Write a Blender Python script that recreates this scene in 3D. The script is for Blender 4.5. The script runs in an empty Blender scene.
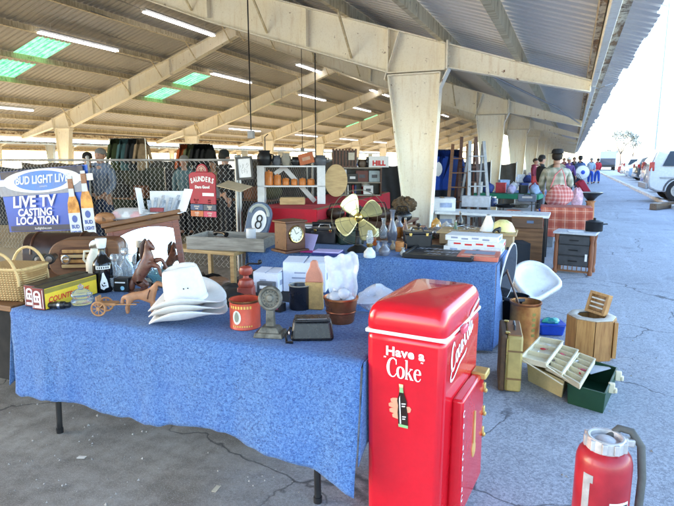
import bpy, bmesh, math, random
from mathutils import Vector, Matrix, Euler, noise as mnoise
R = math.radians
rnd = random.Random(7)
C = bpy.context.scene.collection

# ------------------------------------------------------------------ helpers
F_, CX_, CY_, H_ = 543.0, 337.0, 253.0, 1.6
PT_ = math.atan(93 / F_)
YAW_ = math.atan(236 / (F_ * math.cos(PT_) + 93 * math.sin(PT_)))
def ray(px, py):
    a = (px - CX_) / F_; b = -(py - CY_) / F_
    fw = math.cos(PT_) + b * math.sin(PT_); up = -math.sin(PT_) + b * math.cos(PT_)
    return (a * math.cos(YAW_) - fw * math.sin(YAW_), a * math.sin(YAW_) + fw * math.cos(YAW_), up)
def onZ(px, py, z=0.0):          # survey point on a level surface
    r = ray(px, py); t = (z - H_) / r[2]
    return Vector((r[0] * t, r[1] * t, z))
def onY(px, py, Y):
    r = ray(px, py); t = Y / r[1]
    return Vector((r[0] * t, Y, H_ + r[2] * t))
def onX(px, py, X):
    r = ray(px, py); t = X / r[0]
    return Vector((X, r[1] * t, H_ + r[2] * t))

class MB:
    """collects shapes into ONE mesh; self.m is the current transform, self.i the current material slot"""
    def __init__(s):
        s.v = []; s.f = []; s.mi = []; s.i = 0; s.m = Matrix.Identity(4); s.seams = []
    def at(s, x=0, y=0, z=0, rx=0, ry=0, rz=0, sc=1):
        s.m = Matrix.Translation((x, y, z)) @ Euler((R(rx), R(ry), R(rz))).to_matrix().to_4x4() @ Matrix.Scale(sc, 4)
        return s
    def add(s, vs, fs):
        b = len(s.v)
        s.v += [s.m @ Vector(v) for v in vs]
        for f in fs:
            s.f.append([b + k for k in f]); s.mi.append(s.i)
        return s
    def box(s, c, d, tx=1.0, ty=1.0):
        """box centred at c with size d; top scaled by tx, ty"""
        x, y, z = c; a, b, h = d[0] / 2, d[1] / 2, d[2] / 2
        vs = [(x - a, y - b, z - h), (x + a, y - b, z - h), (x + a, y + b, z - h), (x - a, y + b, z - h),
              (x - a * tx, y - b * ty, z + h), (x + a * tx, y - b * ty, z + h), (x + a * tx, y + b * ty, z + h), (x - a * tx, y + b * ty, z + h)]
        return s.add(vs, [(0, 3, 2, 1), (4, 5, 6, 7), (0, 1, 5, 4), (1, 2, 6, 5), (2, 3, 7, 6), (3, 0, 4, 7)])
    def lathe(s, prof, c=(0, 0, 0), n=20, a0=0, a1=360, sx=1, sy=1):
        """prof: (radius, z) pairs from bottom to top, around Z"""
        vs = []; fs = []; full = abs(a1 - a0) >= 360
        k = n if full else n + 1
        for r, z in prof:
            for j in range(k):
                a = R(a0 + (a1 - a0) * j / n)
                vs.append((c[0] + r * sx * math.cos(a), c[1] + r * sy * math.sin(a), c[2] + z))
        for p in range(len(prof) - 1):
            for j in range(n):
                j2 = (j + 1) % k
                fs.append((p * k + j, p * k + j2, (p + 1) * k + j2, (p + 1) * k + j))
        if full and len(prof) == 2 and prof[0][0] > 1e-4: fs.append(tuple(reversed(range(k))))
        if full and len(prof) == 2 and prof[-1][0] > 1e-4: fs.append(tuple((len(prof) - 1) * k + j for j in range(k)))
        return s.add(vs, fs)
    def tube(s, pts, r=.01, n=8, close=False):
        pts = [Vector(p) for p in pts]; m = len(pts)
        rs = r if isinstance(r, (list, tuple)) else [r] * m
        vs = []; fs = []; up = None
        for i in range(m):
            if close: t = pts[(i + 1) % m] - pts[i - 1]
            else: t = pts[min(i + 1, m - 1)] - pts[max(i - 1, 0)]
            if t.length < 1e-9: t = Vector((0, 0, 1))
            t.normalize()
            if up is None:
                up = Vector((0, 0, 1)) if abs(t.z) < .9 else Vector((1, 0, 0))
            sd = t.cross(up)
            if sd.length < 1e-6: sd = t.cross(Vector((0, 1, .3)))
            sd.normalize(); up = sd.cross(t)
            for j in range(n):
                a = 2 * math.pi * j / n
                vs.append(pts[i] + (sd * math.cos(a) + up * math.sin(a)) * rs[i])
        for i in range(m if close else m - 1):
            i2 = (i + 1) % m
            for j in range(n):
                j2 = (j + 1) % n
                fs.append((i * n + j, i * n + j2, i2 * n + j2, i2 * n + j))
        if not close:
            fs.append(tuple(reversed(range(n)))); fs.append(tuple((m - 1) * n + j for j in range(n)))
        return s.add(vs, fs)
    def bar(s, a, b, w, h):
        """rectangular bar from a to b, w wide, h deep (h along the most vertical normal)"""
        a = Vector(a); b = Vector(b); t = (b - a).normalized()
        up = Vector((0, 0, 1)) if abs(t.z) < .95 else Vector((1, 0, 0))
        sd = t.cross(up).normalized(); up = sd.cross(t)
        vs = []
        for p in (a, b):
            for i, j in ((-1, -1), (1, -1), (1, 1), (-1, 1)):
                vs.append(p + sd * (w / 2 * i) + up * (h / 2 * j))
        return s.add(vs, [(0, 1, 2, 3), (7, 6, 5, 4), (0, 4, 5, 1), (1, 5, 6, 2), (2, 6, 7, 3), (3, 7, 4, 0)])
    def prism(s, poly, d, ax='Y', c=0.0):
        """2-D polygon (counter-clockwise) extruded d thick along ax, starting at c"""
        n = len(poly)
        def P(u, w, t):
            return {'Y': (u, t, w), 'X': (t, u, w), 'Z': (u, w, t)}[ax]
        vs = [P(u, w, c) for u, w in poly] + [P(u, w, c + d) for u, w in poly]
        fs = [tuple(range(n)), tuple(reversed(range(n, 2 * n)))]
        for j in range(n): fs.append((j, n + j, n + (j + 1) % n, (j + 1) % n))
        return s.add(vs, fs)
    def ball(s, c, r, n=12, m=8, fn=None):
        rx, ry, rz = (r, r, r) if not isinstance(r, (tuple, list)) else r
        vs = [(c[0], c[1], c[2] - rz)]; fs = []
        for i in range(1, m):
            p = -math.pi / 2 + math.pi * i / m
            for j in range(n):
                a = 2 * math.pi * j / n
                q = fn(a, p) if fn else 1
                vs.append((c[0] + rx * q * math.cos(p) * math.cos(a), c[1] + ry * q * math.cos(p) * math.sin(a), c[2] + rz * q * math.sin(p)))
        vs.append((c[0], c[1], c[2] + rz)); L = len(vs) - 1
        for j in range(n):
            fs.append((0, 1 + (j + 1) % n, 1 + j)); fs.append((L, L - n + j, L - n + (j + 1) % n))
        for i in range(m - 2):
            for j in range(n):
                fs.append((1 + i * n + j, 1 + i * n + (j + 1) % n, 1 + (i + 1) * n + (j + 1) % n, 1 + (i + 1) * n + j))
        return s.add(vs, fs)
    def grid(s, fn, nu, nv):
        vs = [fn(i / nu, j / nv) for j in range(nv + 1) for i in range(nu + 1)]
        fs = [(j * (nu + 1) + i, j * (nu + 1) + i + 1, (j + 1) * (nu + 1) + i + 1, (j + 1) * (nu + 1) + i) for j in range(nv) for i in range(nu)]
        return s.add(vs, fs)
    def disc(s, c, r, ax='Y', n=20, sx=1):
        def P(u, w): return {'Y': (c[0] + u, c[1], c[2] + w), 'X': (c[0], c[1] + u, c[2] + w), 'Z': (c[0] + u, c[1] + w, c[2])}[ax]
        return s.add([P(r * sx * math.cos(2 * math.pi * k / n), r * math.sin(2 * math.pi * k / n)) for k in range(n)], [tuple(range(n))])
    def build(s, name, mats, parent=None, bev=0.0, seg=2, smooth=40, loc=None, rz=0, solid=0.0, sub=0, rot=None):
        me = bpy.data.meshes.new(name)
        me.from_pydata([tuple(v) for v in s.v], [], s.f)
        if not isinstance(mats, (list, tuple)): mats = [mats]
        for m in mats: me.materials.append(m)
        me.polygons.foreach_set('material_index', s.mi)
        bm = bmesh.new(); bm.from_mesh(me)
        if smooth >= 60: bmesh.ops.remove_doubles(bm, verts=bm.verts, dist=1e-5)
        if not solid: bmesh.ops.recalc_face_normals(bm, faces=bm.faces)
        bm.to_mesh(me); bm.free()
        if smooth:
            me.polygons.foreach_set('use_smooth', [True] * len(me.polygons))
            me.set_sharp_from_angle(angle=R(smooth))
        o = bpy.data.objects.new(name, me); C.objects.link(o)
        if solid:
            md = o.modifiers.new('t', 'SOLIDIFY'); md.thickness = solid; md.offset = 0
        if bev:
            md = o.modifiers.new('b', 'BEVEL'); md.width = bev; md.segments = seg; md.limit_method = 'ANGLE'; md.angle_limit = R(35)
            md.harden_normals = False
        if sub:
            md = o.modifiers.new('s', 'SUBSURF'); md.levels = sub; md.render_levels = sub
        if parent is not None: o.parent = parent
        if loc is not None: o.location = loc
        if rz: o.rotation_euler = (0, 0, R(rz))
        if rot: o.rotation_euler = tuple(R(a) for a in rot)
        return o

def tag(o, label, cat, group=None):
    o['label'] = label; o['category'] = cat
    if group: o['group'] = group
    return o
def thing(name, label, cat, loc=(0, 0, 0), rz=0, group=None, rot=None):
    o = bpy.data.objects.new(name, None); C.objects.link(o); o.empty_display_size = .1
    o.location = loc; o.rotation_euler = (0, 0, R(rz)) if rot is None else tuple(R(a) for a in rot)
    return tag(o, label, cat, group)
def dup(root, loc=None, rz=None, label=None, parent=None):
    c = root.copy(); C.objects.link(c)
    if parent is not None: c.parent = parent
    if loc is not None: c.location = loc
    if rz is not None: c.rotation_euler = (0, 0, R(rz))
    if label: c['label'] = label
    for ch in KIDS.get(root.name, None) or [o for o in bpy.data.objects if o.parent == root]:
        dup(ch, parent=c)
    return c
KIDS = {}
def struct(o):
    o['kind'] = 'structure'; return o
def text_mesh(body, size, bold=0.0, shear=0.0, sx=1.0, space=1.0, align='CENTER'):
    """list of (verts, faces) of flat lettering in the XY plane, centred"""
    cu = bpy.data.curves.new('t', 'FONT'); cu.body = body; cu.size = size; cu.offset = bold; cu.shear = shear
    cu.align_x = align; cu.align_y = 'CENTER'; cu.space_character = space; cu.resolution_u = 3
    o = bpy.data.objects.new('t', cu); C.objects.link(o)
    dg = bpy.context.evaluated_depsgraph_get()
    me = bpy.data.meshes.new_from_object(o.evaluated_get(dg))
    vs = [(v.co.x * sx, v.co.y, 0) for v in me.vertices]; fs = [tuple(p.vertices) for p in me.polygons]
    bpy.data.objects.remove(o); bpy.data.curves.remove(cu); bpy.data.meshes.remove(me)
    return vs, fs
def put_text(mb, body, size, M, **k):
    """lettering on a surface; M maps the XY plane of the text to the surface"""
    vs, fs = text_mesh(body, size, **k); old = mb.m; mb.m = old @ M; mb.add(vs, fs); mb.m = old
def front(x, y, z, rx=90, ry=0, rz=0):        # text facing -Y
    return Matrix.Translation((x, y, z)) @ Euler((R(rx), R(ry), R(rz))).to_matrix().to_4x4()
def stroke(mb, pts, w, y=0.0, n=6):
    """flat brush stroke in the XZ plane: pts (x, z, width factor) smoothed with Catmull-Rom"""
    P = [Vector((p[0], p[1], p[2] if len(p) > 2 else 1)) for p in pts]
    out = []
    for i in range(len(P) - 1):
        a = P[max(i - 1, 0)]; b = P[i]; c = P[i + 1]; d = P[min(i + 2, len(P) - 1)]
        for k in range(n):
            t = k / n
            out.append(.5 * ((2 * b) + (c - a) * t + (2 * a - 5 * b + 4 * c - d) * t * t + (3 * b - a - 3 * c + d) * t ** 3))
    out.append(P[-1]); vs = []; fs = []
    for i, p in enumerate(out):
        t = out[min(i + 1, len(out) - 1)] - out[max(i - 1, 0)]
        q = Vector((-t.y, t.x)); q = q.normalized() if q.length > 1e-9 else Vector((0, 1))
        h = w * max(p.z, .05) / 2
        vs += [(p.x + q.x * h, y, p.y + q.y * h), (p.x - q.x * h, y, p.y - q.y * h)]
    for i in range(len(out) - 1): fs.append((2 * i, 2 * i + 1, 2 * i + 3, 2 * i + 2))
    mb.add(vs, fs)

# ------------------------------------------------------------------ materials
MATS = {}
def nd(nt, t, **k):
    n = nt.nodes.new(t)
    for a, b in k.items():
        if a.startswith('i_'):
            key = a[2:]
            n.inputs[int(key) if key.isdigit() else key.replace('_', ' ')].default_value = b
        else: setattr(n, a, b)
    return n
def mixc(nt, fac, a, b, mode='MIX'):
    m = nt.nodes.new('ShaderNodeMix'); m.data_type = 'RGBA'; m.blend_type = mode; m.clamp_factor = True
    for sk, v in ((m.inputs[0], fac), (m.inputs[6], a), (m.inputs[7], b)):
        if hasattr(v, 'is_linked') or hasattr(v, 'links'): nt.links.new(v, sk)
        elif isinstance(v, (int, float)): sk.default_value = v
        else: sk.default_value = (*v[:3], 1)
    return m.outputs[2]
def ramp(nt, src, a, b, ca=0.0, cb=1.0):
    r = nd(nt, 'ShaderNodeMapRange'); r.inputs[1].default_value = a; r.inputs[2].default_value = b
    r.inputs[3].default_value = ca; r.inputs[4].default_value = cb; r.clamp = True
    nt.links.new(src, r.inputs[0]); return r.outputs[0]
def noise(nt, vec, scale, detail=4, rough=.55):
    n = nd(nt, 'ShaderNodeTexNoise', i_Scale=scale, i_Detail=detail, i_Roughness=rough)
    if vec is not None: nt.links.new(vec, n.inputs['Vector'])
    return n.outputs[0]
def coords(nt, kind='Object', scale=None, loc=None):
    tc = nd(nt, 'ShaderNodeTexCoord').outputs[kind]
    if scale or loc:
        mp = nd(nt, 'ShaderNodeMapping')
        if scale: mp.inputs['Scale'].default_value = scale
        if loc: mp.inputs['Location'].default_value = loc
        nt.links.new(tc, mp.inputs[0]); return mp.outputs[0]
    return tc
def base(name):
    m = bpy.data.materials.new(name); m.use_nodes = True
    nt = m.node_tree; b = nt.nodes['Principled BSDF']; return m, nt, b
def bumpy(nt, b, h, strength=.3, dist=.01):
    bp = nd(nt, 'ShaderNodeBump', i_Strength=strength, i_Distance=dist)
    nt.links.new(h, bp.inputs['Height']); nt.links.new(bp.outputs[0], b.inputs['Normal'])
def M(name, col, rough=.55, metal=0.0, var=.18, scale=14, bump=0.0, col2=None, trans=0.0, emit=0.0, coat=0.0, spec=None, stretch=None, grime=0.0, world=False, alpha=None, ior=None):
    """worn single-colour surface: broad blotches + fine grain + roughness variation"""
    if name in MATS: return MATS[name]
    m, nt, b = base(name)
    co = coords(nt, 'Generated' if False else 'Object', stretch)
    n1 = noise(nt, co, scale, 5); n2 = noise(nt, co, scale * 7, 3, .7)
    dk = tuple(c * (1 - var) for c in col); lt = tuple(min(1, c * (1 + var * .6)) for c in (col2 or col))
    c = mixc(nt, ramp(nt, n1, .32, .68), dk, lt)
    c = mixc(nt, ramp(nt, n2, .35, .75, 0, .35), c, tuple(x * .7 for x in col))
    if grime:
        n3 = noise(nt, co, scale * .45, 6, .7)
        c = mixc(nt, ramp(nt, n3, .55, .72, 0, grime), c, (.05, .035, .022))
    nt.links.new(c, b.inputs['Base Color'])
    rr = ramp(nt, n1, .3, .7, max(.03, rough - .1), min(1, rough + .12)); nt.links.new(rr, b.inputs['Roughness'])
    b.inputs['Metallic'].default_value = metal
    if trans: b.inputs['Transmission Weight'].default_value = trans
    if ior: b.inputs['IOR'].default_value = ior
    if coat: b.inputs['Coat Weight'].default_value = coat
    if spec is not None: b.inputs['Specular IOR Level'].default_value = spec
    if alpha is not None: b.inputs['Alpha'].default_value = alpha
    if emit:
        b.inputs['Emission Color'].default_value = (*col, 1); b.inputs['Emission Strength'].default_value = emit
    if bump: bumpy(nt, b, n2, bump, .004)
    MATS[name] = m; return m
def wood(name, a, b_, scale=9, rough=.5, axis=0, grime=.25):
    if name in MATS: return MATS[name]
    m, nt, b = base(name)
    st = [6, 6, 6]; st[axis] = .6
    co = coords(nt, 'Object', tuple(st))
    n1 = noise(nt, co, scale, 6, .6); n2 = noise(nt, coords(nt), 5, 5)
    c = mixc(nt, ramp(nt, n1, .35, .65), a, b_)
    c = mixc(nt, ramp(nt, n2, .5, .75, 0, grime), c, tuple(x * .3 for x in a))
    nt.links.new(c, b.inputs['Base Color'])
    nt.links.new(ramp(nt, n1, .3, .7, rough - .1, rough + .15), b.inputs['Roughness'])
    bumpy(nt, b, n1, .25, .003)
    MATS[name] = m; return m
def glass_mat(name, col=(.9, .95, 1.0), rough=.03):
    if name in MATS: return MATS[name]
    m, nt, b = base(name)
    n = noise(nt, coords(nt), 12)
    nt.links.new(mixc(nt, n, tuple(c * .92 for c in col), col), b.inputs['Base Color'])
    b.inputs['Roughness'].default_value = rough; b.inputs['Transmission Weight'].default_value = .86; b.inputs['IOR'].default_value = 1.22
    MATS[name] = m; return m

def steel_paint():
    m, nt, b = base('cream_steel_paint')
    co = coords(nt, 'Object'); st = coords(nt, 'Object', (5, 5, .6))
    n1 = noise(nt, co, 1.3, 6); n2 = noise(nt, st, 2.0, 6, .7); n3 = noise(nt, co, 7, 8, .75); n4 = noise(nt, co, 40, 3)
    c = mixc(nt, ramp(nt, n1, .3, .7), (.90, .82, .64), (.93, .89, .77))
    c = mixc(nt, ramp(nt, n2, .52, .76, 0, .5), c, (.56, .38, .18))
    c = mixc(nt, ramp(nt, n4, .5, .8, 0, .3), c, (.55, .45, .3))
    c = mixc(nt, ramp(nt, n3, .625, .665, 0, 1), c, (.16, .065, .022))
    nt.links.new(c, b.inputs['Base Color']); b.inputs['Roughness'].default_value = .6
    bumpy(nt, b, n3, .2, .004); return m
def rusty_paint():
    m, nt, b = base('rusted_cream_paint')
    co = coords(nt, 'Object', (3, .8, 3)); c2 = coords(nt)
    n1 = noise(nt, co, 3.5, 8, .75); n3 = noise(nt, c2, 11, 8, .75)
    c = mixc(nt, ramp(nt, n1, .48, .57), (.66, .58, .42), (.26, .14, .05))
    c = mixc(nt, ramp(nt, n3, .5, .62), c, (.10, .045, .018))
    nt.links.new(c, b.inputs['Base Color']); b.inputs['Roughness'].default_value = .75
    bumpy(nt, b, n3, .4, .006); return m
def purlin_paint():
    m, nt, b = base('stained_purlin_paint')
    st = coords(nt, 'Object', (1, 6, .5)); co = coords(nt)
    n1 = noise(nt, st, 2.4, 6, .7); n2 = noise(nt, co, 6, 7, .7)
    c = mixc(nt, ramp(nt, n1, .38, .66), (.80, .70, .47), (.48, .37, .20))
    c = mixc(nt, ramp(nt, n2, .58, .7, 0, .8), c, (.12, .06, .022))
    nt.links.new(c, b.inputs['Base Color']); b.inputs['Roughness'].default_value = .7
    return m
def deck_metal():
    m, nt, b = base('galvanised_deck')
    st = coords(nt, 'Object', (.35, 5, 1)); co = coords(nt)
    n1 = noise(nt, st, 1.2, 5, .6); n2 = noise(nt, co, 30, 3); n3 = noise(nt, co, 1.1, 7, .7)
    c = mixc(nt, ramp(nt, n1, .3, .7), (.44, .46, .49), (.58, .59, .61))
    c = mixc(nt, ramp(nt, n2, .4, .7, 0, .25), c, (.34, .36, .39))
    c = mixc(nt, ramp(nt, n3, .6, .76, 0, .55), c, (.26, .17, .09))
    # bright canopy and dim brown interior painted into the deck colour across the slope
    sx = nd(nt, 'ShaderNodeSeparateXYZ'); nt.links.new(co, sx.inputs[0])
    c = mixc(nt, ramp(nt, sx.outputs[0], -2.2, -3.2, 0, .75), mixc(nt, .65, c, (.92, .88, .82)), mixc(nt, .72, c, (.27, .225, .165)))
    nt.links.new(c, b.inputs['Base Color']); b.inputs['Metallic'].default_value = .08; b.inputs['Roughness'].default_value = .5
    return m
def skylight_mat():
    m, nt, b = base('green_fibreglass'); nt.nodes.remove(b)
    out = nt.nodes['Material Output']
    co = coords(nt, 'Object', (1, 3, 1)); n = noise(nt, co, 3, 6, .7)
    c = mixc(nt, ramp(nt, n, .35, .7), (.04, .40, .12), (.28, .62, .30))
    t = nd(nt, 'ShaderNodeBsdfTranslucent'); d = nd(nt, 'ShaderNodeBsdfDiffuse')
    nt.links.new(c, t.inputs[0]); nt.links.new(c, d.inputs[0])
    mx = nd(nt, 'ShaderNodeMixShader', i_0=.2); nt.links.new(t.outputs[0], mx.inputs[1]); nt.links.new(d.outputs[0], mx.inputs[2])
    nt.links.new(mx.outputs[0], out.inputs[0]); return m

def ground_mat():
    m, nt, b = base('worn_asphalt_and_concrete')
    co = coords(nt)
    sx = nd(nt, 'ShaderNodeSeparateXYZ'); nt.links.new(co, sx.inputs[0])
    warp = noise(nt, co, .9, 5)
    # asphalt: pale worn aggregate
    v = nd(nt, 'ShaderNodeTexVoronoi', i_Scale=95); nt.links.new(co, v.inputs['Vector'])
    n1 = noise(nt, co, 240, 3, .8); n2 = noise(nt, co, 1.6, 6); n3 = noise(nt, co, 14, 5); nb = noise(nt, co, .35, 4)
    a = mixc(nt, ramp(nt, n1, .40, .60), (.07, .08, .10), (.62, .66, .74))
    vs_ = nd(nt, 'ShaderNodeSeparateColor'); nt.links.new(v.outputs['Color'], vs_.inputs[0])
    a = mixc(nt, .5, a, mixc(nt, vs_.outputs[0], (.11, .125, .155), (.60, .64, .72)))
    a = mixc(nt, ramp(nt, n2, .35, .72, 0, .40), a, (.27, .295, .34))
    a = mixc(nt, ramp(nt, n3, .5, .75, 0, .3), a, (.54, .58, .65))
    a = mixc(nt, ramp(nt, nb, .45, .7, 0, .35), a, (.15, .165, .20))
    a = mixc(nt, ramp(nt, noise(nt, coords(nt, 'Object', None, (7.3, 2.1, 0)), 1.3, 5, .6), .60, .70, 0, .5), a, (.12, .13, .155))
    # long pale scuffs along the lane
    ls = noise(nt, coords(nt, 'Object', (4, .35, 1)), 1.5, 5, .65)
    a = mixc(nt, ramp(nt, ls, .56, .72, 0, .45), a, (.50, .55, .64))
    # concrete / dirt floor under the roof
    d1 = noise(nt, co, 2.2, 8, .68); d2 = noise(nt, co, 130, 3, .8); d3 = noise(nt, co, 9, 7, .7)
    d = mixc(nt, ramp(nt, d1, .32, .7), (.125, .105, .085), (.38, .345, .30))
    d = mixc(nt, ramp(nt, d3, .45, .72, 0, .65), d, (.085, .068, .055))
    d = mixc(nt, ramp(nt, d2, .5, .75, 0, .55), d, (.55, .53, .50))
    d = mixc(nt, ramp(nt, sx.outputs[0], -5.0, -9.0), d, (.60, .49, .33))  # floor painted pale and warm at far left to bounce sunlight under the roof
    # the two meet in a ragged line a little inside the eave
    ad = nd(nt, 'ShaderNodeMath', operation='ADD'); nt.links.new(sx.outputs[0], ad.inputs[0])
    w2 = ramp(nt, warp, .3, .7, -.45, .45); nt.links.new(w2, ad.inputs[1])
    c = mixc(nt, ramp(nt, ad.outputs[0], -1.75, -.55), d, a)
    # cracks
    wv = nd(nt, 'ShaderNodeVectorMath', operation='MULTIPLY_ADD')
    wn = nd(nt, 'ShaderNodeTexNoise', i_Scale=2.3, i_Detail=6); nt.links.new(co, wn.inputs['Vector'])
    nt.links.new(wn.outputs['Color'], wv.inputs[0]); wv.inputs[1].default_value = (.5, .5, 0); nt.links.new(co, wv.inputs[2])
    cr = nd(nt, 'ShaderNodeTexVoronoi', feature='DISTANCE_TO_EDGE', i_Scale=.62); nt.links.new(wv.outputs[0], cr.inputs['Vector'])
    mask = ramp(nt, noise(nt, co, .8, 4), .36, .48)
    line = ramp(nt, cr.outputs['Distance'], .001, .006, .7, 0)
    cr2 = nd(nt, 'ShaderNodeTexVoronoi', feature='DISTANCE_TO_EDGE', i_Scale=2.1); nt.links.new(wv.outputs[0], cr2.inputs['Vector'])
    line2 = ramp(nt, cr2.outputs['Distance'], .003, .012, .7, 0)
    mask2 = ramp(nt, noise(nt, co, .6, 4), .55, .65)
    mm = nd(nt, 'ShaderNodeMath', operation='MULTIPLY'); nt.links.new(line, mm.inputs[0]); nt.links.new(mask, mm.inputs[1])
    m2 = nd(nt, 'ShaderNodeMath', operation='MULTIPLY'); nt.links.new(line2, m2.inputs[0]); nt.links.new(mask2, m2.inputs[1])
    mx = nd(nt, 'ShaderNodeMath', operation='MAXIMUM'); nt.links.new(mm.outputs[0], mx.inputs[0]); nt.links.new(m2.outputs[0], mx.inputs[1])
    c = mixc(nt, mx.outputs[0], c, (.022, .024, .03))
    nt.links.new(c, b.inputs['Base Color']); b.inputs['Roughness'].default_value = .85
    hb = nd(nt, 'ShaderNodeMath', operation='SUBTRACT'); nt.links.new(n1, hb.inputs[0]); nt.links.new(mx.outputs[0], hb.inputs[1])
    bumpy(nt, b, hb.outputs[0], .55, .006)
    return m
def felt_mat():
    m, nt, b = base('blue_felt_blanket')
    co = coords(nt, 'Object'); c2 = coords(nt, 'Object', (1.0, 1.0, 2.2))
    n1 = noise(nt, co, 85, 5, .85); n2 = noise(nt, c2, 62, 4, .85); n3 = noise(nt, co, 3, 5); n4 = noise(nt, co, 220, 2, .8)
    c = mixc(nt, ramp(nt, n1, .42, .58), (.036, .092, .262), (.112, .228, .455))
    c = mixc(nt, ramp(nt, n2, .54, .62, 0, .9), c, (.012, .032, .11))
    c = mixc(nt, ramp(nt, n4, .57, .68, 0, .6), c, (.28, .38, .62))
    c = mixc(nt, ramp(nt, n3, .4, .75, 0, .35), c, (.02, .10, .42))
    nt.links.new(c, b.inputs['Base Color']); b.inputs['Roughness'].default_value = .95
    b.inputs['Sheen Weight'].default_value = .08
    bumpy(nt, b, n1, .6, .004); return m
def plaid(name, bgc, c1, c2, sc=6.0):
    if name in MATS: return MATS[name]
    m, nt, b = base(name)
    co = coords(nt); sx = nd(nt, 'ShaderNodeSeparateXYZ'); nt.links.new(co, sx.inputs[0])
    def stripes(sock, freq, lo, hi):
        mu = nd(nt, 'ShaderNodeMath', operation='MULTIPLY'); nt.links.new(sock, mu.inputs[0]); mu.inputs[1].default_value = freq
        fr = nd(nt, 'ShaderNodeMath', operation='PINGPONG'); nt.links.new(mu.outputs[0], fr.inputs[0]); fr.inputs[1].default_value = .5
        return ramp(nt, fr.outputs[0], lo, hi)
    xy = nd(nt, 'ShaderNodeMath', operation='ADD'); nt.links.new(sx.outputs[0], xy.inputs[0]); nt.links.new(sx.outputs[1], xy.inputs[1])
    a1 = stripes(xy.outputs[0], sc, .26, .30); a2 = stripes(sx.outputs[2], sc, .26, .30)
    b1 = stripes(xy.outputs[0], sc, .05, .02); b2 = stripes(sx.outputs[2], sc, .05, .02)
    def half(s):
        q = nd(nt, 'ShaderNodeMath', operation='MULTIPLY'); nt.links.new(s, q.inputs[0]); q.inputs[1].default_value = .5; return q.outputs[0]
    c = mixc(nt, half(a1), bgc, c1); c = mixc(nt, half(a2), c, c1)
    c = mixc(nt, half(b1), c, c2); c = mixc(nt, half(b2), c, c2)
    n = noise(nt, co, 60, 3, .8); c = mixc(nt, ramp(nt, n, .4, .7, 0, .25), c, tuple(x * .5 for x in bgc))
    nt.links.new(c, b.inputs['Base Color']); b.inputs['Roughness'].default_value = .9
    MATS[name] = m; return m
def leaf_mat():
    m, nt, b = base('hazy_leaf')
    oi = nd(nt, 'ShaderNodeNewGeometry').outputs['Random Per Island']
    nt.links.new(mixc(nt, oi, (.38, .40, .36), (.48, .49, .45)), b.inputs['Base Color']); b.inputs['Roughness'].default_value = .7  # distance haze painted into the leaf colour as pale grey
    return m
STEEL = steel_paint(); RUST = rusty_paint(); PURL = purlin_paint(); DECK = deck_metal(); SKYL = skylight_mat()
GROUND = ground_mat(); FELT = felt_mat()

# ------------------------------------------------------------------ world, sun, camera
SUN_EL, SUN_AZ = 20.0, 262.0      # azimuth clockwise from +Y (so the sun stands on the left)
w = bpy.data.worlds.new('World'); bpy.context.scene.world = w; w.use_nodes = True
nt = w.node_tree; bg = nt.nodes['Background']
sky = nt.nodes.new('ShaderNodeTexSky'); sky.sky_type = 'NISHITA'; sky.sun_disc = False
sky.sun_elevation = R(SUN_EL); sky.sun_rotation = R(SUN_AZ); sky.air_density = 1.0; sky.dust_density = .8; sky.ozone_density = 1.0
nt.links.new(sky.outputs[0], bg.inputs[0]); bg.inputs[1].default_value = SKY_STRENGTH = 1.25
sl = bpy.data.lights.new('sun', 'SUN'); sl.energy = 14.0; sl.angle = R(.5); sl.color = (1.0, .90, .72)
so = bpy.data.objects.new('sun', sl); C.objects.link(so)
d = Vector((math.sin(R(SUN_AZ)) * math.cos(R(SUN_EL)), math.cos(R(SUN_AZ)) * math.cos(R(SUN_EL)), math.sin(R(SUN_EL))))
so.rotation_euler = d.to_track_quat('Z', 'Y').to_euler()
cam = bpy.data.cameras.new('camera'); cam.sensor_width = 36; cam.lens = 36 * F_ / 674; cam.clip_end = 4000; cam.clip_start = .05
co_ = bpy.data.objects.new('camera', cam); C.objects.link(co_); co_.location = (0, 0, H_)
co_.rotation_euler = (R(90) - PT_, 0, YAW_); bpy.context.scene.camera = co_
sc = bpy.context.scene; sc.view_settings.view_transform = 'Standard'; sc.view_settings.look = 'None'; sc.view_settings.exposure = 0
sc.cycles.max_bounces = 8; sc.cycles.diffuse_bounces = 5; sc.cycles.transparent_max_bounces = 8

# ------------------------------------------------------------------ ground, lane, kerb
def gxy(u, v):
    s = lambda t: math.copysign(abs(t) ** 2.6, t)
    return (s(u * 2 - 1) * 700, s(v * 2 - 1) * 900, 0)
struct(MB().grid(gxy, 40, 40).build('ground', GROUND))
CONC = M('kerb_concrete', (.62, .60, .57), .85, var=.25, scale=3, bump=.3, grime=.3)
kb = MB()
y = 6.0; kr = random.Random(3)
while y < 190:                                           # cast kerb in 3 m lengths
    kb.box((3.22 + kr.uniform(-.02, .02), y + 1.48, .055), (.17, 2.96, .15)); y += 3.0
struct(kb.build('kerb', CONC, bev=.015))
PARK = M('parking_gravel', (.42, .42, .42), .9, var=.3, scale=1.2, bump=.5, col2=(.5, .5, .5))
struct(MB().box((40.0, 110, .04), (73.3, 240, .06)).build('parking_lot', PARK))
struct(MB().grid(lambda u, v: (-24.2 - u * 8.6, -6 + v * 112, .004), 4, 20).build('sunlit_dirt_strip', M('pale_dirt', (.62, .52, .38), .95, var=.2, scale=.8, bump=.4)))

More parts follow.
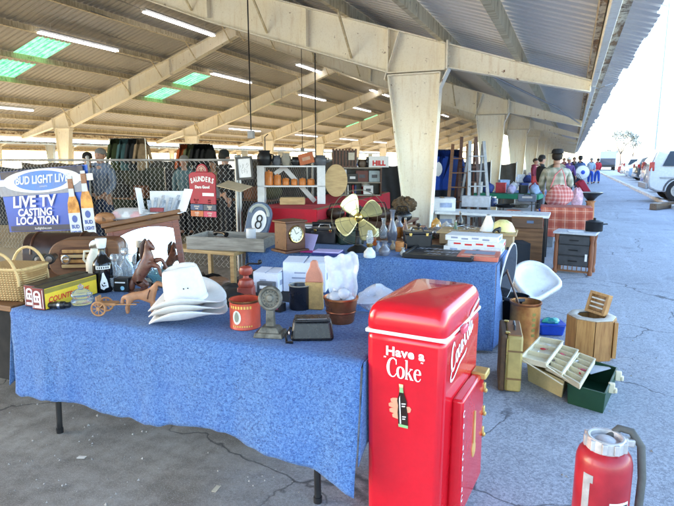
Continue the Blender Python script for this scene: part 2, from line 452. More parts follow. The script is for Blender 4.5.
# ------------------------------------------------------------------ the shed
S = 8.8; XC, XL, XR = -2.07, -20.85, -11.46           # right column line, left column line, ridge
Y0, Y1, NT = -2.6, 100.6, 12
EAVE = .56
def zt(X):                                              # top of the rafters
    return 2.77 - .32 * X if X > XR else 2.77 - .32 * (2 * XR - X)
shed = thing('market_shed', 'long open steel market shed with cream portal frames and a corrugated metal roof', 'market shed')
dk = .2
SKY = [(x0, x1, y0, y0 + 1.2) for y0 in (12.6, 20.2, 27.7, 36.0, 44.6) for x0, x1 in ((-16.75, -15.45), (-18.45, -17.15))]
def deck(xs, name):
    mb = MB(); n = int((Y1 - Y0) / .2); jr = random.Random(5)
    end = 0.0
    for k in range(n):
        if k % 5 == 0: end = jr.uniform(-.03, .03)
        yy = Y0 + k * .2; q = [(yy, 0), (yy + .12, 0), (yy + .14, .035), (yy + .18, .035), (yy + .2, 0)]
        for i in range(len(xs) - 1):
            a, b = xs[i], xs[i + 1]
            if any(a >= s[0] - .01 and b <= s[1] + .01 and yy >= s[2] - .01 and yy < s[3] - .01 for s in SKY): continue
            ea = end if abs(a - EAVE) < .001 else 0; eb = end if abs(b - EAVE) < .001 else 0
            for j in range(4):
                (ya, za), (yb, zb) = q[j], q[j + 1]
                mb.add([(a + ea, ya, zt(a + ea) + dk + za), (b + eb, ya, zt(b + eb) + dk + za), (b + eb, yb, zt(b + eb) + dk + zb), (a + ea, yb, zt(a + ea) + dk + zb)], [(0, 1, 2, 3)])
    return mb.build(name, DECK, shed, smooth=0)
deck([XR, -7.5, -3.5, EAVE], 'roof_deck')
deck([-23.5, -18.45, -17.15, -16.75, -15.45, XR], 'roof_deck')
for s in SKY:
    mb = MB()
    for k in range(6):
        yy = s[2] + k * .2; q = [(yy, 0), (yy + .12, 0), (yy + .14, .035), (yy + .18, .035), (yy + .2, 0)]
        for j in range(4):
            mb.add([(s[0], q[j][0], zt(s[0]) + dk + q[j][1]), (s[1], q[j][0], zt(s[1]) + dk + q[j][1]), (s[1], q[j + 1][0], zt(s[1]) + dk + q[j + 1][1]), (s[0], q[j + 1][0], zt(s[0]) + dk + q[j + 1][1])], [(0, 1, 2, 3)])
    mb.build('skylight', SKYL, shed, smooth=0)
PX = [-.80, -1.95, -3.5, -5.1, -6.7, -8.3, -9.9, -11.2, -11.75, -13.3, -14.95, -16.6, -18.25, -19.85, -21.35, -22.35]
def purlin(X, name, mat, h=.19, w_=.075, zo=0.0):
    mb = MB(); z = zt(X) + zo
    # Z section: web, top flange, bottom flange with lip
    sgn = 1 if X > XR else -1
    mb.box((X, (Y0 + Y1) / 2, z + h / 2), (.012, Y1 - Y0 - .1, h))
    mb.box((X - sgn * w_ / 2, (Y0 + Y1) / 2, z + .006), (w_ - .012, Y1 - Y0 - .1, .012))
    mb.box((X - sgn * w_ + .006 * sgn, (Y0 + Y1) / 2, z + .02), (.01, Y1 - Y0 - .1, .028))
    return mb.build(name, mat, shed, smooth=0)
for X in PX: purlin(X, 'purlin', PURL)
for X in (.20, -23.12):                                 # eave struts, pale with a rusty inner flange
    sg = 1 if X > XR else -1
    mb = MB(); z = zt(X)
    mb.box((X, (Y0 + Y1) / 2, z + .06), (.07, Y1 - Y0, .26)); mb.build('eave_strut', STEEL, shed, bev=.006)
    mb = MB(); mb.box((X + sg * .075, (Y0 + Y1) / 2, z + .075), (.07, Y1 - Y0, .19)); mb.box((X - sg * .07, (Y0 + Y1) / 2, z + .10), (.05, Y1 - Y0, .15))
    mb.build('rusty_eave_angle', RUST, shed)
# one portal frame: columns, haunches, rafters and outriggers with flanges
def flanged(poly, th=.014, fl=.24, skip=()):
    """steel plate girder: web polygon in XZ plus flange strips along its edges"""
    mb = MB(); mb.prism(poly, th, 'Y', -th / 2); n = len(poly)
    for k in range(n):
        if k in skip: continue
        a = Vector((poly[k][0], 0, poly[k][1])); b = Vector((poly[(k + 1) % n][0], 0, poly[(k + 1) % n][1]))
        mb.bar(a, b, fl, .018)
    return mb
def mx(x, mir): return 2 * XR - x if mir else x
def column_mb(mir):
    p = [(-2.42, .0), (-2.11, .0), (-1.99, 2.95), (-2.84, 2.95)]
    p = [(mx(x, mir), z) for x, z in p]
    mb = flanged(p, fl=.20, skip=(0,)); 
    mb.box((mx(-2.27, mir), 0, .015), (.42, .30, .03))
    return mb
def knee_mb(mir):
    p = [(-2.84, 2.985), (-1.92, 2.985), (-1.92, zt(-1.92) - .012), (-2.84, zt(-2.84) - .012)]
    p = [(mx(x, mir), z) for x, z in p]
    mb = flanged(p)
    st = [(mx(-2.90, mir), 0, 2.88), (mx(-2.66, mir), 0, 3.62)]
    mb.bar(st[0], st[1], .22, .016)
    return mb
def rafter_mb(mir):
    p = [(-2.86, 3.0), (-6.3, 4.10), (XR + .01, 6.02), (XR + .01, zt(XR) - .012), (-2.86, zt(-2.86) - .012)]
    p = [(mx(x, mir), z) for x, z in p]
    mb = flanged(p, skip=(4,))
    for x in (-4.3, -6.3, -8.4):
        zb = 3.0 + (-2.86 - x) * .325 + .03
        mb.box((mx(x, mir), 0, (zb + zt(x)) / 2 - .01), (.014, .22, zt(x) - zb - .05))
    return mb
def outrig_mb(mir):
    p = [(-1.90, 3.02), (.16, 2.555), (.16, zt(.16) - .012), (-1.90, zt(-1.90) - .012)]
    p = [(mx(x, mir), z) for x, z in p]
    mb = flanged(p, fl=.2)
    mb.bar((mx(-2.0, mir), 0, 2.72), (mx(-1.86, mir), 0, 3.02), .2, .016)
    mb.box((mx(-1.885, mir), 0, 3.2), (.03, .26, .42))
    for k in range(4):
        for sy in (-.08, .08): mb.box((mx(-1.86, mir), sy, 3.06 + k * .1), (.03, .03, .03))
    return mb
protos = []
for mir in (False, True):
    protos += [('column', column_mb(mir), STEEL), ('knee_plate', knee_mb(mir), STEEL), ('rafter', rafter_mb(mir), STEEL), ('outrigger', outrig_mb(mir), STEEL),
               ]
for nm, mb, mt in protos:
    o = mb.build(nm, mt, shed, smooth=0)
    for k in range(NT):
        q = o if k == 0 else o.copy()
        if k: C.objects.link(q); q.parent = shed
        q.location = (0, k * S, 0)
# flange braces from the rafters' bottom edge up to the purlins: those that show large are parts, the rest one part
rest_br = MB()
for X in PX:
    xx = X if X > XR else 2 * XR - X
    if xx > -2.6: continue
    zb = 3.0 + (-2.86 - xx) * .333
    for sy in (-1, 1):
        pr = None
        for k in range(NT):
            if k in (1, 2, 3):
                if pr is None: pr = MB().bar((X, sy * .02, zb + .06), (X, sy * .62, zt(X) + .02), .03, .03).build('flange_brace', PURL, shed, smooth=0); q = pr
                else: q = pr.copy(); C.objects.link(q); q.parent = shed
                q.location = (0, k * S, 0)
            else: rest_br.bar((X, k * S + sy * .02, zb + .06), (X, k * S + sy * .62, zt(X) + .02), .03, .03)
rb_ = rest_br.build('far_flange_braces', PURL, shed, smooth=0); rb_['kind'] = 'stuff'
# sag rods / conduits hanging below the right canopy
CGREY = M('grey_conduit', (.3, .3, .3), .5, .6)
MB().tube([(-1.35, 9.2, 2.96), (-.4, 13, 2.72), (.1, 17.2, 2.62)], .018, 6).build('conduit', CGREY, shed)
MB().tube([(.1, 8.95, 2.7), (.18, 8.7, 2.62), (.26, 8.8, 2.6), (.34, 8.72, 2.62), (.44, 8.82, 2.66)], .008, 5).build('loose_wire', CGREY, shed)
for k in range(9): MB().tube([(-10.5 - k * .9, 9 + k * 1.2, zt(-10.5 - k * .9)), (-10.6 - k * .9, 11.5 + k * 1.2, zt(-10.6 - k * .9))], .01, 5).build('sag_rod', CGREY, shed)
# second identical shed beyond the sunny gap on the left
shed2 = thing('market_shed', 'neighbouring cream steel shed seen under the roof at far left', 'market shed', loc=(-33.4, 3.0, 0))
for ch in [o for o in bpy.data.objects if o.parent == shed and not o.name.startswith(('flange', 'far_', 'conduit', 'loose', 'sag', 'skylight'))]:
    c = ch.copy(); C.objects.link(c); c.parent = shed2
# hanging fluorescent lights
TUBE = M('lit_tube', (1.0, .97, .98), .4, var=0, emit=6.0); HOUS = M('light_housing', (.62, .62, .60), .5, var=.2)
def lamp(X, Ya, L, group='fluorescent lights hung in rows under the roof', label=''):
    t = thing('fluorescent_light', label, 'light', (X, Ya + L / 2, zt(X) - .16), group=group)
    MB().box((0, 0, .085), (.22, L, .05)).box((0, 0, .045), (.12, L - .04, .03)).build('housing', HOUS, t, bev=.006)
    mb = MB()
    for s in (-.055, .055): mb.tube([(s, -L / 2 + .05, 0), (s, L / 2 - .05, 0)], .026, 8)
    mb.build('tube', TUBE, t)
    mb = MB()
    for s in (-.35, .35): mb.tube([(0, s * L, .1), (0, s * L, .34)], .008, 5)
    mb.build('hanger', HOUS, t)
rows = {-14.6: [(11.9, 3.1), (20.3, 3.2), (28.6, 3.6), (37, 3.6), (46, 3.6), (55, 3.6)],
        -12.25: [(13.7, 3.6), (23.8, 3.5), (34, 4.0), (44, 4), (54, 4)],
        -20.0: [(12.6, 3.2), (29.5, 3.7), (38.5, 3.9), (47.5, 4.4), (57, 4.2)],
        -10.2: [(22.6, 4.8), (41, 4.2), (56, 4.2)]}
rown = {-14.6: 'second row left of the ridge', -12.25: 'row just left of the ridge', -20.0: 'row above the far left columns', -10.2: 'row right of the ridge'}
ordn = ['nearest', 'second nearest', 'third nearest', 'fourth nearest', 'fifth nearest', 'farthest']
for X, L in rows.items():
    for k, (ya, ln) in enumerate(L):
        lamp(X, ya, ln, label='lit white fluorescent tube light, ' + ('farthest' if k == len(L) - 1 else ordn[k]) + ' in the ' + rown[X])
# ------------------------------------------------------------------ common colours
BLK = M('black_plastic', (.012, .012, .014), .35, var=.3, scale=9); BLKM = M('black_metal', (.02, .02, .022), .45, .5, var=.3)
WHT = M('white_plastic', (.80, .81, .82), .35, var=.07, scale=6); WHT2 = M('white_painted_wood', (.74, .75, .76), .6, var=.12, scale=5, grime=.15)
RED = M('red_gloss_plastic', (.62, .006, .018), .20, var=.10, scale=3, coat=.4); REDC = M('deep_red_cloth', (.42, .008, .025), .9, var=.25, scale=6, bump=.3)
GREY = M('grey_plastic', (.33, .34, .36), .5, var=.2); DGREY = M('dark_grey_plastic', (.09, .095, .11), .5, var=.3)
WOOD = wood('brown_wood', (.13, .055, .022), (.24, .11, .045)); WOODX = wood('dark_walnut', (.055, .018, .009), (.12, .042, .02), rough=.35)
WOODL = wood('honey_wood', (.34, .16, .05), (.50, .27, .09), axis=2); WOODT = wood('tan_pine', (.42, .27, .12), (.58, .41, .2)); WOODG = wood('weathered_grey_wood', (.25, .23, .20), (.42, .39, .34))
MAHO = wood('mahogany', (.12, .030, .018), (.22, .06, .033), rough=.3)
BRASS = M('brass', (.80, .60, .20), .22, 1.0, var=.25, scale=6, grime=.2); COPPER = M('old_copper', (.55, .22, .10), .32, .9, var=.4, scale=9, grime=.35)
IRON = M('cast_iron', (.10, .095, .08), .6, .5, var=.5, scale=18, bump=.5, col2=(.2, .19, .16)); CHROME = M('dull_chrome', (.6, .61, .63), .25, 1.0, var=.15)
BLUE = M('blue_plastic', (.012, .07, .55), .35, var=.15); CARD = M('brown_cardboard', (.42, .29, .16), .85, var=.15); CREAM = M('cream_plastic', (.72, .60, .34), .5, var=.12, grime=.12)
GLS = glass_mat('clear_glass'); TEALG = glass_mat('teal_glass', (.55, .85, .92)); PAPER = M('white_paper', (.80, .80, .82), .8, var=.06)
PINK = M('pink_cloth', (.75, .25, .25), .9, var=.3); TEXTW = M('white_print', (.85, .85, .86), .6, var=.02); TEXTR = M('red_print', (.65, .02, .02), .6, var=.05); TEXTK = M('black_print', (.012, .012, .014), .6, var=.1)
YEL = M('yellow_print', (.80, .55, .03), .6, var=.08)

def one(name, label, cat, mb, mats, loc=(0, 0, 0), rz=0, group=None, **k):
    o = mb.build(name, mats, None, loc=loc, rz=rz, **k)
    return tag(o, label, cat, group)

# ------------------------------------------------------------------ tables
def leg_pair(mb, x, y0, y1, z, r=.013):
    for y in (y0, y1):
        mb.tube([(x, y, z), (x, y, z * .55), (x + .012, y, z * .2), (x + .02, y, 0)], r, 8)
# front blue table
TX0, TX1, TY0, TY1, TZ = -2.93, -.775, 2.06, 2.80, .748
t = thing('folding_table', 'folding table under the blue blanket at the front', 'table', ((TX0 + TX1) / 2, (TY0 + TY1) / 2, 0))
hx = (TX1 - TX0) / 2; hy = (TY1 - TY0) / 2
MB().box((0, 0, TZ - .025), (hx * 2 - .02, hy * 2 - .02, .04)).build('tabletop', M('tabletop_laminate', (.5, .48, .44), .5), t, bev=.006)
for sx in (-1, 1):
    for sy in (-1, 1):
        mb = MB(); mb.tube([(sx * (hx - .22), sy * (hy - .06), TZ - .05), (sx * (hx - .22), sy * (hy - .06), .34), (sx * (hx - .235), sy * (hy - .06), .26), (sx * (hx - .23), sy * (hy - .055), .015)], .0165, 10)
        mb.lathe([(.02, 0), (.021, .03)], (sx * (hx - .23), sy * (hy - .055), 0), 10)
        mb.build('leg', BLK, t)
def drape(name, label, x0, x1, y0, y1, z, bot, amp=.02, left=None, right=None, back=.12, grp=None, mat=FELT, nu=110, seed=1):
    """blanket over a table: top, front drop with folds and a ragged hem, end drops"""
    rr = random.Random(seed); ph = [rr.uniform(0, 6.28) for _ in range(6)]
    mb = MB(); r = .022
    def hem(u):
        x = x0 + (x1 - x0) * u
        for (xa, za), (xb, zb) in zip(bot, bot[1:]):
            if xa <= x <= xb: zz = za + (zb - za) * (x - xa) / max(1e-6, xb - xa); break
        else: zz = bot[-1][1] if x > bot[-1][0] else bot[0][1]
        return zz + .030 * mnoise.noise((x * 4.1, ph[0], 0)) + .012 * mnoise.noise((x * 14, ph[1], 3))
    nt_, nf = 14, 26
    def fn(u, v):
        x = x0 + (x1 - x0) * u; k = v * (nt_ + nf)
        if k <= nt_:
            yy = y1 - (y1 - y0 + 0) * (k / nt_)
            return (x, yy + (0), z + .0035 + .0025 * math.sin(x * 9 + yy * 6 + ph[2]) * math.sin(yy * 11 + ph[4]))
        q = (k - nt_) / nf; h = hem(u); zz = z - (z - h) * q
        w_ = (.15 + q) * amp
        f = w_ * (math.sin(x * 7.5 + ph[3] + 1.2 * q) + .6 * math.sin(x * 17 + ph[4] - .6 * q) + .35 * math.sin(x * 31 + ph[5]))
        f += .045 * q * mnoise.noise((x * 2.3, zz * 1.3, ph[0])) + .010 * mnoise.noise((x * 9, zz * 7, ph[1])) * min(1, q * 4)
        return (x + .012 * q * math.sin(x * 11 + ph[1]) + (max(0, .5 - u) ** 2 * .36) * q, y0 - .012 - .05 * q - max(-.012, f) - (.006 if q > .02 else 0), zz)
    mb.grid(fn, nu, nt_ + nf)
    def end(x, sgn, zb_):
        def g(u, v):
            yy = y0 + (y1 - y0) * u; zz = z - (z - zb_(u)) * v
            return (x + sgn * (.006 + .035 * v * (1 + math.sin(yy * 9 + ph[2])) * .7), yy - .06 * v * (1 - u), zz + .003)
        mb.grid(g, 24, 16)
    if left: end(x0, -1, left)
    if right: end(x1, 1, right)
    o = mb.build(name, mat, None, smooth=60, solid=.005, sub=0)
    tag(o, label, 'blanket', grp); return o
drape('blue_blanket', 'speckled blue felt blanket draped over the front table with a ragged hem', TX0, TX1 + .01, TY0, TY1, TZ,
      [(-2.97, .30), (-2.87, .27), (-2.71, .275), (-2.45, .285), (-2.29, .275), (-1.94, .262), (-1.75, .30), (-1.5, .325), (-1.22, .30), (-1.05, .285), (-.93, .25), (-.85, .22), (-.76, .17)],
      amp=.011, left=lambda u: .30 + .05 * math.sin(u * 9), right=lambda u: .30 + .3 * u + .03 * math.sin(u * 8))
# second blue table
BX0, BX1, BY0, BY1 = -2.90, -.53, 4.52, 5.35
t = thing('folding_table', 'second folding table covered with a blue blanket behind the red cooler', 'table', ((BX0 + BX1) / 2, (BY0 + BY1) / 2, 0))
bx = (BX1 - BX0) / 2; by = (BY1 - BY0) / 2
MB().box((0, 0, TZ - .025), (bx * 2 - .02, by * 2 - .02, .04)).build('tabletop', MATS['tabletop_laminate'], t, bev=.006)
for sx in (-1, 1):
    for sy in (-1, 1): MB().tube([(sx * (bx - .15), sy * (by - .08), TZ - .05), (sx * (bx - .15), sy * (by - .08), .0)], .016, 8).build('leg', BLK, t)
drape('blue_blanket', 'long blue felt blanket hanging to the ground from the second table', BX0, BX1 + .01, BY0, BY1, TZ,
      [(-2.9, .35), (-2.2, .25), (-1.6, .12), (-1.0, .05), (-.53, .03)], amp=.018, left=lambda u: .4, right=lambda u: .05 + .05 * u, seed=4)
def wooden_table(label, x0, x1, y0, y1, z, mat=WOOD, th=.035, legmat=None, name='wooden_table'):
    t = thing(name, label, 'table', ((x0 + x1) / 2, (y0 + y1) / 2, 0))
    a = (x1 - x0) / 2; b = (y1 - y0) / 2
    MB().box((0, 0, z - th / 2), (2 * a, 2 * b, th)).build('tabletop', mat, t, bev=.004)
    for sx in (-1, 1):
        for sy in (-1, 1): MB().box((sx * (a - .05), sy * (b - .05), (z - th) / 2), (.045, .045, z - th)).build('leg', legmat or mat, t, bev=.004)
    return t
_t = wooden_table('brown plank table over a black shade block at far left holding the wicker basket', -4.3, -3.0, 2.10, 3.45, .745)
for _l in [o for o in bpy.data.objects if o.parent == _t and o.name.startswith('leg')]: _l.location = (-.12 if _l.data.vertices[0].co.x > 0 else .12, (.7 if _l.data.vertices[0].co.y < 0 else 0), 0)
MB().box((-.02, .03, .46), (1.2, 1.24, .48)).build('shade_block', M('black_shade', (.008, .008, .009), .95), _t)  # black block added as the shade beneath the plank table
wooden_table('weathered plank bench holding the grey wooden tray by the fence', -3.75, -2.94, 4.35, 5.05, .72, WOODT)
wooden_table('worn brown wooden table crowded with glassware behind the second blue table', -3.05, -.60, 5.42, 6.35, .745)

# ------------------------------------------------------------------ red picnic cooler
t = thing('drink_cooler', 'tall red standing drink cooler with white lettering and a domed lid', 'cooler', (-.560, 2.345, 0), -4.5)
t.scale = (1, 1, 1.09)
W2, D2 = .174, .292
b = MB().box((0, 0, .42), (2 * W2 - .02, 2 * D2 - .02, .80), 1.05, 1.03); b.build('body', RED, t, bev=.03, seg=4)
MB().box((0, 0, .012), (2 * W2 - .05, 2 * D2 - .05, .024)).build('foot_plinth', BLK, t)
MB().box((0, 0, .822), (2 * W2 + .002, 2 * D2 + .002, .016)).build('rim_strip', WHT, t, bev=.005)
lid = MB()
prof = [(1.0, .830), (1.012, .836), (1.012, .866), (.985, .893), (.93, .915), (.85, .928), (.70, .936), (.0, .944)]
def lidfn():
    vs = []; fs = []; n = 48
    for k, zz in prof:
        for j in range(n):
            a = 2 * math.pi * j / n; ca, sa = math.cos(a), math.sin(a); e = .16
            ux = math.copysign(abs(ca) ** e, ca); uy = math.copysign(abs(sa) ** e, sa)
            ins = (1 - k) * .42
            vs.append(((W2 - (W2 if k == 0 else ins * .42)) * ux if k else 0, (D2 - ins * .42) * uy if k else 0, zz))
    for p in range(len(prof) - 1):
        for j in range(n): fs.append((p * n + j, p * n + (j + 1) % n, (p + 1) * n + (j + 1) % n, (p + 1) * n + j))
    return vs, fs
lid.add(*lidfn()); lid.build('lid', RED, t, smooth=50)
mb = MB(); mb.box((W2 + .012, -.06, .815), (.02, .07, .03)); mb.build('lid_latch', M('pink_plastic', (.8, .12, .18), .3), t, bev=.006)
mb = MB(); mb.tube([(W2 + .006, .06, .835), (W2 + .008, .10, .855), (W2 + .004, .22, .875), (W2 - .01, .25, .88)], .005, 8); mb.build('lid_stay', WHT, t)
ft = -D2 + .0005
def on_front(x, z): return front(x, ft - .0035 - .0, z) @ Matrix.Identity(4)
# the body front leans out slightly (it widens upwards)
tilt = math.atan(((2 * D2 - .02) * .03 / 2) / .80)
def ffront(x, z):
    yb = -(D2 - .01) * (1 + .03 * (z - .02) / .80) - .0025
    return Matrix.Translation((x, yb, z)) @ Euler((R(90) - tilt * -1 * 1.0, 0, 0)).to_matrix().to_4x4()
mb = MB(); put_text(mb, 'Have a', .050, ffront(.004, .752), bold=.0017, sx=1.15, space=1.06); mb.build('lettering', TEXTW, t, smooth=0)
# serif word built from strokes
def serif_word(mb, Mx, sc):
    old = mb.m; mb.m = old @ Mx @ Matrix.Rotation(R(-90), 4, 'X') @ Matrix.Scale(sc, 4)
    # C
    stroke(mb, [(.52, .80, .2), (.50, .93, .5), (.34, 1.02, .5), (.14, .88, .9), (.05, .52, 1.35), (.12, .17, 1.0), (.30, .02, .5), (.46, .08, .4), (.54, .22, .25)], .13, 0, 8)
    stroke(mb, [(.535, .70, .6), (.535, .98, .45)], .09)
    # o
    stroke(mb, [(.80, .62, .4), (.66, .52, 1.0), (.62, .31, 1.2), (.68, .09, 1.0), (.80, .0, .4), (.93, .09, 1.0), (.985, .31, 1.2), (.94, .52, 1.0), (.80, .62, .4)], .115, 0, 8)
    # k
    stroke(mb, [(1.15, .0), (1.15, 1.03)], .115); stroke(mb, [(1.06, 1.0), (1.2, 1.0)], .05); stroke(mb, [(1.07, .02), (1.24, .02)], .05)
    stroke(mb, [(1.20, .27, .6), (1.42, .58, .6)], .075); stroke(mb, [(1.26, .38, 1), (1.46, .02, 1.1)], .11); stroke(mb, [(1.34, .58), (1.5, .58)], .05); stroke(mb, [(1.36, .02), (1.56, .02)], .05)
    # e
    stroke(mb, [(1.66, .36, .6), (1.94, .36, .6)], .075); stroke(mb, [(1.95, .36, 1.1), (1.91, .55, .8), (1.79, .62, .5), (1.67, .52, .9), (1.63, .30, 1.2), (1.69, .08, 1.0), (1.81, .0, .5), (1.92, .06, .4), (1.97, .17, .3)], .11, 0, 8)
    for x in (-.20, -.12): stroke(mb, [(x, .98, .8), (x + .02, 1.06, 1)], .05)
    for x in (1.98, 2.06): stroke(mb, [(x, .98, .8), (x + .02, 1.06, 1)], .05)
    mb.m = old
mb = MB(); serif_word(mb, ffront(-.072, .652) @ Matrix.Rotation(R(0), 4, 'Z') @ Matrix.Rotation(R(0), 4, 'X'), .074); mb.build('lettering', TEXTW, t, smooth=0)
# decal: a hand holding a bottle
def decal(mb, poly, off):
    P = [(x * .0108 - .002 - .08 * z * .0078, z * .0084) for x, z in poly]
    vs = []
    for x, z in P:
        zz = .535 + z; yb = -(D2 - .01) * (1 + .03 * (zz - .02) / .80) - .0015 - off
        vs.append((x, yb, zz))
    mb.add(vs, [tuple(range(len(vs)))])
mb = MB(); SKIN = M('decal_skin', (.72, .33, .20), .5, var=.15); 
for k, (zc_, x0_) in enumerate([(2.6, -5.0), (.2, -5.9), (-2.4, -5.7), (-4.7, -4.6)]):
    decal(mb, [(x0_ + .3, zc_ - .9), (x0_ + 2, zc_ - 1.25), (.0, zc_ - 1.2), (.4, zc_ + .9), (-2.2, zc_ + 1.5), (x0_ + 1.2, zc_ + 1.2), (x0_ + .2, zc_ + .5)], .0005 + k * .0002)
decal(mb, [(1.5, -2.2), (3.1, -1.6), (3.6, .0), (3.0, 1.1), (1.4, .8)], .0008)
mb.build('hand_decal', SKIN, t, smooth=0)
mb = MB(); L_ = M('decal_bottle', (.025, .012, .008), .3, var=.2); G_ = M('decal_green', (.25, .50, .22), .4, var=.15); Y_ = M('decal_cap', (.78, .75, .35), .4)
mb.i = 0; decal(mb, [(-1.9, -9), (1.9, -9), (2.1, -3), (1.7, .5), (2.0, 3.0), (1.1, 6.3), (.8, 8), (-.8, 8), (-1.1, 6.3), (-2.0, 3.0), (-1.7, .5), (-2.1, -3)], .0020)
mb.i = 1; decal(mb, [(-1.9, -9.6), (1.9, -9.6), (2.0, -8.2), (-2.0, -8.2)], .0026); decal(mb, [(-.8, 7.2), (.8, 7.2), (.72, 9.6), (-.72, 9.6)], .0026)
mb.i = 2; decal(mb, [(-.75, 9.7), (.75, 9.7), (.85, 11.2), (-.85, 11.2)], .0028)
mb.i = 3; decal(mb, [(-1.3, -8), (-.8, -8), (-.7, 5.6), (-1.1, 4)], .0028)
for zz, s in ((1.6, 1.5), (.4, 1.2), (-4.6, 1.3), (-5.7, 1.0)): decal(mb, [(-.2, zz), (s, zz + .25), (s, zz + .75), (-.2, zz + .5)], .0028)
mb.build('bottle_decal', [L_, G_, Y_, TEXTW], t, smooth=0)
# the +X side: script lettering, a dispenser box with brass fittings
def fside(y, z, dx=0.0):
    xb = (W2 - .01) * (1 + .05 * (z - .02) / .80) + .003 + dx
    return Matrix.Translation((xb, y, z)) @ Euler((R(90), 0, R(90))).to_matrix().to_4x4()
def script(mb, Mx, sc):
    """flowing script signature in brush strokes"""
    old = mb.m; mb.m = old @ Mx @ Matrix.Rotation(R(-90), 4, 'X') @ Matrix.Scale(sc, 4)
    w_ = .17
    stroke(mb, [(.75, 1.0, .3), (.62, 1.28, .8), (.32, 1.1, 1.3), (.05, .55, 1.6), (.12, .06, 1.2), (.5, -.02, .7), (.86, .28, .3)], w_)
    stroke(mb, [(.12, .12, .6), (-.25, -.3, .9), (.3, -.52, .7), (1.5, -.38, .9), (2.6, -.46, .8), (3.0, -.36, .3)], w_)
    for x in (1.05, 2.6 + .75):
        stroke(mb, [(x, .62, .5), (x - .18, .42, 1.2), (x - .1, .08, 1.1), (x + .12, .06, .8), (x + .2, .4, 1.1), (x, .62, .5), (x + .3, .55, .4)], w_)
    stroke(mb, [(1.66, .52, .6), (1.5, .62, .9), (1.38, .32, 1.3), (1.5, .04, .9), (1.78, .2, .4)], w_)
    stroke(mb, [(2.14, .56, .6), (1.95, .6, .8), (1.84, .3, 1.2), (1.94, .04, .9), (2.12, .3, .7), (2.18, .6, .9), (2.16, .12, 1.1), (2.36, .18, .4)], w_)
    stroke(mb, [(2.36, .40), (2.55, .42)], .1)
    stroke(mb, [(3.10, 1.0, .3), (2.98, 1.26, .8), (2.74, 1.05, 1.3), (2.62, .5, 1.5), (2.72, .06, 1.1), (3.0, .1, .6)], w_)
    stroke(mb, [(3.62, .2, .4), (3.85, 1.25, .9), (3.72, 1.28, .5), (3.68, .15, 1.2), (3.9, .12, .5)], w_)
    stroke(mb, [(4.22, .56, .6), (4.03, .6, .8), (3.92, .3, 1.2), (4.02, .04, .9), (4.2, .3, .7), (4.26, .6, .9), (4.24, .12, 1.1), (4.5, .25, .4)], w_)
    stroke(mb, [(3.1, 1.15, .3), (3.5, 1.42, .9), (4.1, 1.3, .8), (4.6, 1.5, .3)], w_)
    mb.m = old
mb = MB(); script(mb, fside(-.19, .675) @ Matrix.Rotation(R(14), 4, 'Z'), .079); mb.build('script_lettering', TEXTW, t, smooth=0)
bxm = MB().box((W2 + .018, .045, .30), (.06, .40, .50), .85, .97); bxm.build('dispenser_box', RED, t, bev=.012, seg=3)
mb = MB()
for k in range(9):
    mb.at(); put_text(mb, 'Cola'[k % 4], .04, Matrix.Translation((W2 + .050 - .006 * ((.49 - k * .045) - .05) / .5, -.135, .49 - k * .045)) @ Euler((R(90), 0, R(90))).to_matrix().to_4x4(), bold=.001)
mb.build('side_lettering', TEXTW, t, smooth=0)
mb = MB().box((W2 + .045, .06, .35), (.012, .035, .16), .9, .4).ball((W2 + .046, .06, .26), (.008, .03, .04)); mb.build('bottle_picture', M('tan_print', (.6, .36, .12), .5), t, bev=.004)
mb = MB().box((W2 + .03, .215, .545), (.07, .09, .03)); mb.build('brass_plate', M('yellowed_brass', (.58, .42, .14), .45, .4, var=.3, grime=.25), t, bev=.006)
for z in (.47, .36, .26): 
    MB().box((W2 + .040, .245, z), (.022, .025, .04)).ball((W2 + .052, .24, z - .012), .011, 8, 6).build('brass_catch', MATS['yellowed_brass'], t, bev=.004)

# ------------------------------------------------------------------ old fire extinguisher
p = onZ(606, 437, .60)
t = thing('fire_extinguisher', 'scratched red fire extinguisher with a pale collar and grey hose at front right', 'fire extinguisher', (p.x, p.y, 0), 12)
ra = .096
FER = M('scratched_red_enamel', (.36, .010, .020), .4, var=.35, scale=7, grime=.35, coat=.2)
MB().lathe([(.0, 0), (ra * .96, 0), (ra, .012), (ra, .50), (ra * .985, .518), (ra * .92, .540), (ra * .80, .555), (ra * .62, .562)], n=40).build('cylinder', FER, t, smooth=50)
FC = M('oxidised_aluminium', (.55, .53, .53), .5, .5, var=.25, scale=14, bump=.3)
mb = MB().lathe([(ra * .62, .553), (ra * .70, .560), (ra * .70, .600), (ra * .65, .606), (ra * .55, .604), (ra * .52, .582), (.0, .576)], n=32)
for k in range(10):
    a = 2 * math.pi * k / 10; mb.box((ra * .685 * math.cos(a), ra * .685 * math.sin(a), .583), (.018, .018, .038))
mb.build('collar', FC, t, smooth=45, bev=.002)
MB().lathe([(.0, .576), (.035, .576), (.035, .59), (.028, .596), (0, .597)], n=16).build('plug', FC, t)
mb = MB(); hp = [(.02, .045, .575), (.06, .055, .612), (.10, .045, .608), (.128, .02, .565), (.134, .0, .45), (.128, -.01, .3), (.124, -.012, .15), (.12, -.01, .06)]
mb.tube(hp, .0145, 12); mb.build('hose', M('grey_rubber', (.085, .085, .08), .7, var=.3, scale=20), t)
MB().tube([hp[-1], (.12, -.01, .02)], [.014, .018], 10).build('nozzle', BLK, t)
MB().box((.085, .035, .572), (.05, .035, .03)).build('hose_fitting', FC, t, bev=.006)
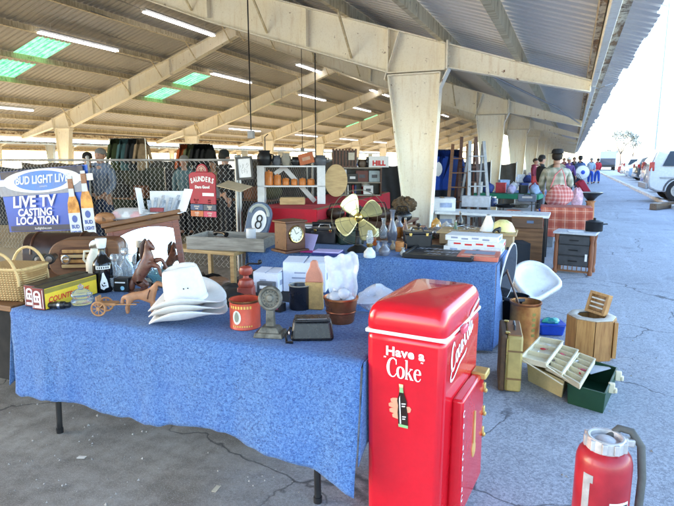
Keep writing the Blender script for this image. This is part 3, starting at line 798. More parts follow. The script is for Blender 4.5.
# curved labels that follow the cylinder
def wrap(mb, pts2, rr): 
    vs = [(rr * math.sin(u), -rr * math.cos(u), z) for u, z in pts2]; mb.add(vs, [tuple(range(len(vs)))])
def wraprect(mb, u0, u1, z0, z1, rr, n=8):
    for k in range(n):
        a = u0 + (u1 - u0) * k / n; b_ = u0 + (u1 - u0) * (k + 1) / n
        wrap(mb, [(a, z0), (b_, z0), (b_, z1), (a, z1)], rr)
mb = MB(); wraprect(mb, -.98, -.70, .31, .485, ra + .0012, 4); wraprect(mb, -.70, -.60, .455, .485, ra + .0012, 2); mb.build('paper_strip', M('worn_paper_label', (.36, .35, .36), .7, var=.25, scale=30), t, smooth=0)
mb = MB(); mb.i = 1; wraprect(mb, .02, .82, .20, .395, ra + .0010); mb.i = 0; wraprect(mb, .06, .78, .21, .385, ra + .0018); mb.i = 1
for k in range(4):
    z = .36 - k * .04
    for j in range(4): wraprect(mb, .12 + j * .16, .12 + j * .16 + .11 + .03 * ((j + k) % 2), z - .011, z + .011, ra + .0026, 2)
mb.build('instruction_label', [TEXTK, TEXTW], t, smooth=0)

# ------------------------------------------------------------------ goods on the front table
Z = TZ + .007
def P(px, py, z=Z): return onZ(px, py, z)
# wicker basket
WICK = None
def wicker():
    m, nt, b = base('woven_wicker'); co = coords(nt)
    w1 = nd(nt, 'ShaderNodeTexWave', wave_type='BANDS', bands_direction='Z', i_Scale=22); w2 = nd(nt, 'ShaderNodeTexWave', wave_type='BANDS', bands_direction='X', i_Scale=16)
    nt.links.new(co, w1.inputs[0]); nt.links.new(co, w2.inputs[0])
    mu = nd(nt, 'ShaderNodeMath', operation='MULTIPLY'); nt.links.new(w1.outputs[1], mu.inputs[0]); nt.links.new(w2.outputs[1], mu.inputs[1])
    n = noise(nt, co, 40, 3)
    c = mixc(nt, ramp(nt, mu.outputs[0], .0, .6), (.30, .16, .055), (.72, .50, .22)); c = mixc(nt, ramp(nt, n, .4, .7, 0, .4), c, (.45, .27, .1))
    nt.links.new(c, b.inputs['Base Color']); b.inputs['Roughness'].default_value = .65; bumpy(nt, b, mu.outputs[0], .8, .01); return m
WICK = wicker()
t = thing('wicker_basket', 'pale wicker basket with an arched handle at the left table end', 'basket', (-3.17, 2.27, .748), 14)
mb = MB()
def bk(u, v):
    a = u * 2 * math.pi; e = .35; ca, sa = math.cos(a), math.sin(a)
    k = .80 + .20 * v
    return (.16 * k * math.copysign(abs(ca) ** e, ca), .13 * k * math.copysign(abs(sa) ** e, sa), .20 * v)
mb.grid(bk, 40, 10); mb.box((0, 0, .006), (.24, .2, .01)); mb.build('body', WICK, t, solid=.008, smooth=60)
WR = M('wicker_rod', (.66, .45, .2), .55, var=.25, scale=30)
mb = MB(); pts = [bk(k / 40, 1) for k in range(40)]; mb.tube(pts, .009, 6, close=True); mb.build('rim', WR, t)
for s in (-.128, .128):
    mb = MB(); mb.tube([(.135 * math.cos(a), s, .05 + (.26 if math.sin(a) > 0 else 0) * math.sin(a)) if False else (.13 * math.cos(a), s, .10 + .20 * math.sin(a)) for a in [math.pi * k / 16 for k in range(17)]], .009, 6)
    mb.build('handle', WR, t)
mb = MB().box((0, 0, .205), (.30, .24, .012)); mb.build('lid', WICK, t, bev=.004)
# two long tins
def long_tin(p, rz, label, side):
    t = thing('long_box', label, 'box', p, rz)
    K = M('tin_black', (.03, .02, .018), .4, var=.3)
    MB().box((0, .21, .065), (.088, .42, .130)).build('carton', [K], t, bev=.003)
    mb = MB(); mb.box((0, -.0012, .065), (.084, .002, .122)); mb.build('end_panel', M('tin_dark_red', (.20, .015, .018), .5, var=.4, scale=40), t)
    mb = MB(); 
    mb.add([(-.028, -.0035, .012), (.028, -.0035, .012), (.028, -.0035, .016), (-.028, -.0035, .016)], [(0, 1, 2, 3)])
    for s in (-.038, .035): mb.add([(s, -.0035, .01), (s + .003, -.0035, .01), (s + .003, -.0035, .118), (s, -.0035, .118)], [(0, 1, 2, 3)])
    old = mb.m; mb.m = Matrix.Translation((0, -.004, .064)) @ Euler((R(90), R(-90), 0)).to_matrix().to_4x4()
    vs, fs = text_mesh('LED', .066, bold=.003, sx=.85); mb.add(vs, fs); mb.m = old
    mb.build('lettering', TEXTW, t, smooth=0)
    if side:
        mb = MB(); mb.box((.0455, .21, .065), (.002, .41, .118)); mb.build('side_panel', YEL, t)
        mb = MB(); mb.box((.0470, .21, .108), (.002, .41, .026)); mb.build('side_band', M('olive_print', (.28, .22, .03), .6), t)
        mb = MB(); put_text(mb, 'COUNTRY TIME', .044, Matrix.Translation((.0475, .185, .052)) @ Euler((R(90), 0, R(90))).to_matrix().to_4x4(), bold=.0012, shear=.2)
        mb.build('side_lettering', TEXTR, t, smooth=0)
q = P(39, 310); long_tin((q.x, q.y, Z), 6, 'black and yellow boxed tin with red lettering along its side, right of a pair', True)
q2 = P(30.0, 306); long_tin((q.x - .10, q.y + .03, Z), 6, 'black boxed tin with white end lettering, left of a pair beside the basket', False)
q = P(58, 309)
t = thing('spark_lighter', 'small black ribbed cylinder lying in front of the boxed tins', 'cylinder', (q.x, q.y, Z + .024), 24)
mb = MB(); mb.m = Euler((0, R(90), 0)).to_matrix().to_4x4(); mb.lathe([(0, -.075), (.022, -.075), (.024, -.06), (.018, -.055), (.018, -.02), (.022, -.015), (.022, .04), (.016, .045), (.016, .07), (0, .07)], n=16); mb.build('barrel', BLK, t)
mb = MB(); mb.m = Euler((0, R(90), 0)).to_matrix().to_4x4(); mb.lathe([(.0225, .005), (.0228, .012), (.0225, .02)], n=16); mb.build('silver_band', CHROME, t)
q = P(82, 304)
t = thing('glass_creamer', 'clear cut glass creamer with a lidded top in front of the black bottle', 'glassware', (q.x, q.y, Z))
MB().lathe([(0, .003), (.055, .003), (.062, .018), (.048, .04), (.058, .055), (.05, .075), (.028, .09), (.012, .095), (.018, .11), (.0, .125)], n=20).build('bowl', GLS, t, smooth=30)
MB().tube([(.05, 0, .07), (.085, 0, .075), (.09, 0, .045), (.055, 0, .03)], .007, 8).build('handle', GLS, t)
# black bottle with a white penguin label
q = P(104.5, 291)
t = thing('rum_bottle', 'tall black bottle with white cap and white figure label', 'bottle', (q.x, q.y, Z), 48)
MB().lathe([(0, 0), (.058, 0), (.062, .008), (.062, .175), (.055, .20), (.030, .232), (.021, .25), (.020, .285), (0, .285)], n=28).build('bottle', M('black_glass', (.006, .006, .007), .08, var=.2), t, smooth=50)
MB().lathe([(.0215, .284), (.027, .288), (.034, .335), (.0345, .348), (0, .349)], n=24).build('cap', WHT, t, smooth=50)
mb = MB()
def wl(pts, rr): wrap(mb, pts, rr)
wraprect(mb, -.75, .75, .155, .176, .0630, 8)
mb.build('label_band', TEXTW, t, smooth=0)
mb = MB(); wrap(mb, [(-.35, .03), (-.05, .02), (.10, .03), (.42, .035), (.38, .06), (.30, .085), (.12, .115), (.02, .135), (-.12, .13), (-.2, .10), (-.38, .065)], .0632)
mb.build('label_figure', TEXTW, t, smooth=0)
mb = MB(); wraprect(mb, -.1, .2, .045, .05, .0638, 3); wraprect(mb, -.05, .1, .06, .07, .0638, 3)
for k in range(6): wraprect(mb, -.62 + k * .21, -.62 + k * .21 + .12, .159, .172, .0638, 2)
mb.build('label_print', TEXTK, t, smooth=0)
q = P(92, 284); q.y += .10
t = thing('plastic_jug', 'cream plastic jug with a handle standing behind the black bottle', 'jug', (q.x - .06, q.y, Z), 20)
MB().lathe([(0, 0), (.06, 0), (.065, .01), (.066, .12), (.055, .17), (.03, .215), (.026, .23), (0, .232)], n=20).build('body', M('cream_jug', (.72, .68, .56), .4), t, smooth=50)
MB().tube([(-.03, 0, .21), (-.075, 0, .21), (-.085, 0, .15), (-.06, 0, .12)], .009, 8).build('handle', MATS['cream_jug'], t)
# decanters
def decanter(px, py, h, r, label, mat=GLS, stopper=True, dx=0, dy=0):
    q = P(px, py)
    t = thing('glass_decanter', label, 'glassware', (q.x + dx, q.y + dy, Z))
    MB().lathe([(0, .004), (r * .9, 0), (r, .01), (r * 1.02, h * .42), (r * .8, h * .56), (r * .32, h * .68), (r * .30, h * .78), (r * .5, h * .82), (r * .4, h * .82), (r * .2, h * .76), (r * .22, h * .68), (r * .68, h * .54), (r * .88, h * .4), (r * .86, .02), (0, .016)], n=20).build('bottle', mat, t, smooth=30)
    if stopper: MB().lathe([(r * .25, h * .80), (r * .5, h * .86), (r * .55, h * .93), (r * .4, h), (0, h)], n=10).build('stopper', mat, t, smooth=20)
decanter(116, 286, .22, .05, 'clear glass decanter with stopper, left one beside the black bottle')
decanter(127, 283, .25, .05, 'taller clear glass decanter with stopper in front of the mirror')
decanter(113, 272, .20, .045, 'short clear glass decanter partly behind the black bottle', dy=-.1)
decanter(137, 277, .19, .045, 'squat clear glass decanter behind the rearing horse', stopper=False, dy=-.12)
q = P(123, 291); t = thing('cube_clock', 'small black cube box with a blue dot beside the glass decanters', 'box', (q.x, q.y + .01, Z), 15)
MB().box((0, 0, .045), (.10, .07, .09)).build('case', BLK, t, bev=.004)
mb = MB().disc((.01, -.037, .025), .014, 'Y', 14); mb.build('dial', M('pale_blue_print', (.3, .6, .8), .5), t); MB().box((-.005, -.0362, .062), (.07, .002, .008)).build('nameplate', TEXTW, t)
q = P(160, 284); t = thing('glass_bowl', 'pale teal glass bowl behind the brown rearing horse', 'bowl', (q.x, q.y, Z))
MB().lathe([(0, .0), (.04, .0), (.045, .01), (.075, .06), (.09, .085), (.084, .085), (.068, .06), (.04, .018), (0, .014)], n=24).build('bowl', TEALG, t, smooth=50)
# dark binoculars and old headphones on the tins
q = P(62, 282)
t = thing('binoculars', 'pair of old black binoculars with pale lens lying behind the tins', 'binoculars', (q.x - .12, q.y - .01, Z + .13), 35)
for s in (-.035, .035): 
    mb = MB(); mb.m = Matrix.Translation((s, 0, .035)) @ Euler((R(90), 0, 0)).to_matrix().to_4x4(); mb.lathe([(0, -.07), (.022, -.07), (.024, 0), (.034, .02), (.036, .07), (.03, .072), (.0, .068)], n=18); mb.build('barrel', BLK, t)
    mb = MB(); mb.m = Matrix.Translation((s, 0, .035)) @ Euler((R(90), 0, 0)).to_matrix().to_4x4(); mb.lathe([(.029, .0705), (0, .0725)], n=16); mb.build('lens', CHROME, t)
MB().box((0, .02, .04), (.05, .05, .02)).build('bridge', BLK, t, bev=.005)
q = P(83, 276); t = thing('camera', 'old black box camera with a chrome lens leaning behind the yellow tin', 'camera', (q.x - .12, q.y, Z + .08), 20)
MB().box((0, 0, .05), (.13, .06, .09)).build('case', BLK, t, bev=.01)
mb = MB(); mb.m = Matrix.Translation((0, -.03, .045)) @ Euler((R(90), 0, 0)).to_matrix().to_4x4(); mb.lathe([(.034, 0), (.034, .03), (.026, .032), (.02, .02), (0, .018)], n=18); mb.build('lens', CHROME, t)
# rearing horse statue (one continuous skinned body)
def skin_mesh(name, nodes, edges, mat, parent, root=0, sub=2, smooth=True, loc=None, rf=1.12):
    me = bpy.data.meshes.new(name); me.from_pydata([n[0] for n in nodes], edges, [])
    o = bpy.data.objects.new(name, me); C.objects.link(o)
    md = o.modifiers.new('k', 'SKIN'); md.use_smooth_shade = True; md.branch_smoothing = .6
    for i, n in enumerate(nodes):
        r = n[1]; r = tuple(q * rf for q in r) if isinstance(r, tuple) else r * rf; me.skin_vertices[0].data[i].radius = r if isinstance(r, tuple) else (r, r)
        me.skin_vertices[0].data[i].use_root = (i == root)
    sb = o.modifiers.new('s', 'SUBSURF'); sb.levels = sub; sb.render_levels = sub
    dg = bpy.context.evaluated_depsgraph_get()
    m2 = bpy.data.meshes.new_from_object(o.evaluated_get(dg)); bpy.data.objects.remove(o); bpy.data.meshes.remove(me)
    m2.materials.clear(); m2.materials.append(mat); m2.name = name
    m2.polygons.foreach_set('use_smooth', [True] * len(m2.polygons))
    o = bpy.data.objects.new(name, m2); C.objects.link(o)
    if parent is not None: o.parent = parent
    if loc is not None: o.location = loc
    return o
q = P(147, 291)
HW = M('carved_brown_wood', (.13, .045, .028), .32, var=.35, scale=25, col2=(.2, .08, .05))
t = thing('horse_statue', 'carved dark brown rearing horse statue in front of the mirror', 'statue', (q.x, q.y, Z), 23)
N = [((-.045, 0, .09), .045), ((-.02, 0, .14), .043), ((.01, 0, .195), .046), ((.022, 0, .245), .033), ((.018, 0, .285), .025), ((.032, 0, .318), .022), ((.052, 0, .290), .017), ((.062, 0, .268), .014),
     ((.022, .022, .338), .005), ((.022, -.022, .338), .005),
     ((-.035, .028, .06), .030), ((-.005, .03, .035), .017), ((-.03, .03, .005), .013), ((-.035, -.028, .06), .030), ((-.005, -.03, .035), .017), ((-.03, -.03, .005), .013),
     ((.045, .025, .20), .022), ((.10, .027, .205), .012), ((.125, .027, .155), .009), ((.135, .027, .14), .008),
     ((.05, -.025, .185), .022), ((.095, -.027, .165), .012), ((.105, -.027, .115), .009), ((.115, -.027, .10), .008),
     ((-.085, 0, .075), .018), ((-.10, 0, .03), .022), ((-.095, 0, .004), .012)]
E_ = [(0, 1), (1, 2), (2, 3), (3, 4), (4, 5), (5, 6), (6, 7), (5, 8), (5, 9), (0, 10), (10, 11), (11, 12), (0, 13), (13, 14), (14, 15), (2, 16), (16, 17), (17, 18), (18, 19), (2, 20), (20, 21), (21, 22), (22, 23), (0, 24), (24, 25), (25, 26)]
skin_mesh('horse', N, E_, HW, t)
mb = MB(); mb.tube([(.01, 0, .345), (-.012, 0, .31), (-.02, 0, .26), (-.025, 0, .21)], [.008, .016, .016, .006], 8); mb.build('mane', M('dark_mane', (.05, .018, .012), .5), t)
MB().box((-.02, 0, .003), (.17, .10, .006)).build('plinth', HW, t, bev=.002)
# wooden toy horse and cart
TOY = wood('toy_pine', (.34, .15, .06), (.5, .26, .11)); q = P(103, 314)
t = thing('toy_cart', 'small wooden toy cart with spoked wheels behind a tan horse', 'toy cart', (q.x, q.y, Z), 22)
for s in (-.05, .05):
    mb = MB(); mb.m = Matrix.Translation((0, s, .043)) @ Euler((R(90), 0, 0)).to_matrix().to_4x4()
    mb.tube([(.038 * math.cos(2 * math.pi * k / 20), .038 * math.sin(2 * math.pi * k / 20), 0) for k in range(20)], .0055, 6, close=True)
    for k in range(8): mb.tube([(0, 0, 0), (.036 * math.cos(k * math.pi / 4), .036 * math.sin(k * math.pi / 4), 0)], .003, 5)
    mb.lathe([(.010, -.006), (.010, .006)], n=10); mb.build('wheel', TOY, t)
MB().tube([(0, -.055, .043), (0, .055, .043)], .004, 6).build('axle', TOY, t)
MB().box((.03, 0, .062), (.11, .06, .016)).box((-.02, 0, .085), (.008, .06, .04)).build('cart_bed', TOY, t, bev=.003)
for s in (-.022, .022): MB().tube([(.06, s, .06), (.20, s, .062)], .0035, 5).build('shaft', TOY, t)
t2 = thing('toy_horse', 'tan wooden toy horse harnessed in front of the toy cart', 'toy horse', (q.x + .15 * math.cos(R(22)), q.y + .16 * math.sin(R(22)), Z), 22)
N = [((0, 0, .090), .019), ((.05, 0, .086), .015), ((.095, 0, .09), .018), ((.12, 0, .118), .012), ((.132, 0, .145), .010), ((.160, 0, .130), .006),
     ((-.01, .012, .055), .010), ((-.012, .012, .03), .006), ((-.012, .012, .003), .006), ((.005, -.012, .055), .010), ((-.01, -.012, .03), .006), ((-.005, -.012, .003), .006),
     ((.10, .012, .055), .009), ((.10, .012, .03), .006), ((.10, .012, .003), .006), ((.11, -.012, .06), .009), ((.13, -.012, .04), .006), ((.128, -.012, .012), .006), ((-.03, 0, .07), .006), ((-.035, 0, .04), .007)]
E_ = [(0, 1), (1, 2), (2, 3), (3, 4), (4, 5), (0, 6), (6, 7), (7, 8), (0, 9), (9, 10), (10, 11), (2, 12), (12, 13), (13, 14), (2, 15), (15, 16), (16, 17), (0, 18), (18, 19)]
skin_mesh('horse', N, E_, M('tan_toy', (.42, .2, .1), .5, var=.3, scale=30), t2, rf=1.4)
MB().tube([(.095 + .024 * math.cos(a) * .3, .026 * math.sin(a), .09 + .026 * math.cos(a)) for a in [k * math.pi / 6 for k in range(12)]], .003, 5, close=True).build('harness', WOODX, t2); t2.scale = (1.22, 1.1, 1.25)
# stack of white cowboy hats
STRAW = M('white_straw', (.70, .69, .68), .75, var=.06, scale=60, bump=.35)
def hat(x, y, z, rz, label, tiltx=0, crown=True):
    t = thing('cowboy_hat', label, 'hat', (x, y, z), group='stacked white cowboy hats', rot=(tiltx, -8, rz)); t.scale = (1.13, 1.13, 1.13)
    mb = MB()
    def brim(u, v):
        a = u * 2 * math.pi; r = .074 + v * .098; ca, sa = math.cos(a), math.sin(a)
        up = .062 * (v ** 2.2) * abs(sa) ** 2.0 - .022 * v * v * abs(ca) ** 2
        return (r * ca * 1.06, r * sa * (1.0 - .13 * v * abs(sa)), .02 + up)
    mb.grid(brim, 56, 8); mb.build('brim', STRAW, t, solid=.004, smooth=60)
    if crown:
        mb = MB()
        def cr(u, v):
            a = u * 2 * math.pi; ca, sa = math.cos(a), math.sin(a)
            if v < .72:
                k = v / .72; r = 1 - .10 * k - .12 * k ** 4; h = .02 + .162 * k
            else:
                k = (v - .72) / .28; r = (.78) * (1 - k) ** .8; h = .182 + .008 * math.sin(k * math.pi)
            x_ = .100 * r * ca; y_ = .083 * r * sa
            pinch = math.exp(-((x_ - .06) / .05) ** 2) * (.85 if v > .3 else v)
            y_ *= 1 - .28 * pinch * min(1, v * 1.2)
            if v >= .70: h -= .030 * math.exp(-(y_ / .022) ** 2) * (1 if abs(x_) < .085 else .4) * min(1, (v - .70) / .1); 
            return (x_, y_, h + .006 * ca)
        mb.grid(cr, 48, 26); mb.build('crown', STRAW, t, smooth=60)
        mb = MB(); mb.grid(lambda u, v: (.1015 * math.cos(u * 2 * math.pi), .0845 * math.sin(u * 2 * math.pi), .022 + .016 * v), 40, 1); mb.build('hatband', M('hatband_cream', (.74, .73, .70), .7), t, smooth=60)
        mb = MB()
        for k in (-.012, .008): mb.ball((.035 + k, -.076, .10), .0035, 8, 6)
        mb.build('eyelets', BLK, t)
    return t
q = P(188, 322)
hx_, hy_ = q.x - .010, q.y + .02
hat(hx_ + .010, hy_ - .01, Z + .034, 24, 'lowest cowboy hat of the white stack', 8, False)
hat(hx_, hy_, Z + .064, 20, 'middle cowboy hat of the white stack', 8, False)
hat(hx_ - .005, hy_ + .005, Z + .094, 22, 'topmost white straw cowboy hat with a creased crown', 8)
# red tobacco tin
q = P(238, 330); TINR = M('red_tin_print', (.60, .075, .035), .4, var=.25, scale=10, grime=.2)
t = thing('tobacco_tin', 'round open red tin with a white oval portrait label', 'tin', (q.x, q.y + .07, Z), 16)
r_ = .078
MB().lathe([(0, 0), (r_, 0), (r_ + .002, .004), (r_, .008), (r_, .135), (r_ + .003, .138), (r_ + .003, .146), (r_ - .003, .146), (r_ - .003, .01), (0, .01)], n=36).build('tin', [TINR], t, smooth=40)
MB().lathe([(r_ + .0015, .136), (r_ + .0045, .140), (r_ + .0045, .147), (r_ - .001, .149)], n=36).build('rim', COPPER, t)
mb = MB(); 
def oval(mb, u0, z0, du, dz, rr, n=20):
    wrap(mb, [(u0 + du * math.cos(2 * math.pi * k / n), z0 + dz * math.sin(2 * math.pi * k / n)) for k in range(n)], rr)
oval(mb, -.28, .066, .30, .036, r_ + .0016); mb.build('oval_label', M('cream_print', (.75, .72, .62), .6), t, smooth=0)
mb = MB(); oval(mb, -.28, .066, .15, .024, r_ + .0026); oval(mb, -.28, .088, .07, .007, r_ + .0030); mb.build('portrait', M('grey_green_print', (.25, .27, .2), .6), t, smooth=0)
mb = MB()
for k in range(8): wraprect(mb, -.75 + k * .19, -.75 + k * .19 + .12, .110, .124, r_ + .0018, 2)
for k in range(9): wraprect(mb, -.55 + k * .15, -.55 + k * .15 + .09, .016, .024, r_ + .0018, 2)
mb.build('lettering', M('gold_print', (.75, .45, .1), .5), t, smooth=0)
# red pepper-mill figure and black felt hat behind the tin
q = P(244, 305)
t = thing('coffee_grinder', 'small red coffee grinder with a ball knob behind the red tin', 'coffee grinder', (q.x - .02, q.y + .06, Z), 20)
REDW = M('red_brown_enamel', (.32, .05, .03), .4, var=.3, grime=.3)
MB().box((0, 0, .05), (.10, .10, .10), .9, .9).build('base', REDW, t, bev=.006)
MB().lathe([(.045, .10), (.05, .115), (.04, .14), (.018, .15), (.016, .165), (.035, .175), (.042, .195), (.035, .215), (.012, .225), (0, .226)], n=20).build('hopper', REDW, t)
MB().tube([(0, 0, .225), (.02, -.01, .24), (.09, -.02, .24)], .006, 6).ball((.09, -.02, .252), .014, 8, 6).build('crank', BLKM, t)
q = P(232, 306)
t = thing('felt_cap', 'flat black felt cap beside the white hats', 'cap', (q.x - .03, q.y + .10, Z))
MB().lathe([(0, 0), (.085, 0), (.10, .02), (.095, .05), (.06, .075), (0, .08)], n=24, sx=1.1).build('crown', M('black_felt', (.015, .015, .016), .95, bump=.4), t, smooth=60)
MB().grid(lambda u, v: ((.085 + .06 * v) * math.sin((u - .5) * 1.8) * 1.1, -(.085 + .06 * v) * math.cos((u - .5) * 1.8), .012 - .008 * v), 12, 4).build('peak', MATS['black_felt'], t, solid=.004)
# cast-iron stand with a fan-shaped head
q = P(266, 338)
t = thing('iron_stand', 'cast iron stand with a fluted round head on a square stepped foot', 'iron stand', (q.x, q.y + .045, Z), 14)
MB().box((0, 0, .012), (.145, .11, .024), .92, .9).box((0, 0, .036), (.11, .085, .026), .7, .7).build('foot', IRON, t, bev=.004)
MB().box((0, .005, .10), (.045, .03, .12), .8, .9).build('stem', IRON, t, bev=.004)
mb = MB(); mb.m = Matrix.Translation((0, .005, .185)) @ Euler((R(78), 0, 0)).to_matrix().to_4x4(); mb.lathe([(0, -.012), (.055, -.012), (.062, 0), (.055, .012), (.045, .012), (.042, .006), (.02, .008), (.014, .016), (0, .017)], n=32)
for k in range(14):
    a = 2 * math.pi * k / 14; mb.box((.034 * math.cos(a), .034 * math.sin(a), .010), (.007, .007, .01))
mb.build('head', IRON, t, bev=.002)
# small boxes behind
q = P(262, 296)
t = thing('film_carton', 'small dark camera carton behind the iron stand', 'carton', (q.x, q.y + .06, Z), 6); MB().box((0, 0, .04), (.11, .06, .08)).build('carton', DGREY, t, bev=.003); MB().box((0, -.0315, .05), (.07, .002, .02)).build('label', TEXTW, t)
q = P(275, 312); t = thing('film_carton', 'tiny black and red film carton beside the black mug', 'carton', (q.x, q.y + .03, Z), -12); MB().box((0, 0, .025), (.085, .05, .05)).build('carton', BLK, t, bev=.003); MB().box((0, -.0265, .025), (.05, .002, .02)).build('label', M('magenta_print', (.5, .03, .15), .5), t)
def carton(px, py, d, rz, label, mat=None, dy=.1, z=Z, print_=True, name='cardboard_box', cat='box'):
    q = P(px, py, z); t = thing(name, label, cat, (q.x, q.y + dy, z), rz)
    mat = mat or M('bluish_white_card', (.66, .70, .82), .7, var=.05)
    a, b_, h = d
    MB().box((0, 0, h / 2), d).build('carton', mat, t, bev=.003)
    for s in (-1, 1): MB().bar((s * a * .26, -b_ * .5, h + .003), (s * a * .26, b_ * .5, h + .012), a * .47, .004).build('flap', mat, t)
    if print_:
        mb = MB()
        for k in range(3): mb.box((-a * .1, -b_ / 2 - .0015, h * (.3 + .18 * k)), (a * (.5 - .12 * k), .001, h * .05))
        mb.box((a / 2 + .0015, -b_ * .1, h * .5), (.001, b_ * .3, h * .25))
        mb.build('print', M('faint_grey_print', (.28, .32, .45), .7), t)
    return t
carton(262, 294, (.17, .14, .13), 8, 'open bluish white carton behind the iron stand')
carton(300, 292, (.28, .18, .19), 16, 'larger white carton with printed sides behind the black mug')
# mug, wooden bottle, camera case
q = P(295, 311)
t = thing('tin_mug', 'tall black enamel mug with a pale rim', 'mug', (q.x, q.y + .06, Z), 150)
MB().lathe([(0, 0), (.058, 0), (.060, .006), (.060, .135), (.063, .140), (.059, .142), (.056, .138), (.055, .012), (0, .012)], n=32).build('body', M('black_enamel', (.012, .013, .02), .3, var=.3, grime=.2), t, smooth=45)
MB().lathe([(.0605, .136), (.0645, .140), (.0600, .1435), (.0562, .139)], n=32).build('rim', M('pale_rim', (.4, .38, .33), .4, .4), t)
MB().tube([(.055, 0, .115), (.095, 0, .11), (.10, 0, .05), (.055, 0, .035)], .007, 8).build('handle', MATS['black_enamel'], t)
q = P(313, 310)
t = thing('bottle_cutout', 'flat wooden bottle shape with a pink neck and straw coloured body', 'wooden cutout', (q.x, q.y + .02, Z), 14)
sh = [(-.05, 0), (.05, 0), (.054, .02), (.048, .13), (.052, .16), (.044, .21), (.024, .25), (.020, .275), (.012, .285), (-.012, .285), (-.020, .275), (-.024, .25), (-.044, .21), (-.052, .16), (-.048, .13), (-.054, .02)]
lo = [p_ for p_ in sh if p_[1] <= .16]
MB().prism([(x, z) for x, z in sh if z <= .161], .03, 'Y', -.015).build('body', M('straw_wood', (.50, .32, .12), .7, var=.25, scale=40), t, bev=.005)
MB().prism([(x, z) for x, z in sh if z >= .159], .03, 'Y', -.015).build('neck', M('pinkish_wood', (.58, .24, .16), .6, var=.15, scale=20), t, bev=.005)
q = P(303, 342)
t = thing('camera_case', 'glossy black leather camera case lying on the blue blanket', 'camera case', (q.x + .015, q.y + .07, Z), 26)
LEA = M('black_leather', (.010, .010, .012), .28, var=.3, scale=40, bump=.3)
MB().box((0, 0, .05), (.21, .12, .10), .86, .62).build('case', LEA, t, bev=.018, seg=3)
MB().box((.0, -.012, .102), (.17, .10, .012)).build('flap', LEA, t, bev=.005)
mb = MB(); mb.tube([(-.10, -.02, .06), (-.125, -.05, .03), (-.12, -.08, .008), (-.09, -.085, .008)], .007, 6); mb.build('strap', LEA, t)
for k in (-1, 1): MB().ball((-.108, -.03 * k - .02, .04), (.006, .012, .016), 8, 6).build('buckle', CHROME, t)
MB().tube([(-.07, -.05, .107), (.07, -.05, .107)], .004, 6).build('piping', M('grey_piping', (.2, .2, .22), .4), t)
# copper pot with bubble wrap
q = P(340, 325)
t = thing('copper_pot', 'tarnished copper pot with a rolled rim', 'pot', (q.x - .02, q.y + .06, Z))
MB().lathe([(0, 0), (.065, 0), (.070, .008), (.084, .10), (.088, .125), (.094, .128), (.094, .136), (.086, .137), (.080, .12), (.064, .012), (0, .012)], n=36).build('pot', COPPER, t, smooth=45)
MB().lathe([(.0785, .056), (.0815, .061), (.0805, .066)], n=36).build('band', M('dark_copper', (.25, .09, .05), .4, .8), t)
bw = base('bubble_wrap'); m_, nt_, b_ = bw
v_ = nd(nt_, 'ShaderNodeTexVoronoi', i_Scale=55); nt_.links.new(coords(nt_), v_.inputs[0])
nt_.links.new(mixc(nt_, ramp(nt_, v_.outputs[0], .1, .6), (.84, .87, .93), (.76, .80, .88)), b_.inputs['Base Color']); b_.inputs['Roughness'].default_value = .2; b_.inputs['Transmission Weight'].default_value = .45; b_.inputs['Alpha'].default_value = .88
bumpy(nt_, b_, v_.outputs[0], .18, .004); BW = m_
mb = MB(); br = random.Random(5)
def bub(u, v):
    x_ = (-.5 + u) * (.13 + .05 * v) - .012 * v; z_ = .10 + .255 * v
    return (x_ + .004 * math.sin(v * 13 + u * 4), .007 * math.sin(u * 15 + v * 2) + .012 * mnoise.noise((u * 5, v * 3, 1.5)) + .03 * v, z_ + (.012 * math.sin(u * 5 + 4) + .006 * math.sin(u * 17)) * v)
mb.at(0, 0, 0).grid(bub, 24, 26)
one('bubble_wrap', 'folded sheet of bubble wrap standing up in the copper pot', 'packing', mb, BW, (q.x - .008, q.y + .065, Z), 20, smooth=60, solid=.006)
mb = MB()
for k in range(7):
    a = k * 1.1; mb.ball((.045 * math.cos(a), .04 * math.sin(a) - .015, .125 + .02 * (k % 3)), (.034, .03, .03), 12, 8, lambda a_, p_: 1 + .08 * math.sin(3 * a_ + 2 * p_))
one('bubble_wrap', 'crumpled bubble wrap bunched inside the copper pot', 'packing', mb, BW, (q.x - .02, q.y + .06, Z), 0, smooth=60)
mb = MB(); q = P(376, 317)
def bagf(u, v):
    a = u * 2 * math.pi; h = math.sin(v * math.pi) ** .6
    k = 1 + .16 * math.sin(3 * a + 4 * v) + .30 * mnoise.noise((2.2 * math.cos(a), 2.2 * math.sin(a), v * 5))
    return (.115 * h * k * math.cos(a), .085 * h * k * math.sin(a), .13 * (1 - (1 - v) ** 1.5) * (1 + .25 * math.sin(a + .5) * v) )
mb.grid(bagf, 36, 18)
one('plastic_bag', 'crumpled clear plastic bag between the copper pot and red cooler', 'bag', mb, M('milky_plastic', (.74, .80, .92), .22, var=.06, trans=.4), (q.x - .035, q.y + .09, Z), 25, smooth=25)
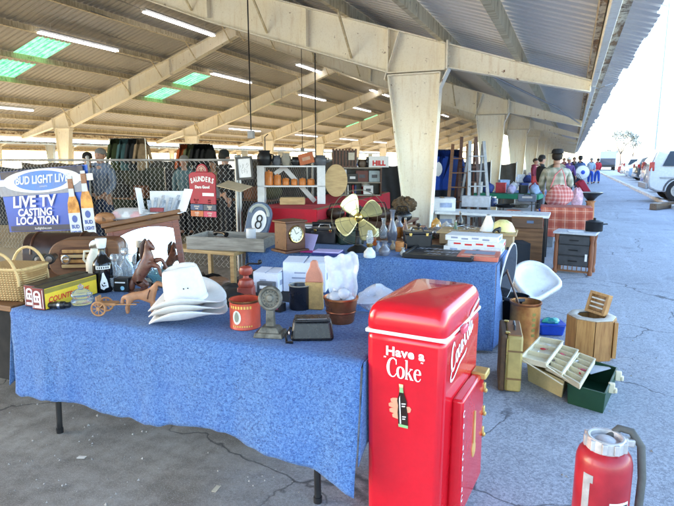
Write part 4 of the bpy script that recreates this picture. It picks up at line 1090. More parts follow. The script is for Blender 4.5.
# ------------------------------------------------------------------ washstand with the tilted mirror
px_ = .67
t = thing('dresser_mirror', 'reddish brown dresser mirror with an arched frame leaning to one side behind the table', 'mirror', (-2.93, 3.20, 0), 36); t.scale = (.80, .9, 1)
MB().box((0, .06, .24), (.72, .34, .48)).build('cabinet', MAHO, t, bev=.006)
for s in (-.18, .18):
    MB().box((s, -.115, .3), (.33, .012, .16)).build('drawer', MAHO, t, bev=.004)
fr = thing  # frame pieces are leaned over by 9 degrees
LM = Matrix.Translation((0.02, .06, .46)) @ Euler((R(-10), R(-8), 0)).to_matrix().to_4x4()
mb = MB(); mb.m = LM
for s in (-.308, .308): mb.box((s, 0, .34), (.060, .045, .68))
mb.box((0, 0, .035), (.56, .045, .09)); mb.build('mirror_frame', MAHO, t, bev=.006)
mb = MB(); mb.m = LM
def arch(x): return .632 - .05 * (x / .28) ** 2
n = 16
poly = [(-.28 + .56 * k / n, arch(-.28 + .56 * k / n)) for k in range(n + 1)]
mb.prism(poly + [(.28, .68), (-.28, .68)], .04, 'Y', -.02); mb.build('arched_rail', MAHO, t, bev=.004)
mb = MB(); mb.m = LM; mb.box((0, .035, .70), (.74, .20, .035)).box((0, 0.02, .662), (.70, .09, .04)); mb.build('top_shelf', WOOD, t, bev=.006)
m, nt, b = base('mirror_silver'); n_ = noise(nt, coords(nt), 30); nt.links.new(ramp(nt, n_, .4, .8, .012, .05), b.inputs['Roughness']); b.inputs['Metallic'].default_value = 1; b.inputs['Base Color'].default_value = (.9, .92, .93, 1)
mb = MB(); mb.m = LM; mb.add([(x, -.004, z) for x, z in ([(-.28, .07), (.28, .07)] + list(reversed(poly)))], [tuple(range(n + 3))]); mb.build('mirror_glass', m, t, smooth=0)
mb = MB(); mb.m = LM; mb.box((-.395, 0, .30), (.085, .05, .62)); mb.build('side_post', MAHO, t, bev=.008)
TOPM = Matrix.Translation((-2.93, 3.20, 0)) @ Euler((0, 0, R(36))).to_matrix().to_4x4() @ Matrix.Diagonal((.80, .9, 1, 1)) @ LM
def onshelf(x, y=.035): return TOPM @ Vector((x, y, .718))
v = onshelf(-.345); t = thing('wooden_ball', 'brown wooden bowling pin end marked with a dark initial on the mirror top', 'wooden knob', v, 27)
MB().lathe([(0, 0), (.035, .0), (.06, .02), (.066, .05), (.05, .08), (.02, .092), (0, .093)], n=20, sx=1.25).build('knob', wood('turned_wood', (.25, .10, .04), (.36, .17, .07)), t, smooth=60)
mb = MB(); put_text(mb, 'h', .05, front(.012, -.067, .045)); mb.build('initial', TEXTK, t, smooth=0)
v = onshelf(-.10); t = thing('toy_car_pack', 'clear domed pack with red and white toy cars on the mirror top', 'toy pack', v, 27, rot=(0, 0, 27))
MB().box((0, 0, .004), (.32, .12, .008)).build('tray', M('pack_card', (.12, .1, .12), .6), t)
for k, c in enumerate([(.55, .02, .03), (.75, .75, .76), (.62, .03, .05), (.05, .06, .10)]):
    MB().box((-.115 + k * .075, -.005 + .012 * (k % 2), .028), (.07, .05, .028)).box((-.115 + k * .075, -.005 + .012 * (k % 2), .052), (.04, .042, .022), .7, .8).build('toy_car', M('toy_paint_%d' % k, c, .25), t, bev=.005)
PACK = M('thin_clear_plastic', (.9, .92, .95), .12, var=.03, alpha=.35)
MB().grid(lambda u, v: (.16 * math.cos(u * 2 * math.pi) * math.cos(v * math.pi / 2) ** .5, .06 * math.sin(u * 2 * math.pi) * math.cos(v * math.pi / 2) ** .5, .008 + .085 * math.sin(v * math.pi / 2)), 28, 8).build('cover', PACK, t, smooth=60)
v = onshelf(.22); t = thing('open_box', 'white open box with wrapped glassware standing on the mirror top', 'box', v, 24, rot=(0, 0, 24))
mb = MB(); mb.box((0, .07, .085), (.27, .008, .17)).box((0, 0, .004), (.27, .14, .008)); mb.build('carton', WHT, t, bev=.002)
MB().bar((-.155, -.07, .0), (-.185, -.05, .20), .12, .006).build('flap', PAPER, t); MB().bar((.15, -.07, .02), (.20, -.02, .19), .12, .006).build('flap', PAPER, t)
mb = MB()
for k in range(7): mb.bar((-.11 + .035 * k, -.02 - .01 * (k % 2), .01), (-.13 + .04 * k + .02 * (k % 3), .02, .10 + .02 * (k % 3)), .03, .008)
mb.build('wrapped_glass', M('blue_grey_wrap', (.42, .47, .55), .4, var=.4, scale=60), t)
mb = MB(); mb.box((-.05, -.04, .03), (.10, .03, .03)); mb.build('red_label', M('dull_red_print', (.3, .05, .06), .5), t)
# slatted old headboard / radio cabinet at left
t = thing('slatted_cabinet', 'dark brown rounded cabinet front with recessed wooden slats behind the tins', 'cabinet', (-3.28, 2.90, .747), 30); t.scale = (1.0, 1, .92)
def rr_poly(w, h, r, n=8):
    pts = []
    for cx, cz, a0 in ((w / 2 - r[0], r[0], -90), (w / 2 - r[1], h - r[1], 0), (-w / 2 + r[2], h - r[2], 90), (-w / 2 + r[3], r[3], 180)):
        rad = r[[0, 1, 2, 3][len(pts) // (n + 1)]]
        for k in range(n + 1):
            a = R(a0 + 90 * k / n); pts.append((cx + rad * math.cos(a), cz + rad * math.sin(a)))
    return pts
MB().prism(rr_poly(.50, .30, (.01, .06, .14, .10)), .18, 'Y', 0).build('case', wood('chestnut_brown', (.11, .045, .02), (.20, .085, .035)), t, bev=.008)
MB().prism(rr_poly(.34, .18, (.006, .02, .05, .03)), .01, 'Y', -.003).build('recess', WOODX, t).location = (.0, -.004, .06)
for k in range(4): MB().box((.0, -.014, .088 + k * .040), (.31 - .02 * (k == 3), .016, .026)).build('slat', WOODL if k % 2 else WOODT, t, bev=.003)
MB().lathe([(.055, 0), (.055, .01), (.045, .014), (.0, .012)], n=24).build('dial', CHROME, t, rot=(90, 0, 0), loc=(.10, -.002, .245))
t = thing('barrel_trunk', 'dark leather round topped trunk at the left end behind the wicker basket', 'trunk', (-3.80, 3.16, .747), 28)
mb = MB(); mb.prism([(-.17, 0), (.17, 0)] + [(.17 * math.cos(math.pi * k / 12), .12 + .15 * math.sin(math.pi * k / 12)) for k in range(13)], .5, 'X', -.25); mb.build('trunk', M('dark_leather', (.05, .022, .016), .4, var=.4, grime=.2), t, bev=.008)
for s in (-.18, .18): 
    mb = MB(); mb.tube([(s, .172 * math.cos(math.pi * k / 12), .12 + .153 * math.sin(math.pi * k / 12)) for k in range(13)], .008, 5); mb.build('band', WOODX, t)

# ------------------------------------------------------------------ second blue table: goods
Z2 = TZ + .008
def Q(px, py, z=Z2): return onZ(px, py, z)
q = Q(284, 253)
t = thing('mantel_clock', 'dark brown mantel clock with a round cream dial', 'clock', (q.x, q.y + .12, Z2), 64)
MB().box((0, 0, .0125), (.27, .24, .025)).build('base', WOODX, t, bev=.006); MB().box((0, 0, .15), (.215, .19, .25)).build('case', WOODX, t, bev=.004); MB().box((0, 0, .285), (.25, .22, .02)).build('top_moulding', WOODX, t, bev=.005)
mb = MB(); mb.m = Matrix.Translation((0, -.096, .17)) @ Euler((R(90), 0, 0)).to_matrix().to_4x4(); mb.lathe([(.078, 0), (.082, .006), (.076, .012), (.07, .010)], n=32); mb.build('bezel', BRASS, t)
mb = MB(); mb.m = Matrix.Translation((0, -.0975, .17)) @ Euler((R(90), 0, 0)).to_matrix().to_4x4(); mb.lathe([(.074, 0), (0, .001)], n=32); f = mb.build('dial', M('cream_dial', (.78, .74, .62), .4, var=.05), t)
mb = MB()
for k in range(12):
    a = k * math.pi / 6; mb.at(); mb.m = Matrix.Translation((.060 * math.sin(a), -.1000, .17 + .060 * math.cos(a))) @ Euler((0, a, 0)).to_matrix().to_4x4(); mb.box((0, 0, 0), (.004, .001, .014))
mb.at(); mb.m = Matrix.Translation((0, -.1005, .17)) @ Euler((0, R(60), 0)).to_matrix().to_4x4(); mb.box((0, 0, .018), (.004, .001, .036)); mb.m = Matrix.Translation((0, -.1010, .17)) @ Euler((0, R(-25), 0)).to_matrix().to_4x4(); mb.box((0, 0, .026), (.003, .001, .052))
mb.build('hands_and_numerals', TEXTK, f, smooth=0)
# greeting-card style booklet and flat books
q = Q(305, 251); LIL = M('lilac_card', (.52, .46, .80), .6, var=.06); MAG = M('magenta_card', (.62, .02, .22), .5)
t = thing('booklet', 'lilac booklet with a magenta back cover standing open', 'booklet', (q.x, q.y + .03, Z2), 12)
MB().bar((0, 0, .005), (.035, .07, .15), .16, .004).build('page', LIL, t); MB().bar((-.012, .008, .005), (.023, .078, .15), .165, .004).build('cover', MAG, t); MB().box((.0, -.05, .004), (.19, .12, .007)).build('lower_cover', MAG, t)
q = Q(325, 255); t = thing('book', 'dark blue flat book lying beside the lilac booklet', 'book', (q.x + .01, q.y + .05, Z2), 8); MB().box((0, 0, .012), (.26, .18, .024)).build('cover', M('navy_cover', (.012, .02, .16), .5), t, bev=.003); MB().box((.0, -.004, .030), (.24, .16, .010)).build('pages', LIL, t)
# brass desk fan
q = Q(352, 254)
t = thing('desk_fan', 'antique desk fan with four brass blades in a thin wire cage', 'fan', (q.x, q.y + .16, Z2), 22)
MB().lathe([(0, 0), (.10, 0), (.105, .01), (.09, .03), (.05, .05), (.03, .07), (.025, .15), (.03, .20), (0, .20)], n=28).build('base', BLKM, t, smooth=50)
FH = .325
mb = MB(); mb.m = Matrix.Translation((0, .02, FH)) @ Euler((R(90), 0, 0)).to_matrix().to_4x4(); mb.lathe([(0, -.16), (.05, -.155), (.075, -.12), (.078, -.04), (.06, -.01), (.02, 0), (0, 0)], n=24); mb.build('motor', BLKM, t, smooth=50)
MB().box((0, .09, .22), (.035, .05, .12)).build('bracket', BLKM, t, bev=.006)
def blade(u, v):
    r = .035 + .185 * v; wd = (.030 + .058 * math.sin(min(1, v * 1.02) * math.pi * .62) ** 1.2) * (1 if v < .8 else math.sqrt(max(0, 1 - ((v - .8) / .2) ** 2)) * 1.0)
    s_ = (u - .5) * 2
    return (s_ * wd + .02 * v, -.035 + s_ * wd * .55 - .02 * v, r)
mb = MB(); mb.grid(blade, 10, 16)
BRP = M('pale_lacquered_brass', (.86, .76, .36), .34, .65, var=.3, scale=5, grime=.12); BL = mb.build('blade', BRP, t, solid=.002, smooth=60); BL.location = (0, -.02, FH); BL.rotation_euler = (0, R(-36), 0)
for k in range(1, 4):
    c = BL.copy(); C.objects.link(c); c.parent = t; c.rotation_euler = (0, R(-36 + 90 * k), 0)
mb = MB(); mb.m = Matrix.Translation((0, -.055, FH)) @ Euler((R(90), 0, 0)).to_matrix().to_4x4(); mb.lathe([(.036, -.03), (.036, 0), (.028, .012), (.0, .016)], n=24); mb.build('hub', BRASS, t, smooth=50)
mb = MB()
for rr_, yy in ((.25, .04), (.25, -.085), (.17, -.11), (.085, -.12)): mb.tube([(rr_ * math.cos(k * math.pi / 24), yy, FH + rr_ * math.sin(k * math.pi / 24)) for k in range(48)], .0022, 5, close=True)
for k in range(8):
    a = k * math.pi / 4 + .2; ca, sa = math.cos(a), math.sin(a)
    mb.tube([(.05 * ca, .06, FH + .05 * sa), (.25 * ca, .04, FH + .25 * sa), (.25 * ca, -.085, FH + .25 * sa), (.17 * ca, -.11, FH + .17 * sa), (.085 * ca, -.12, FH + .085 * sa)], .0016, 4)
mb.build('wire_cage', M('old_wire', (.16, .14, .10), .4, .8), t)
# miniature oil lamps, glassware and small things around the fan
def oil_lamp(px, py, h, label, col, dy=.04):
    q = Q(px, py); t = thing('oil_lamp', label, 'lamp', (q.x, q.y + dy, Z2))
    MB().lathe([(0, 0), (.05, 0), (.055, .012), (.05, .05), (.028, .075), (.02, .09), (0, .09)], n=20).build('font', col, t, smooth=50)
    MB().lathe([(.022, .09), (.03, .10), (.03, .115), (.02, .125), (0, .125)], n=14).build('burner', BRASS, t)
    MB().lathe([(.022, .12), (.034, .15), (.030, .19), (.018, h), (.016, h), (.028, .19), (.032, .15), (.020, .12)], n=18).build('chimney', GLS, t, smooth=50)
oil_lamp(368, 258, .24, 'small pale oil lamp with glass chimney just right of the fan', M('milk_glass', (.66, .72, .74), .2))
q = Q(373, 246); t = thing('table_lamp', 'tiny table lamp with a pale yellow shade behind the oil lamp', 'lamp', (q.x, q.y + .05, Z2))
MB().lathe([(0, 0), (.04, 0), (.042, .01), (.015, .03), (.02, .06), (.01, .09), (0, .09)], n=16).build('base', M('amber_glass', (.35, .08, .02), .15), t); MB().lathe([(.045, .09), (.038, .17), (.034, .17), (.041, .09)], n=20).build('shade', M('pale_yellow_shade', (.78, .72, .42), .7), t)
def vase(px, py, h, r, label, mat, dy=.04, z=Z2, name='glass_vase', cat='vase'):
    q = Q(px, py, z); t = thing(name, label, cat, (q.x, q.y + dy, z))
    MB().lathe([(0, 0), (r * .7, 0), (r * .75, h * .03), (r, h * .25), (r * .85, h * .45), (r * .35, h * .68), (r * .38, h * .9), (r * .6, h), (r * .5, h), (r * .28, h * .9), (r * .25, h * .68), (r * .7, h * .45), (r * .85, h * .25), (r * .6, h * .05), (0, h * .04)], n=22).build('vase', mat, t, smooth=50)
    return t
GG = M('grey_lustre_glass', (.30, .32, .40), .12, var=.4, scale=20, trans=.5)
vase(383, 256, .13, .055, 'squat grey lustre glass vase beside the oil lamp', GG)
vase(389, 244, .34, .055, 'tall slender grey glass vase between the fan and the column', GG, .1)
vase(379, 240, .22, .05, 'clear glass vase just behind the pale oil lamp', GLS, .15)
vase(394, 236, .20, .06, 'smoky glass vase at the back beside the tall grey vase', GG, .2)
q = Q(398, 252); t = thing('wooden_mug', 'small amber wooden mug beside the white owl ornament', 'mug', (q.x, q.y + .05, Z2)); MB().lathe([(0, 0), (.04, 0), (.042, .09), (.037, .09), (.035, .01), (0, .01)], n=20).build('body', wood('amber_wood', (.36, .13, .03), (.48, .2, .06)), t); MB().tube([(.04, 0, .075), (.065, 0, .07), (.065, 0, .025), (.04, 0, .02)], .006, 6).build('handle', WOOD, t)
q = Q(407, 245); t = thing('ceramic_bird', 'cream and orange ceramic bird ornament beside the amber mug', 'ornament', (q.x, q.y + .06, Z2), 30)
BRD = M('cream_ceramic', (.75, .62, .45), .3, var=.2, scale=20)
skin_mesh('bird', [((0, 0, .01), .025), ((0, 0, .05), .035), ((.01, 0, .085), .026), ((.02, 0, .12), .02), ((.045, 0, .115), .006), ((-.05, 0, .06), .012), ((-.075, 0, .075), .006)], [(0, 1), (1, 2), (2, 3), (3, 4), (1, 5), (5, 6)], BRD, t)
MB().ball((.05, 0, .114), .007, 8, 6).build('beak', M('orange_glaze', (.6, .2, .03), .3), t)
# flat black framed sign
q0, q1 = Q(392, 263), Q(445, 264)
t = thing('framed_sign', 'flat black framed sign with worn white lettering lying on the second blue table', 'sign', (-1.03, 4.85, Z2), 2)
MB().box((0, 0, .010), (.56, .62, .02)).build('panel', M('black_sign_paint', (.010, .012, .018), .4), t, bev=.002)
mb = MB(); mb.box((0, -.30, .02), (.60, .03, .034)).box((0, .30, .02), (.60, .03, .034)).box((-.29, 0, .02), (.03, .57, .034)).box((.29, 0, .02), (.03, .57, .034)); mb.build('frame', BLK, t, bev=.004)
mb = MB()
for txt, s_, y in (('SMOKE', .13, .13), ('SHOP', .10, -.02), ('No 1', .08, -.14)): put_text(mb, txt, s_, Matrix.Translation((-.02, y, .0225)), bold=.002, shear=.15, sx=1.2)
for k in range(5): mb.box((0, -.24 + .012 * k % .02, .0215), (.4 - .05 * k, .004, .001))
mb.build('lettering', M('grey_lettering', (.35, .37, .42), .5), t, smooth=0)
# board games and white cartons at the right end
t = thing('board_game', 'flat red orange game box with a grey picture at the table corner', 'game box', (-.70, 4.80, Z2), 3)
ORR = M('orange_red_print', (.62, .16, .10), .55, var=.15); MB().box((0, 0, .018), (.34, .36, .036)).build('carton', ORR, t, bev=.003); MB().box((.0, .05, .0372), (.26, .16, .002)).build('picture', M('blue_grey_print', (.22, .27, .38), .5, var=.3), t)
MB().box((.0, -.12, .0372), (.28, .06, .002)).build('title_band', M('pale_orange_print', (.7, .32, .22), .5), t)
def stackbox(x, y, z, d, rz, label, mat, pr, name='flat_box'):
    t = thing(name, label, 'box', (x, y, z), rz); MB().box((0, 0, d[2] / 2), d).build('carton', mat, t, bev=.003)
    mb = MB()
    for k in range(4): mb.box((-d[0] * .32 + k * d[0] * .2, -d[1] / 2 - .001, d[2] * (.55 - .15 * (k % 2))), (d[0] * .13, .001, d[2] * .3))
    mb.box((d[0] / 2 + .001, 0, d[2] * .5), (.001, d[1] * .6, d[2] * .5)); mb.build('print', pr, t)
    return d[2]
PRB = M('pale_blue_ink', (.35, .42, .62), .6, var=.3); PRR = MATS['red_print']
zz = Z2; wx = -.80
zz += stackbox(wx, 5.16, zz, (.52, .30, .055), 0, 'white flat carton with blue print, lowest of the three by the table corner', WHT2, PRB)
zz += stackbox(wx + .02, 5.16, zz, (.50, .28, .05), 2, 'white flat carton with red print, middle of the three by the table corner', WHT2, PRR)
zz += stackbox(wx - .01, 5.17, zz, (.48, .27, .05), -2, 'white flat carton with grey print, top of the three by the table corner', WHT2, MATS['faint_grey_print'])
# tray full of cutlery and a white lamp cone, yellow dome on the worn wooden table
Z3 = .748
t = thing('wooden_tray', 'shallow brown tray heaped with silver oddments beyond the white cartons', 'tray', (-.86, 5.72, Z3 + .10), 3)
MB().box((0, 0, -.04), (.72, .42, .11)).build('crate', CARD, t, bev=.003); MB().box((0, 0, .022), (.78, .46, .016)).build('board', WOODT, t, bev=.003)
SIL = M('silver_oddments', (.55, .57, .60), .25, .8, var=.4, scale=30)
orr = random.Random(11); oddn = ['spoon', 'fork']
for k in range(12):
    mb = MB(); a = orr.uniform(0, 6.28); x, y = orr.uniform(-.30, .05), orr.uniform(-.16, .14); L = orr.uniform(.07, .11); zc = .036 + .012 * (k % 4)
    mb.m = Matrix.Translation((x, y, zc)) @ Euler((R(orr.uniform(-14, 14)), R(orr.uniform(-14, 14)), a)).to_matrix().to_4x4()
    mb.bar((-L, 0, 0), (L * .4, 0, 0), .010, .003); mb.ball((L * .6, 0, 0), (.032, .02, .006), 10, 6)
    o = mb.build('spoon', SIL, None); o.matrix_world = Matrix.Translation((-.86, 5.72, Z3 + .10)) @ Euler((0, 0, R(3))).to_matrix().to_4x4()
    tag(o, 'tarnished silver spoon in the heap on the shallow brown tray', 'spoon', 'silver spoons heaped on the tray')
def vat(x, y): return (-.86 + x, 5.72 + y, Z3 + .13)
t = thing('lamp_shade', 'small white cone lamp shade standing on the heaped tray', 'lamp shade', vat(.10, .02)); MB().lathe([(.085, 0), (.022, .16), (.018, .16), (.08, 0)], n=24).build('shade', WHT, t, smooth=50); MB().lathe([(.018, .158), (.02, .17), (0, .175)], n=12).build('finial', CHROME, t)
t = thing('dome_shade', 'pale yellow glass dome shade behind the white cone on the tray', 'lamp shade', vat(.24, .06)); MB().lathe([(.125, 0), (.12, .03), (.09, .085), (.04, .115), (0, .12)], n=28).build('dome', M('yellow_milk_glass', (.78, .70, .30), .3, var=.12), t, smooth=60); MB().lathe([(.126, -.004), (.130, .0), (.126, .006)], n=28).build('rim', BRASS, t)
t = thing('black_figurine', 'little black toy animal at the right edge of the heaped tray', 'figurine', vat(.20, -.12), 30)
skin_mesh('body', [((-.03, 0, .035), .018), ((.03, 0, .035), .018), ((.05, 0, .06), .014), ((-.03, .015, 0), .007), ((-.03, -.015, 0), .007), ((.03, .015, 0), .007), ((.03, -.015, 0), .007)], [(0, 1), (1, 2), (0, 3), (0, 4), (1, 5), (1, 6)], BLK, t)
t = thing('cardboard_box', 'small yellow ochre carton on the wooden table left of the heaped tray', 'box', (-1.62, 5.95, Z3), 8); MB().box((0, 0, .055), (.18, .15, .11)).build('carton', M('ochre_card', (.45, .27, .07), .7), t, bev=.003); MB().box((0, 0, .112), (.17, .14, .006)).build('lid', CARD, t)
# grey wooden tray near the fence
t = thing('wooden_tray', 'shallow weathered grey wooden tray on the plank bench by the fence', 'tray', (-3.12, 4.62, .722), 10)
MB().box((0, 0, .008), (.80, .44, .016)).build('floor', WOODG, t)
for yy in (-.22, .22): MB().box((0, yy, .065), (.82, .02, .13)).build('side', WOODG, t, bev=.003)
for xx in (-.40, .40): MB().box((xx, 0, .065), (.02, .44, .13)).build('end', WOODG, t, bev=.003)
t = thing('paper_roll', 'short cream roll of paper standing inside the grey wooden tray', 'roll', (-2.98, 4.72, .74)); MB().lathe([(.05, 0), (.05, .17), (.02, .17), (.02, 0)], n=20).build('roll', PAPER, t); MB().lathe([(.021, 0), (.021, .172), (.017, .172)], n=12).build('core', CARD, t)
for k, (c, lab) in enumerate([((.012, .012, .014), 'black cloth bag slumped under the plank bench by the fence'), ((.05, .05, .06), 'dark grey sack on the floor under the plank bench')]):
    mb = MB(); mb.ball((0, 0, .18), (.26, .2, .2), 18, 12, lambda a, p: 1 + .12 * math.sin(3 * a + k) + .07 * math.sin(7 * a + 3 * p))
    one('sack', lab, 'bag', mb, M('dark_sack_%d' % k, c, .9, bump=.4), (-3.55 + .5 * k, 4.7, 0), 20 * k)

# ------------------------------------------------------------------ leaning things at the right of the second table
m_, nt_, b_ = base('black_speckled_glass'); n_ = noise(nt_, coords(nt_), 60, 3, .8); nt_.links.new(mixc(nt_, ramp(nt_, n_, .5, .75), (.012, .014, .02), (.10, .11, .14)), b_.inputs['Base Color']); b_.inputs['Roughness'].default_value = .12
t = thing('oval_panel', 'black oval glass panel with a pale edge leaning on the blue blanket', 'oval panel', (-.475, 4.86, .38), rot=(8, -4, 74))
MB().prism([(.15 * math.cos(k * math.pi / 20) * (1 - .18 * math.sin(k * math.pi / 20)), .26 + .26 * math.sin(k * math.pi / 20)) for k in range(40)], .012, 'Y', 0).build('panel', m_, t)
mb = MB(); mb.tube([(.152 * math.cos(k * math.pi / 20) * (1 - .18 * math.sin(k * math.pi / 20)), .006, .26 + .262 * math.sin(k * math.pi / 20)) for k in range(40)], .008, 6, close=True); mb.build('edge', WHT2, t)
t = thing('dark_bin', 'black plastic bin standing under the oval glass panel', 'bin', (-.40, 4.95, 0), 10); MB().lathe([(0, 0), (.10, 0), (.105, .01), (.125, .40), (.130, .405), (.120, .405), (.1, .02), (0, .02)], n=20).build('bin', BLK, t, smooth=45); MB().lathe([(.125, .38), (.134, .39), (.134, .41), (.125, .412)], n=20).build('rim', DGREY, t)
q = onZ(522, 352)
t = thing('umbrella_stand', 'worn copper coloured cylinder with a stick in it beside the suitcase', 'umbrella stand', (q.x, q.y + .1, 0))
CY = M('tarnished_copper_sheet', (.40, .115, .04), .42, .5, var=.45, scale=7, grime=.3, col2=(.45, .24, .07))
MB().lathe([(0, 0), (.125, 0), (.128, .01), (.124, .02), (.124, .40), (.130, .405), (.130, .418), (.120, .418), (.115, .40), (.115, .02), (0, .02)], n=32).build('cylinder', CY, t, smooth=45)
MB().lathe([(.125, .395), (.132, .405), (.131, .42), (.124, .421)], n=32).build('rim', COPPER, t)
mb = MB()
for k in range(5): wraprect(mb, .55, .8, .14 + .045 * k, .165 + .045 * k, .1255, 3)
mb.build('stamped_marks', M('olive_stamp', (.22, .19, .04), .6), t, smooth=0)
one('walking_stick', 'thin dark walking stick leaning out of the copper cylinder', 'stick', MB().tube([(.05, .0, .03), (-.02, .0, .30), (-.17, .03, .66)], .009, 8).ball((-.172, .03, .665), .013, 8, 6), WOODX, (q.x, q.y + .1, 0))
# white moulded seat with lettering
t = thing('moulded_seat', 'white moulded plastic seat shell with dark lettering leaning back behind the copper cylinder', 'seat', onZ(536, 279, .30))
_r = Vector((math.cos(YAW_), math.sin(YAW_), 0)); _f = Vector((-math.sin(YAW_), math.cos(YAW_), 0)); _u = Vector((0, 0, 1))
_n = (_u * .72 - _f * .69).normalized(); _e2 = (_u * .69 + _f * .72).normalized(); _y = (-.52 * _r + .85 * _e2).normalized(); _x = _y.cross(_n)
t.rotation_euler = Matrix((_x, _y, _n)).transposed().to_euler()
def seat(u, v):
    a = u * 2 * math.pi; ca, sa = math.cos(a), math.sin(a); n_ = 2.1 if sa > 0 else 2.1 + 3.4 * min(1, -sa * 1.6)
    rb = (abs(ca / .25) ** n_ + abs(sa / (.27 if sa > 0 else .22)) ** n_) ** (-1 / n_)
    return (rb * v * ca, rb * v * sa, -.070 * max(0, 1 - (v / .86) ** 5) - .05 * max(0, (v - .94) / .06))
MB().grid(seat, 48, 20).build('shell', M('white_abs', (.80, .81, .83), .28, var=.05), t, smooth=60, solid=.012)
mb = MB(); put_text(mb, 'Cosco', .055, Matrix.Translation((.02, -.155, -.052)) @ Euler((R(12), 0, 0)).to_matrix().to_4x4(), shear=.3); mb.box((.09, -.06, -.066), (.02, .03, .002)); mb.build('lettering', TEXTK, t, smooth=0)
# suitcase
q = onZ(506, 392)
t = thing('suitcase', 'upright tan suitcase with dark wooden edges in front of the copper cylinder', 'suitcase', (q.x - .005, q.y + .20, 0), 8)
TAN = M('tan_vinyl', (.44, .33, .11), .5, var=.3, scale=5, grime=.2, bump=.2); 
MB().box((.02, 0, .205), (.105, .40, .40)).build('shell', TAN, t, bev=.015); MB().box((-.055, 0, .205), (.045, .40, .405)).build('side_panel', M('dark_tweed', (.09, .05, .025), .8, var=.4, scale=40, bump=.4), t, bev=.012)
for z in (.402,): MB().box((.02, 0, z + .006), (.09, .36, .012)).build('top_panel', WOOD, t, bev=.004)
mb = MB(); mb.tube([(.02, -.07, .41), (.02, -.06, .44), (.02, .06, .44), (.02, .07, .41)], .008, 8); mb.build('handle', BLK, t)
for y in (-.14, .14): MB().box((-.03, y, .415), (.03, .03, .012)).build('clasp', BRASS, t, bev=.002)
for z in (.10, .30): MB().box((.02, -.2015, z), (.104, .004, .012)).build('strip', M('brown_trim', (.2, .11, .04), .6), t)
MB().tube([(-.0325, -.203, .02), (-.0325, -.203, .39)], .004, 6).build('seam', BRASS, t)
# blue tub with green packet, octagonal barrel
q = onZ(549, 336)
t = thing('blue_tub', 'small bright blue plastic tub between the cylinder and the wooden keg', 'tub', (q.x, q.y + .08, 0), 20)
MB().box((0, 0, .055), (.20, .15, .11), 1.2, 1.2).build('tub', BLUE, t, bev=.015); MB().box((0, 0, .108), (.25, .19, .012)).build('rim', BLUE, t, bev=.004)
mb = MB().ball((.0, -.01, .125), (.085, .06, .03), 14, 8, lambda a, p: 1 + .15 * math.sin(4 * a)); one('snack_packet', 'crumpled blue and green packet lying in the blue tub', 'packet', mb, M('blue_green_foil', (.02, .16, .5), .25, var=.3, col2=(.05, .5, .2), scale=20), (q.x, q.y + .08, .0), 20)
q = onZ(589, 361)
t = thing('wooden_keg', 'octagonal honey wood keg with a pale rim on the asphalt', 'keg', (q.x, q.y + .17, 0), 8)
rr_ = .19
for k in range(8):
    a0, a1 = R(45 * k + .8), R(45 * k + 44.2); 
    o_ = [(rr_ * math.cos(a0), rr_ * math.sin(a0)), (rr_ * math.cos(a1), rr_ * math.sin(a1)), ((rr_ - .035) * math.cos(a1), (rr_ - .035) * math.sin(a1)), ((rr_ - .035) * math.cos(a0), (rr_ - .035) * math.sin(a0))]
    MB().prism(o_, .33, 'Z', .0).build('stave', WOODL if k % 3 else wood('toasted_oak', (.26, .11, .03), (.40, .20, .06), axis=2), t, bev=.003)
MB().lathe([(.118, .328), (.185, .330), (.188, .338), (.175, .345), (.125, .345), (.112, .338)], n=8, a0=0).build('rim', M('pale_rim_enamel', (.55, .50, .42), .5, var=.2, grime=.2), t, bev=.002)
MB().lathe([(0, .02), (.15, .02), (.15, .03)], n=16).build('floor', WOODX, t)
MB().box((.165, -.09, .17), (.03, .07, .30)).build('block', WOODL, t, bev=.004)
t = thing('slatted_box', 'small tilted wooden box with three pale slats perched on the keg', 'wooden box', (q.x + .03, q.y + .22, .340), rot=(-14, 6, -28))
mb = MB(); mb.box((0, 0, .012), (.16, .075, .024)).box((0, 0, .168), (.16, .075, .024)).box((-.07, 0, .09), (.022, .075, .14)).box((.07, 0, .09), (.022, .075, .14)); mb.box((0, .03, .09), (.13, .01, .14)); mb.build('frame', WOODL, t, bev=.003)
for k in range(3): MB().box((0, -.022, .055 + k * .036), (.115, .012, .014)).build('slat', M('pale_slat', (.66, .60, .50), .6), t, bev=.002)
# cantilever tackle box
t = thing('tackle_box', 'open fishing tackle box with cream and green halves and stepped cream trays', 'tackle box', (0, 0, 0))
def quad_tray(name, c, z, h, mat, th=.006, div=0, flare=0.0):
    """open tray whose rim corners are c (4 points, counter-clockwise) at height z+h"""
    cx = sum(p.x for p in c) / 4; cy = sum(p.y for p in c) / 4
    lo = [Vector((cx + (p.x - cx) * (1 - flare), cy + (p.y - cy) * (1 - flare), z)) for p in c]; hi = [Vector((p.x, p.y, z + h)) for p in c]
    mb = MB(); mb.add(lo, [(0, 1, 2, 3)]); 
    for k in range(4): mb.add([lo[k], lo[(k + 1) % 4], hi[(k + 1) % 4], hi[k]], [(0, 1, 2, 3)])
    o = mb.build(name, mat, t, solid=th, smooth=0)
    mb = MB()
    for k in range(4): mb.bar(hi[k], hi[(k + 1) % 4], .012, .008)
    mb.build('rim', mat, o, bev=.002)
    for j in range(div):
        f = (j + 1) / (div + 1); a = lo[0].lerp(lo[3], f); b2 = lo[1].lerp(lo[2], f); a2 = hi[0].lerp(hi[3], f); b3 = hi[1].lerp(hi[2], f)
        MB().add([a, b2, b3, a2], [(0, 1, 2, 3)]).build('divider', mat, o, solid=.004, smooth=0)
    return o
def zq(pts, z): return [Vector((*onZ(x, y, z)[:2], 0)) for x, y in pts]
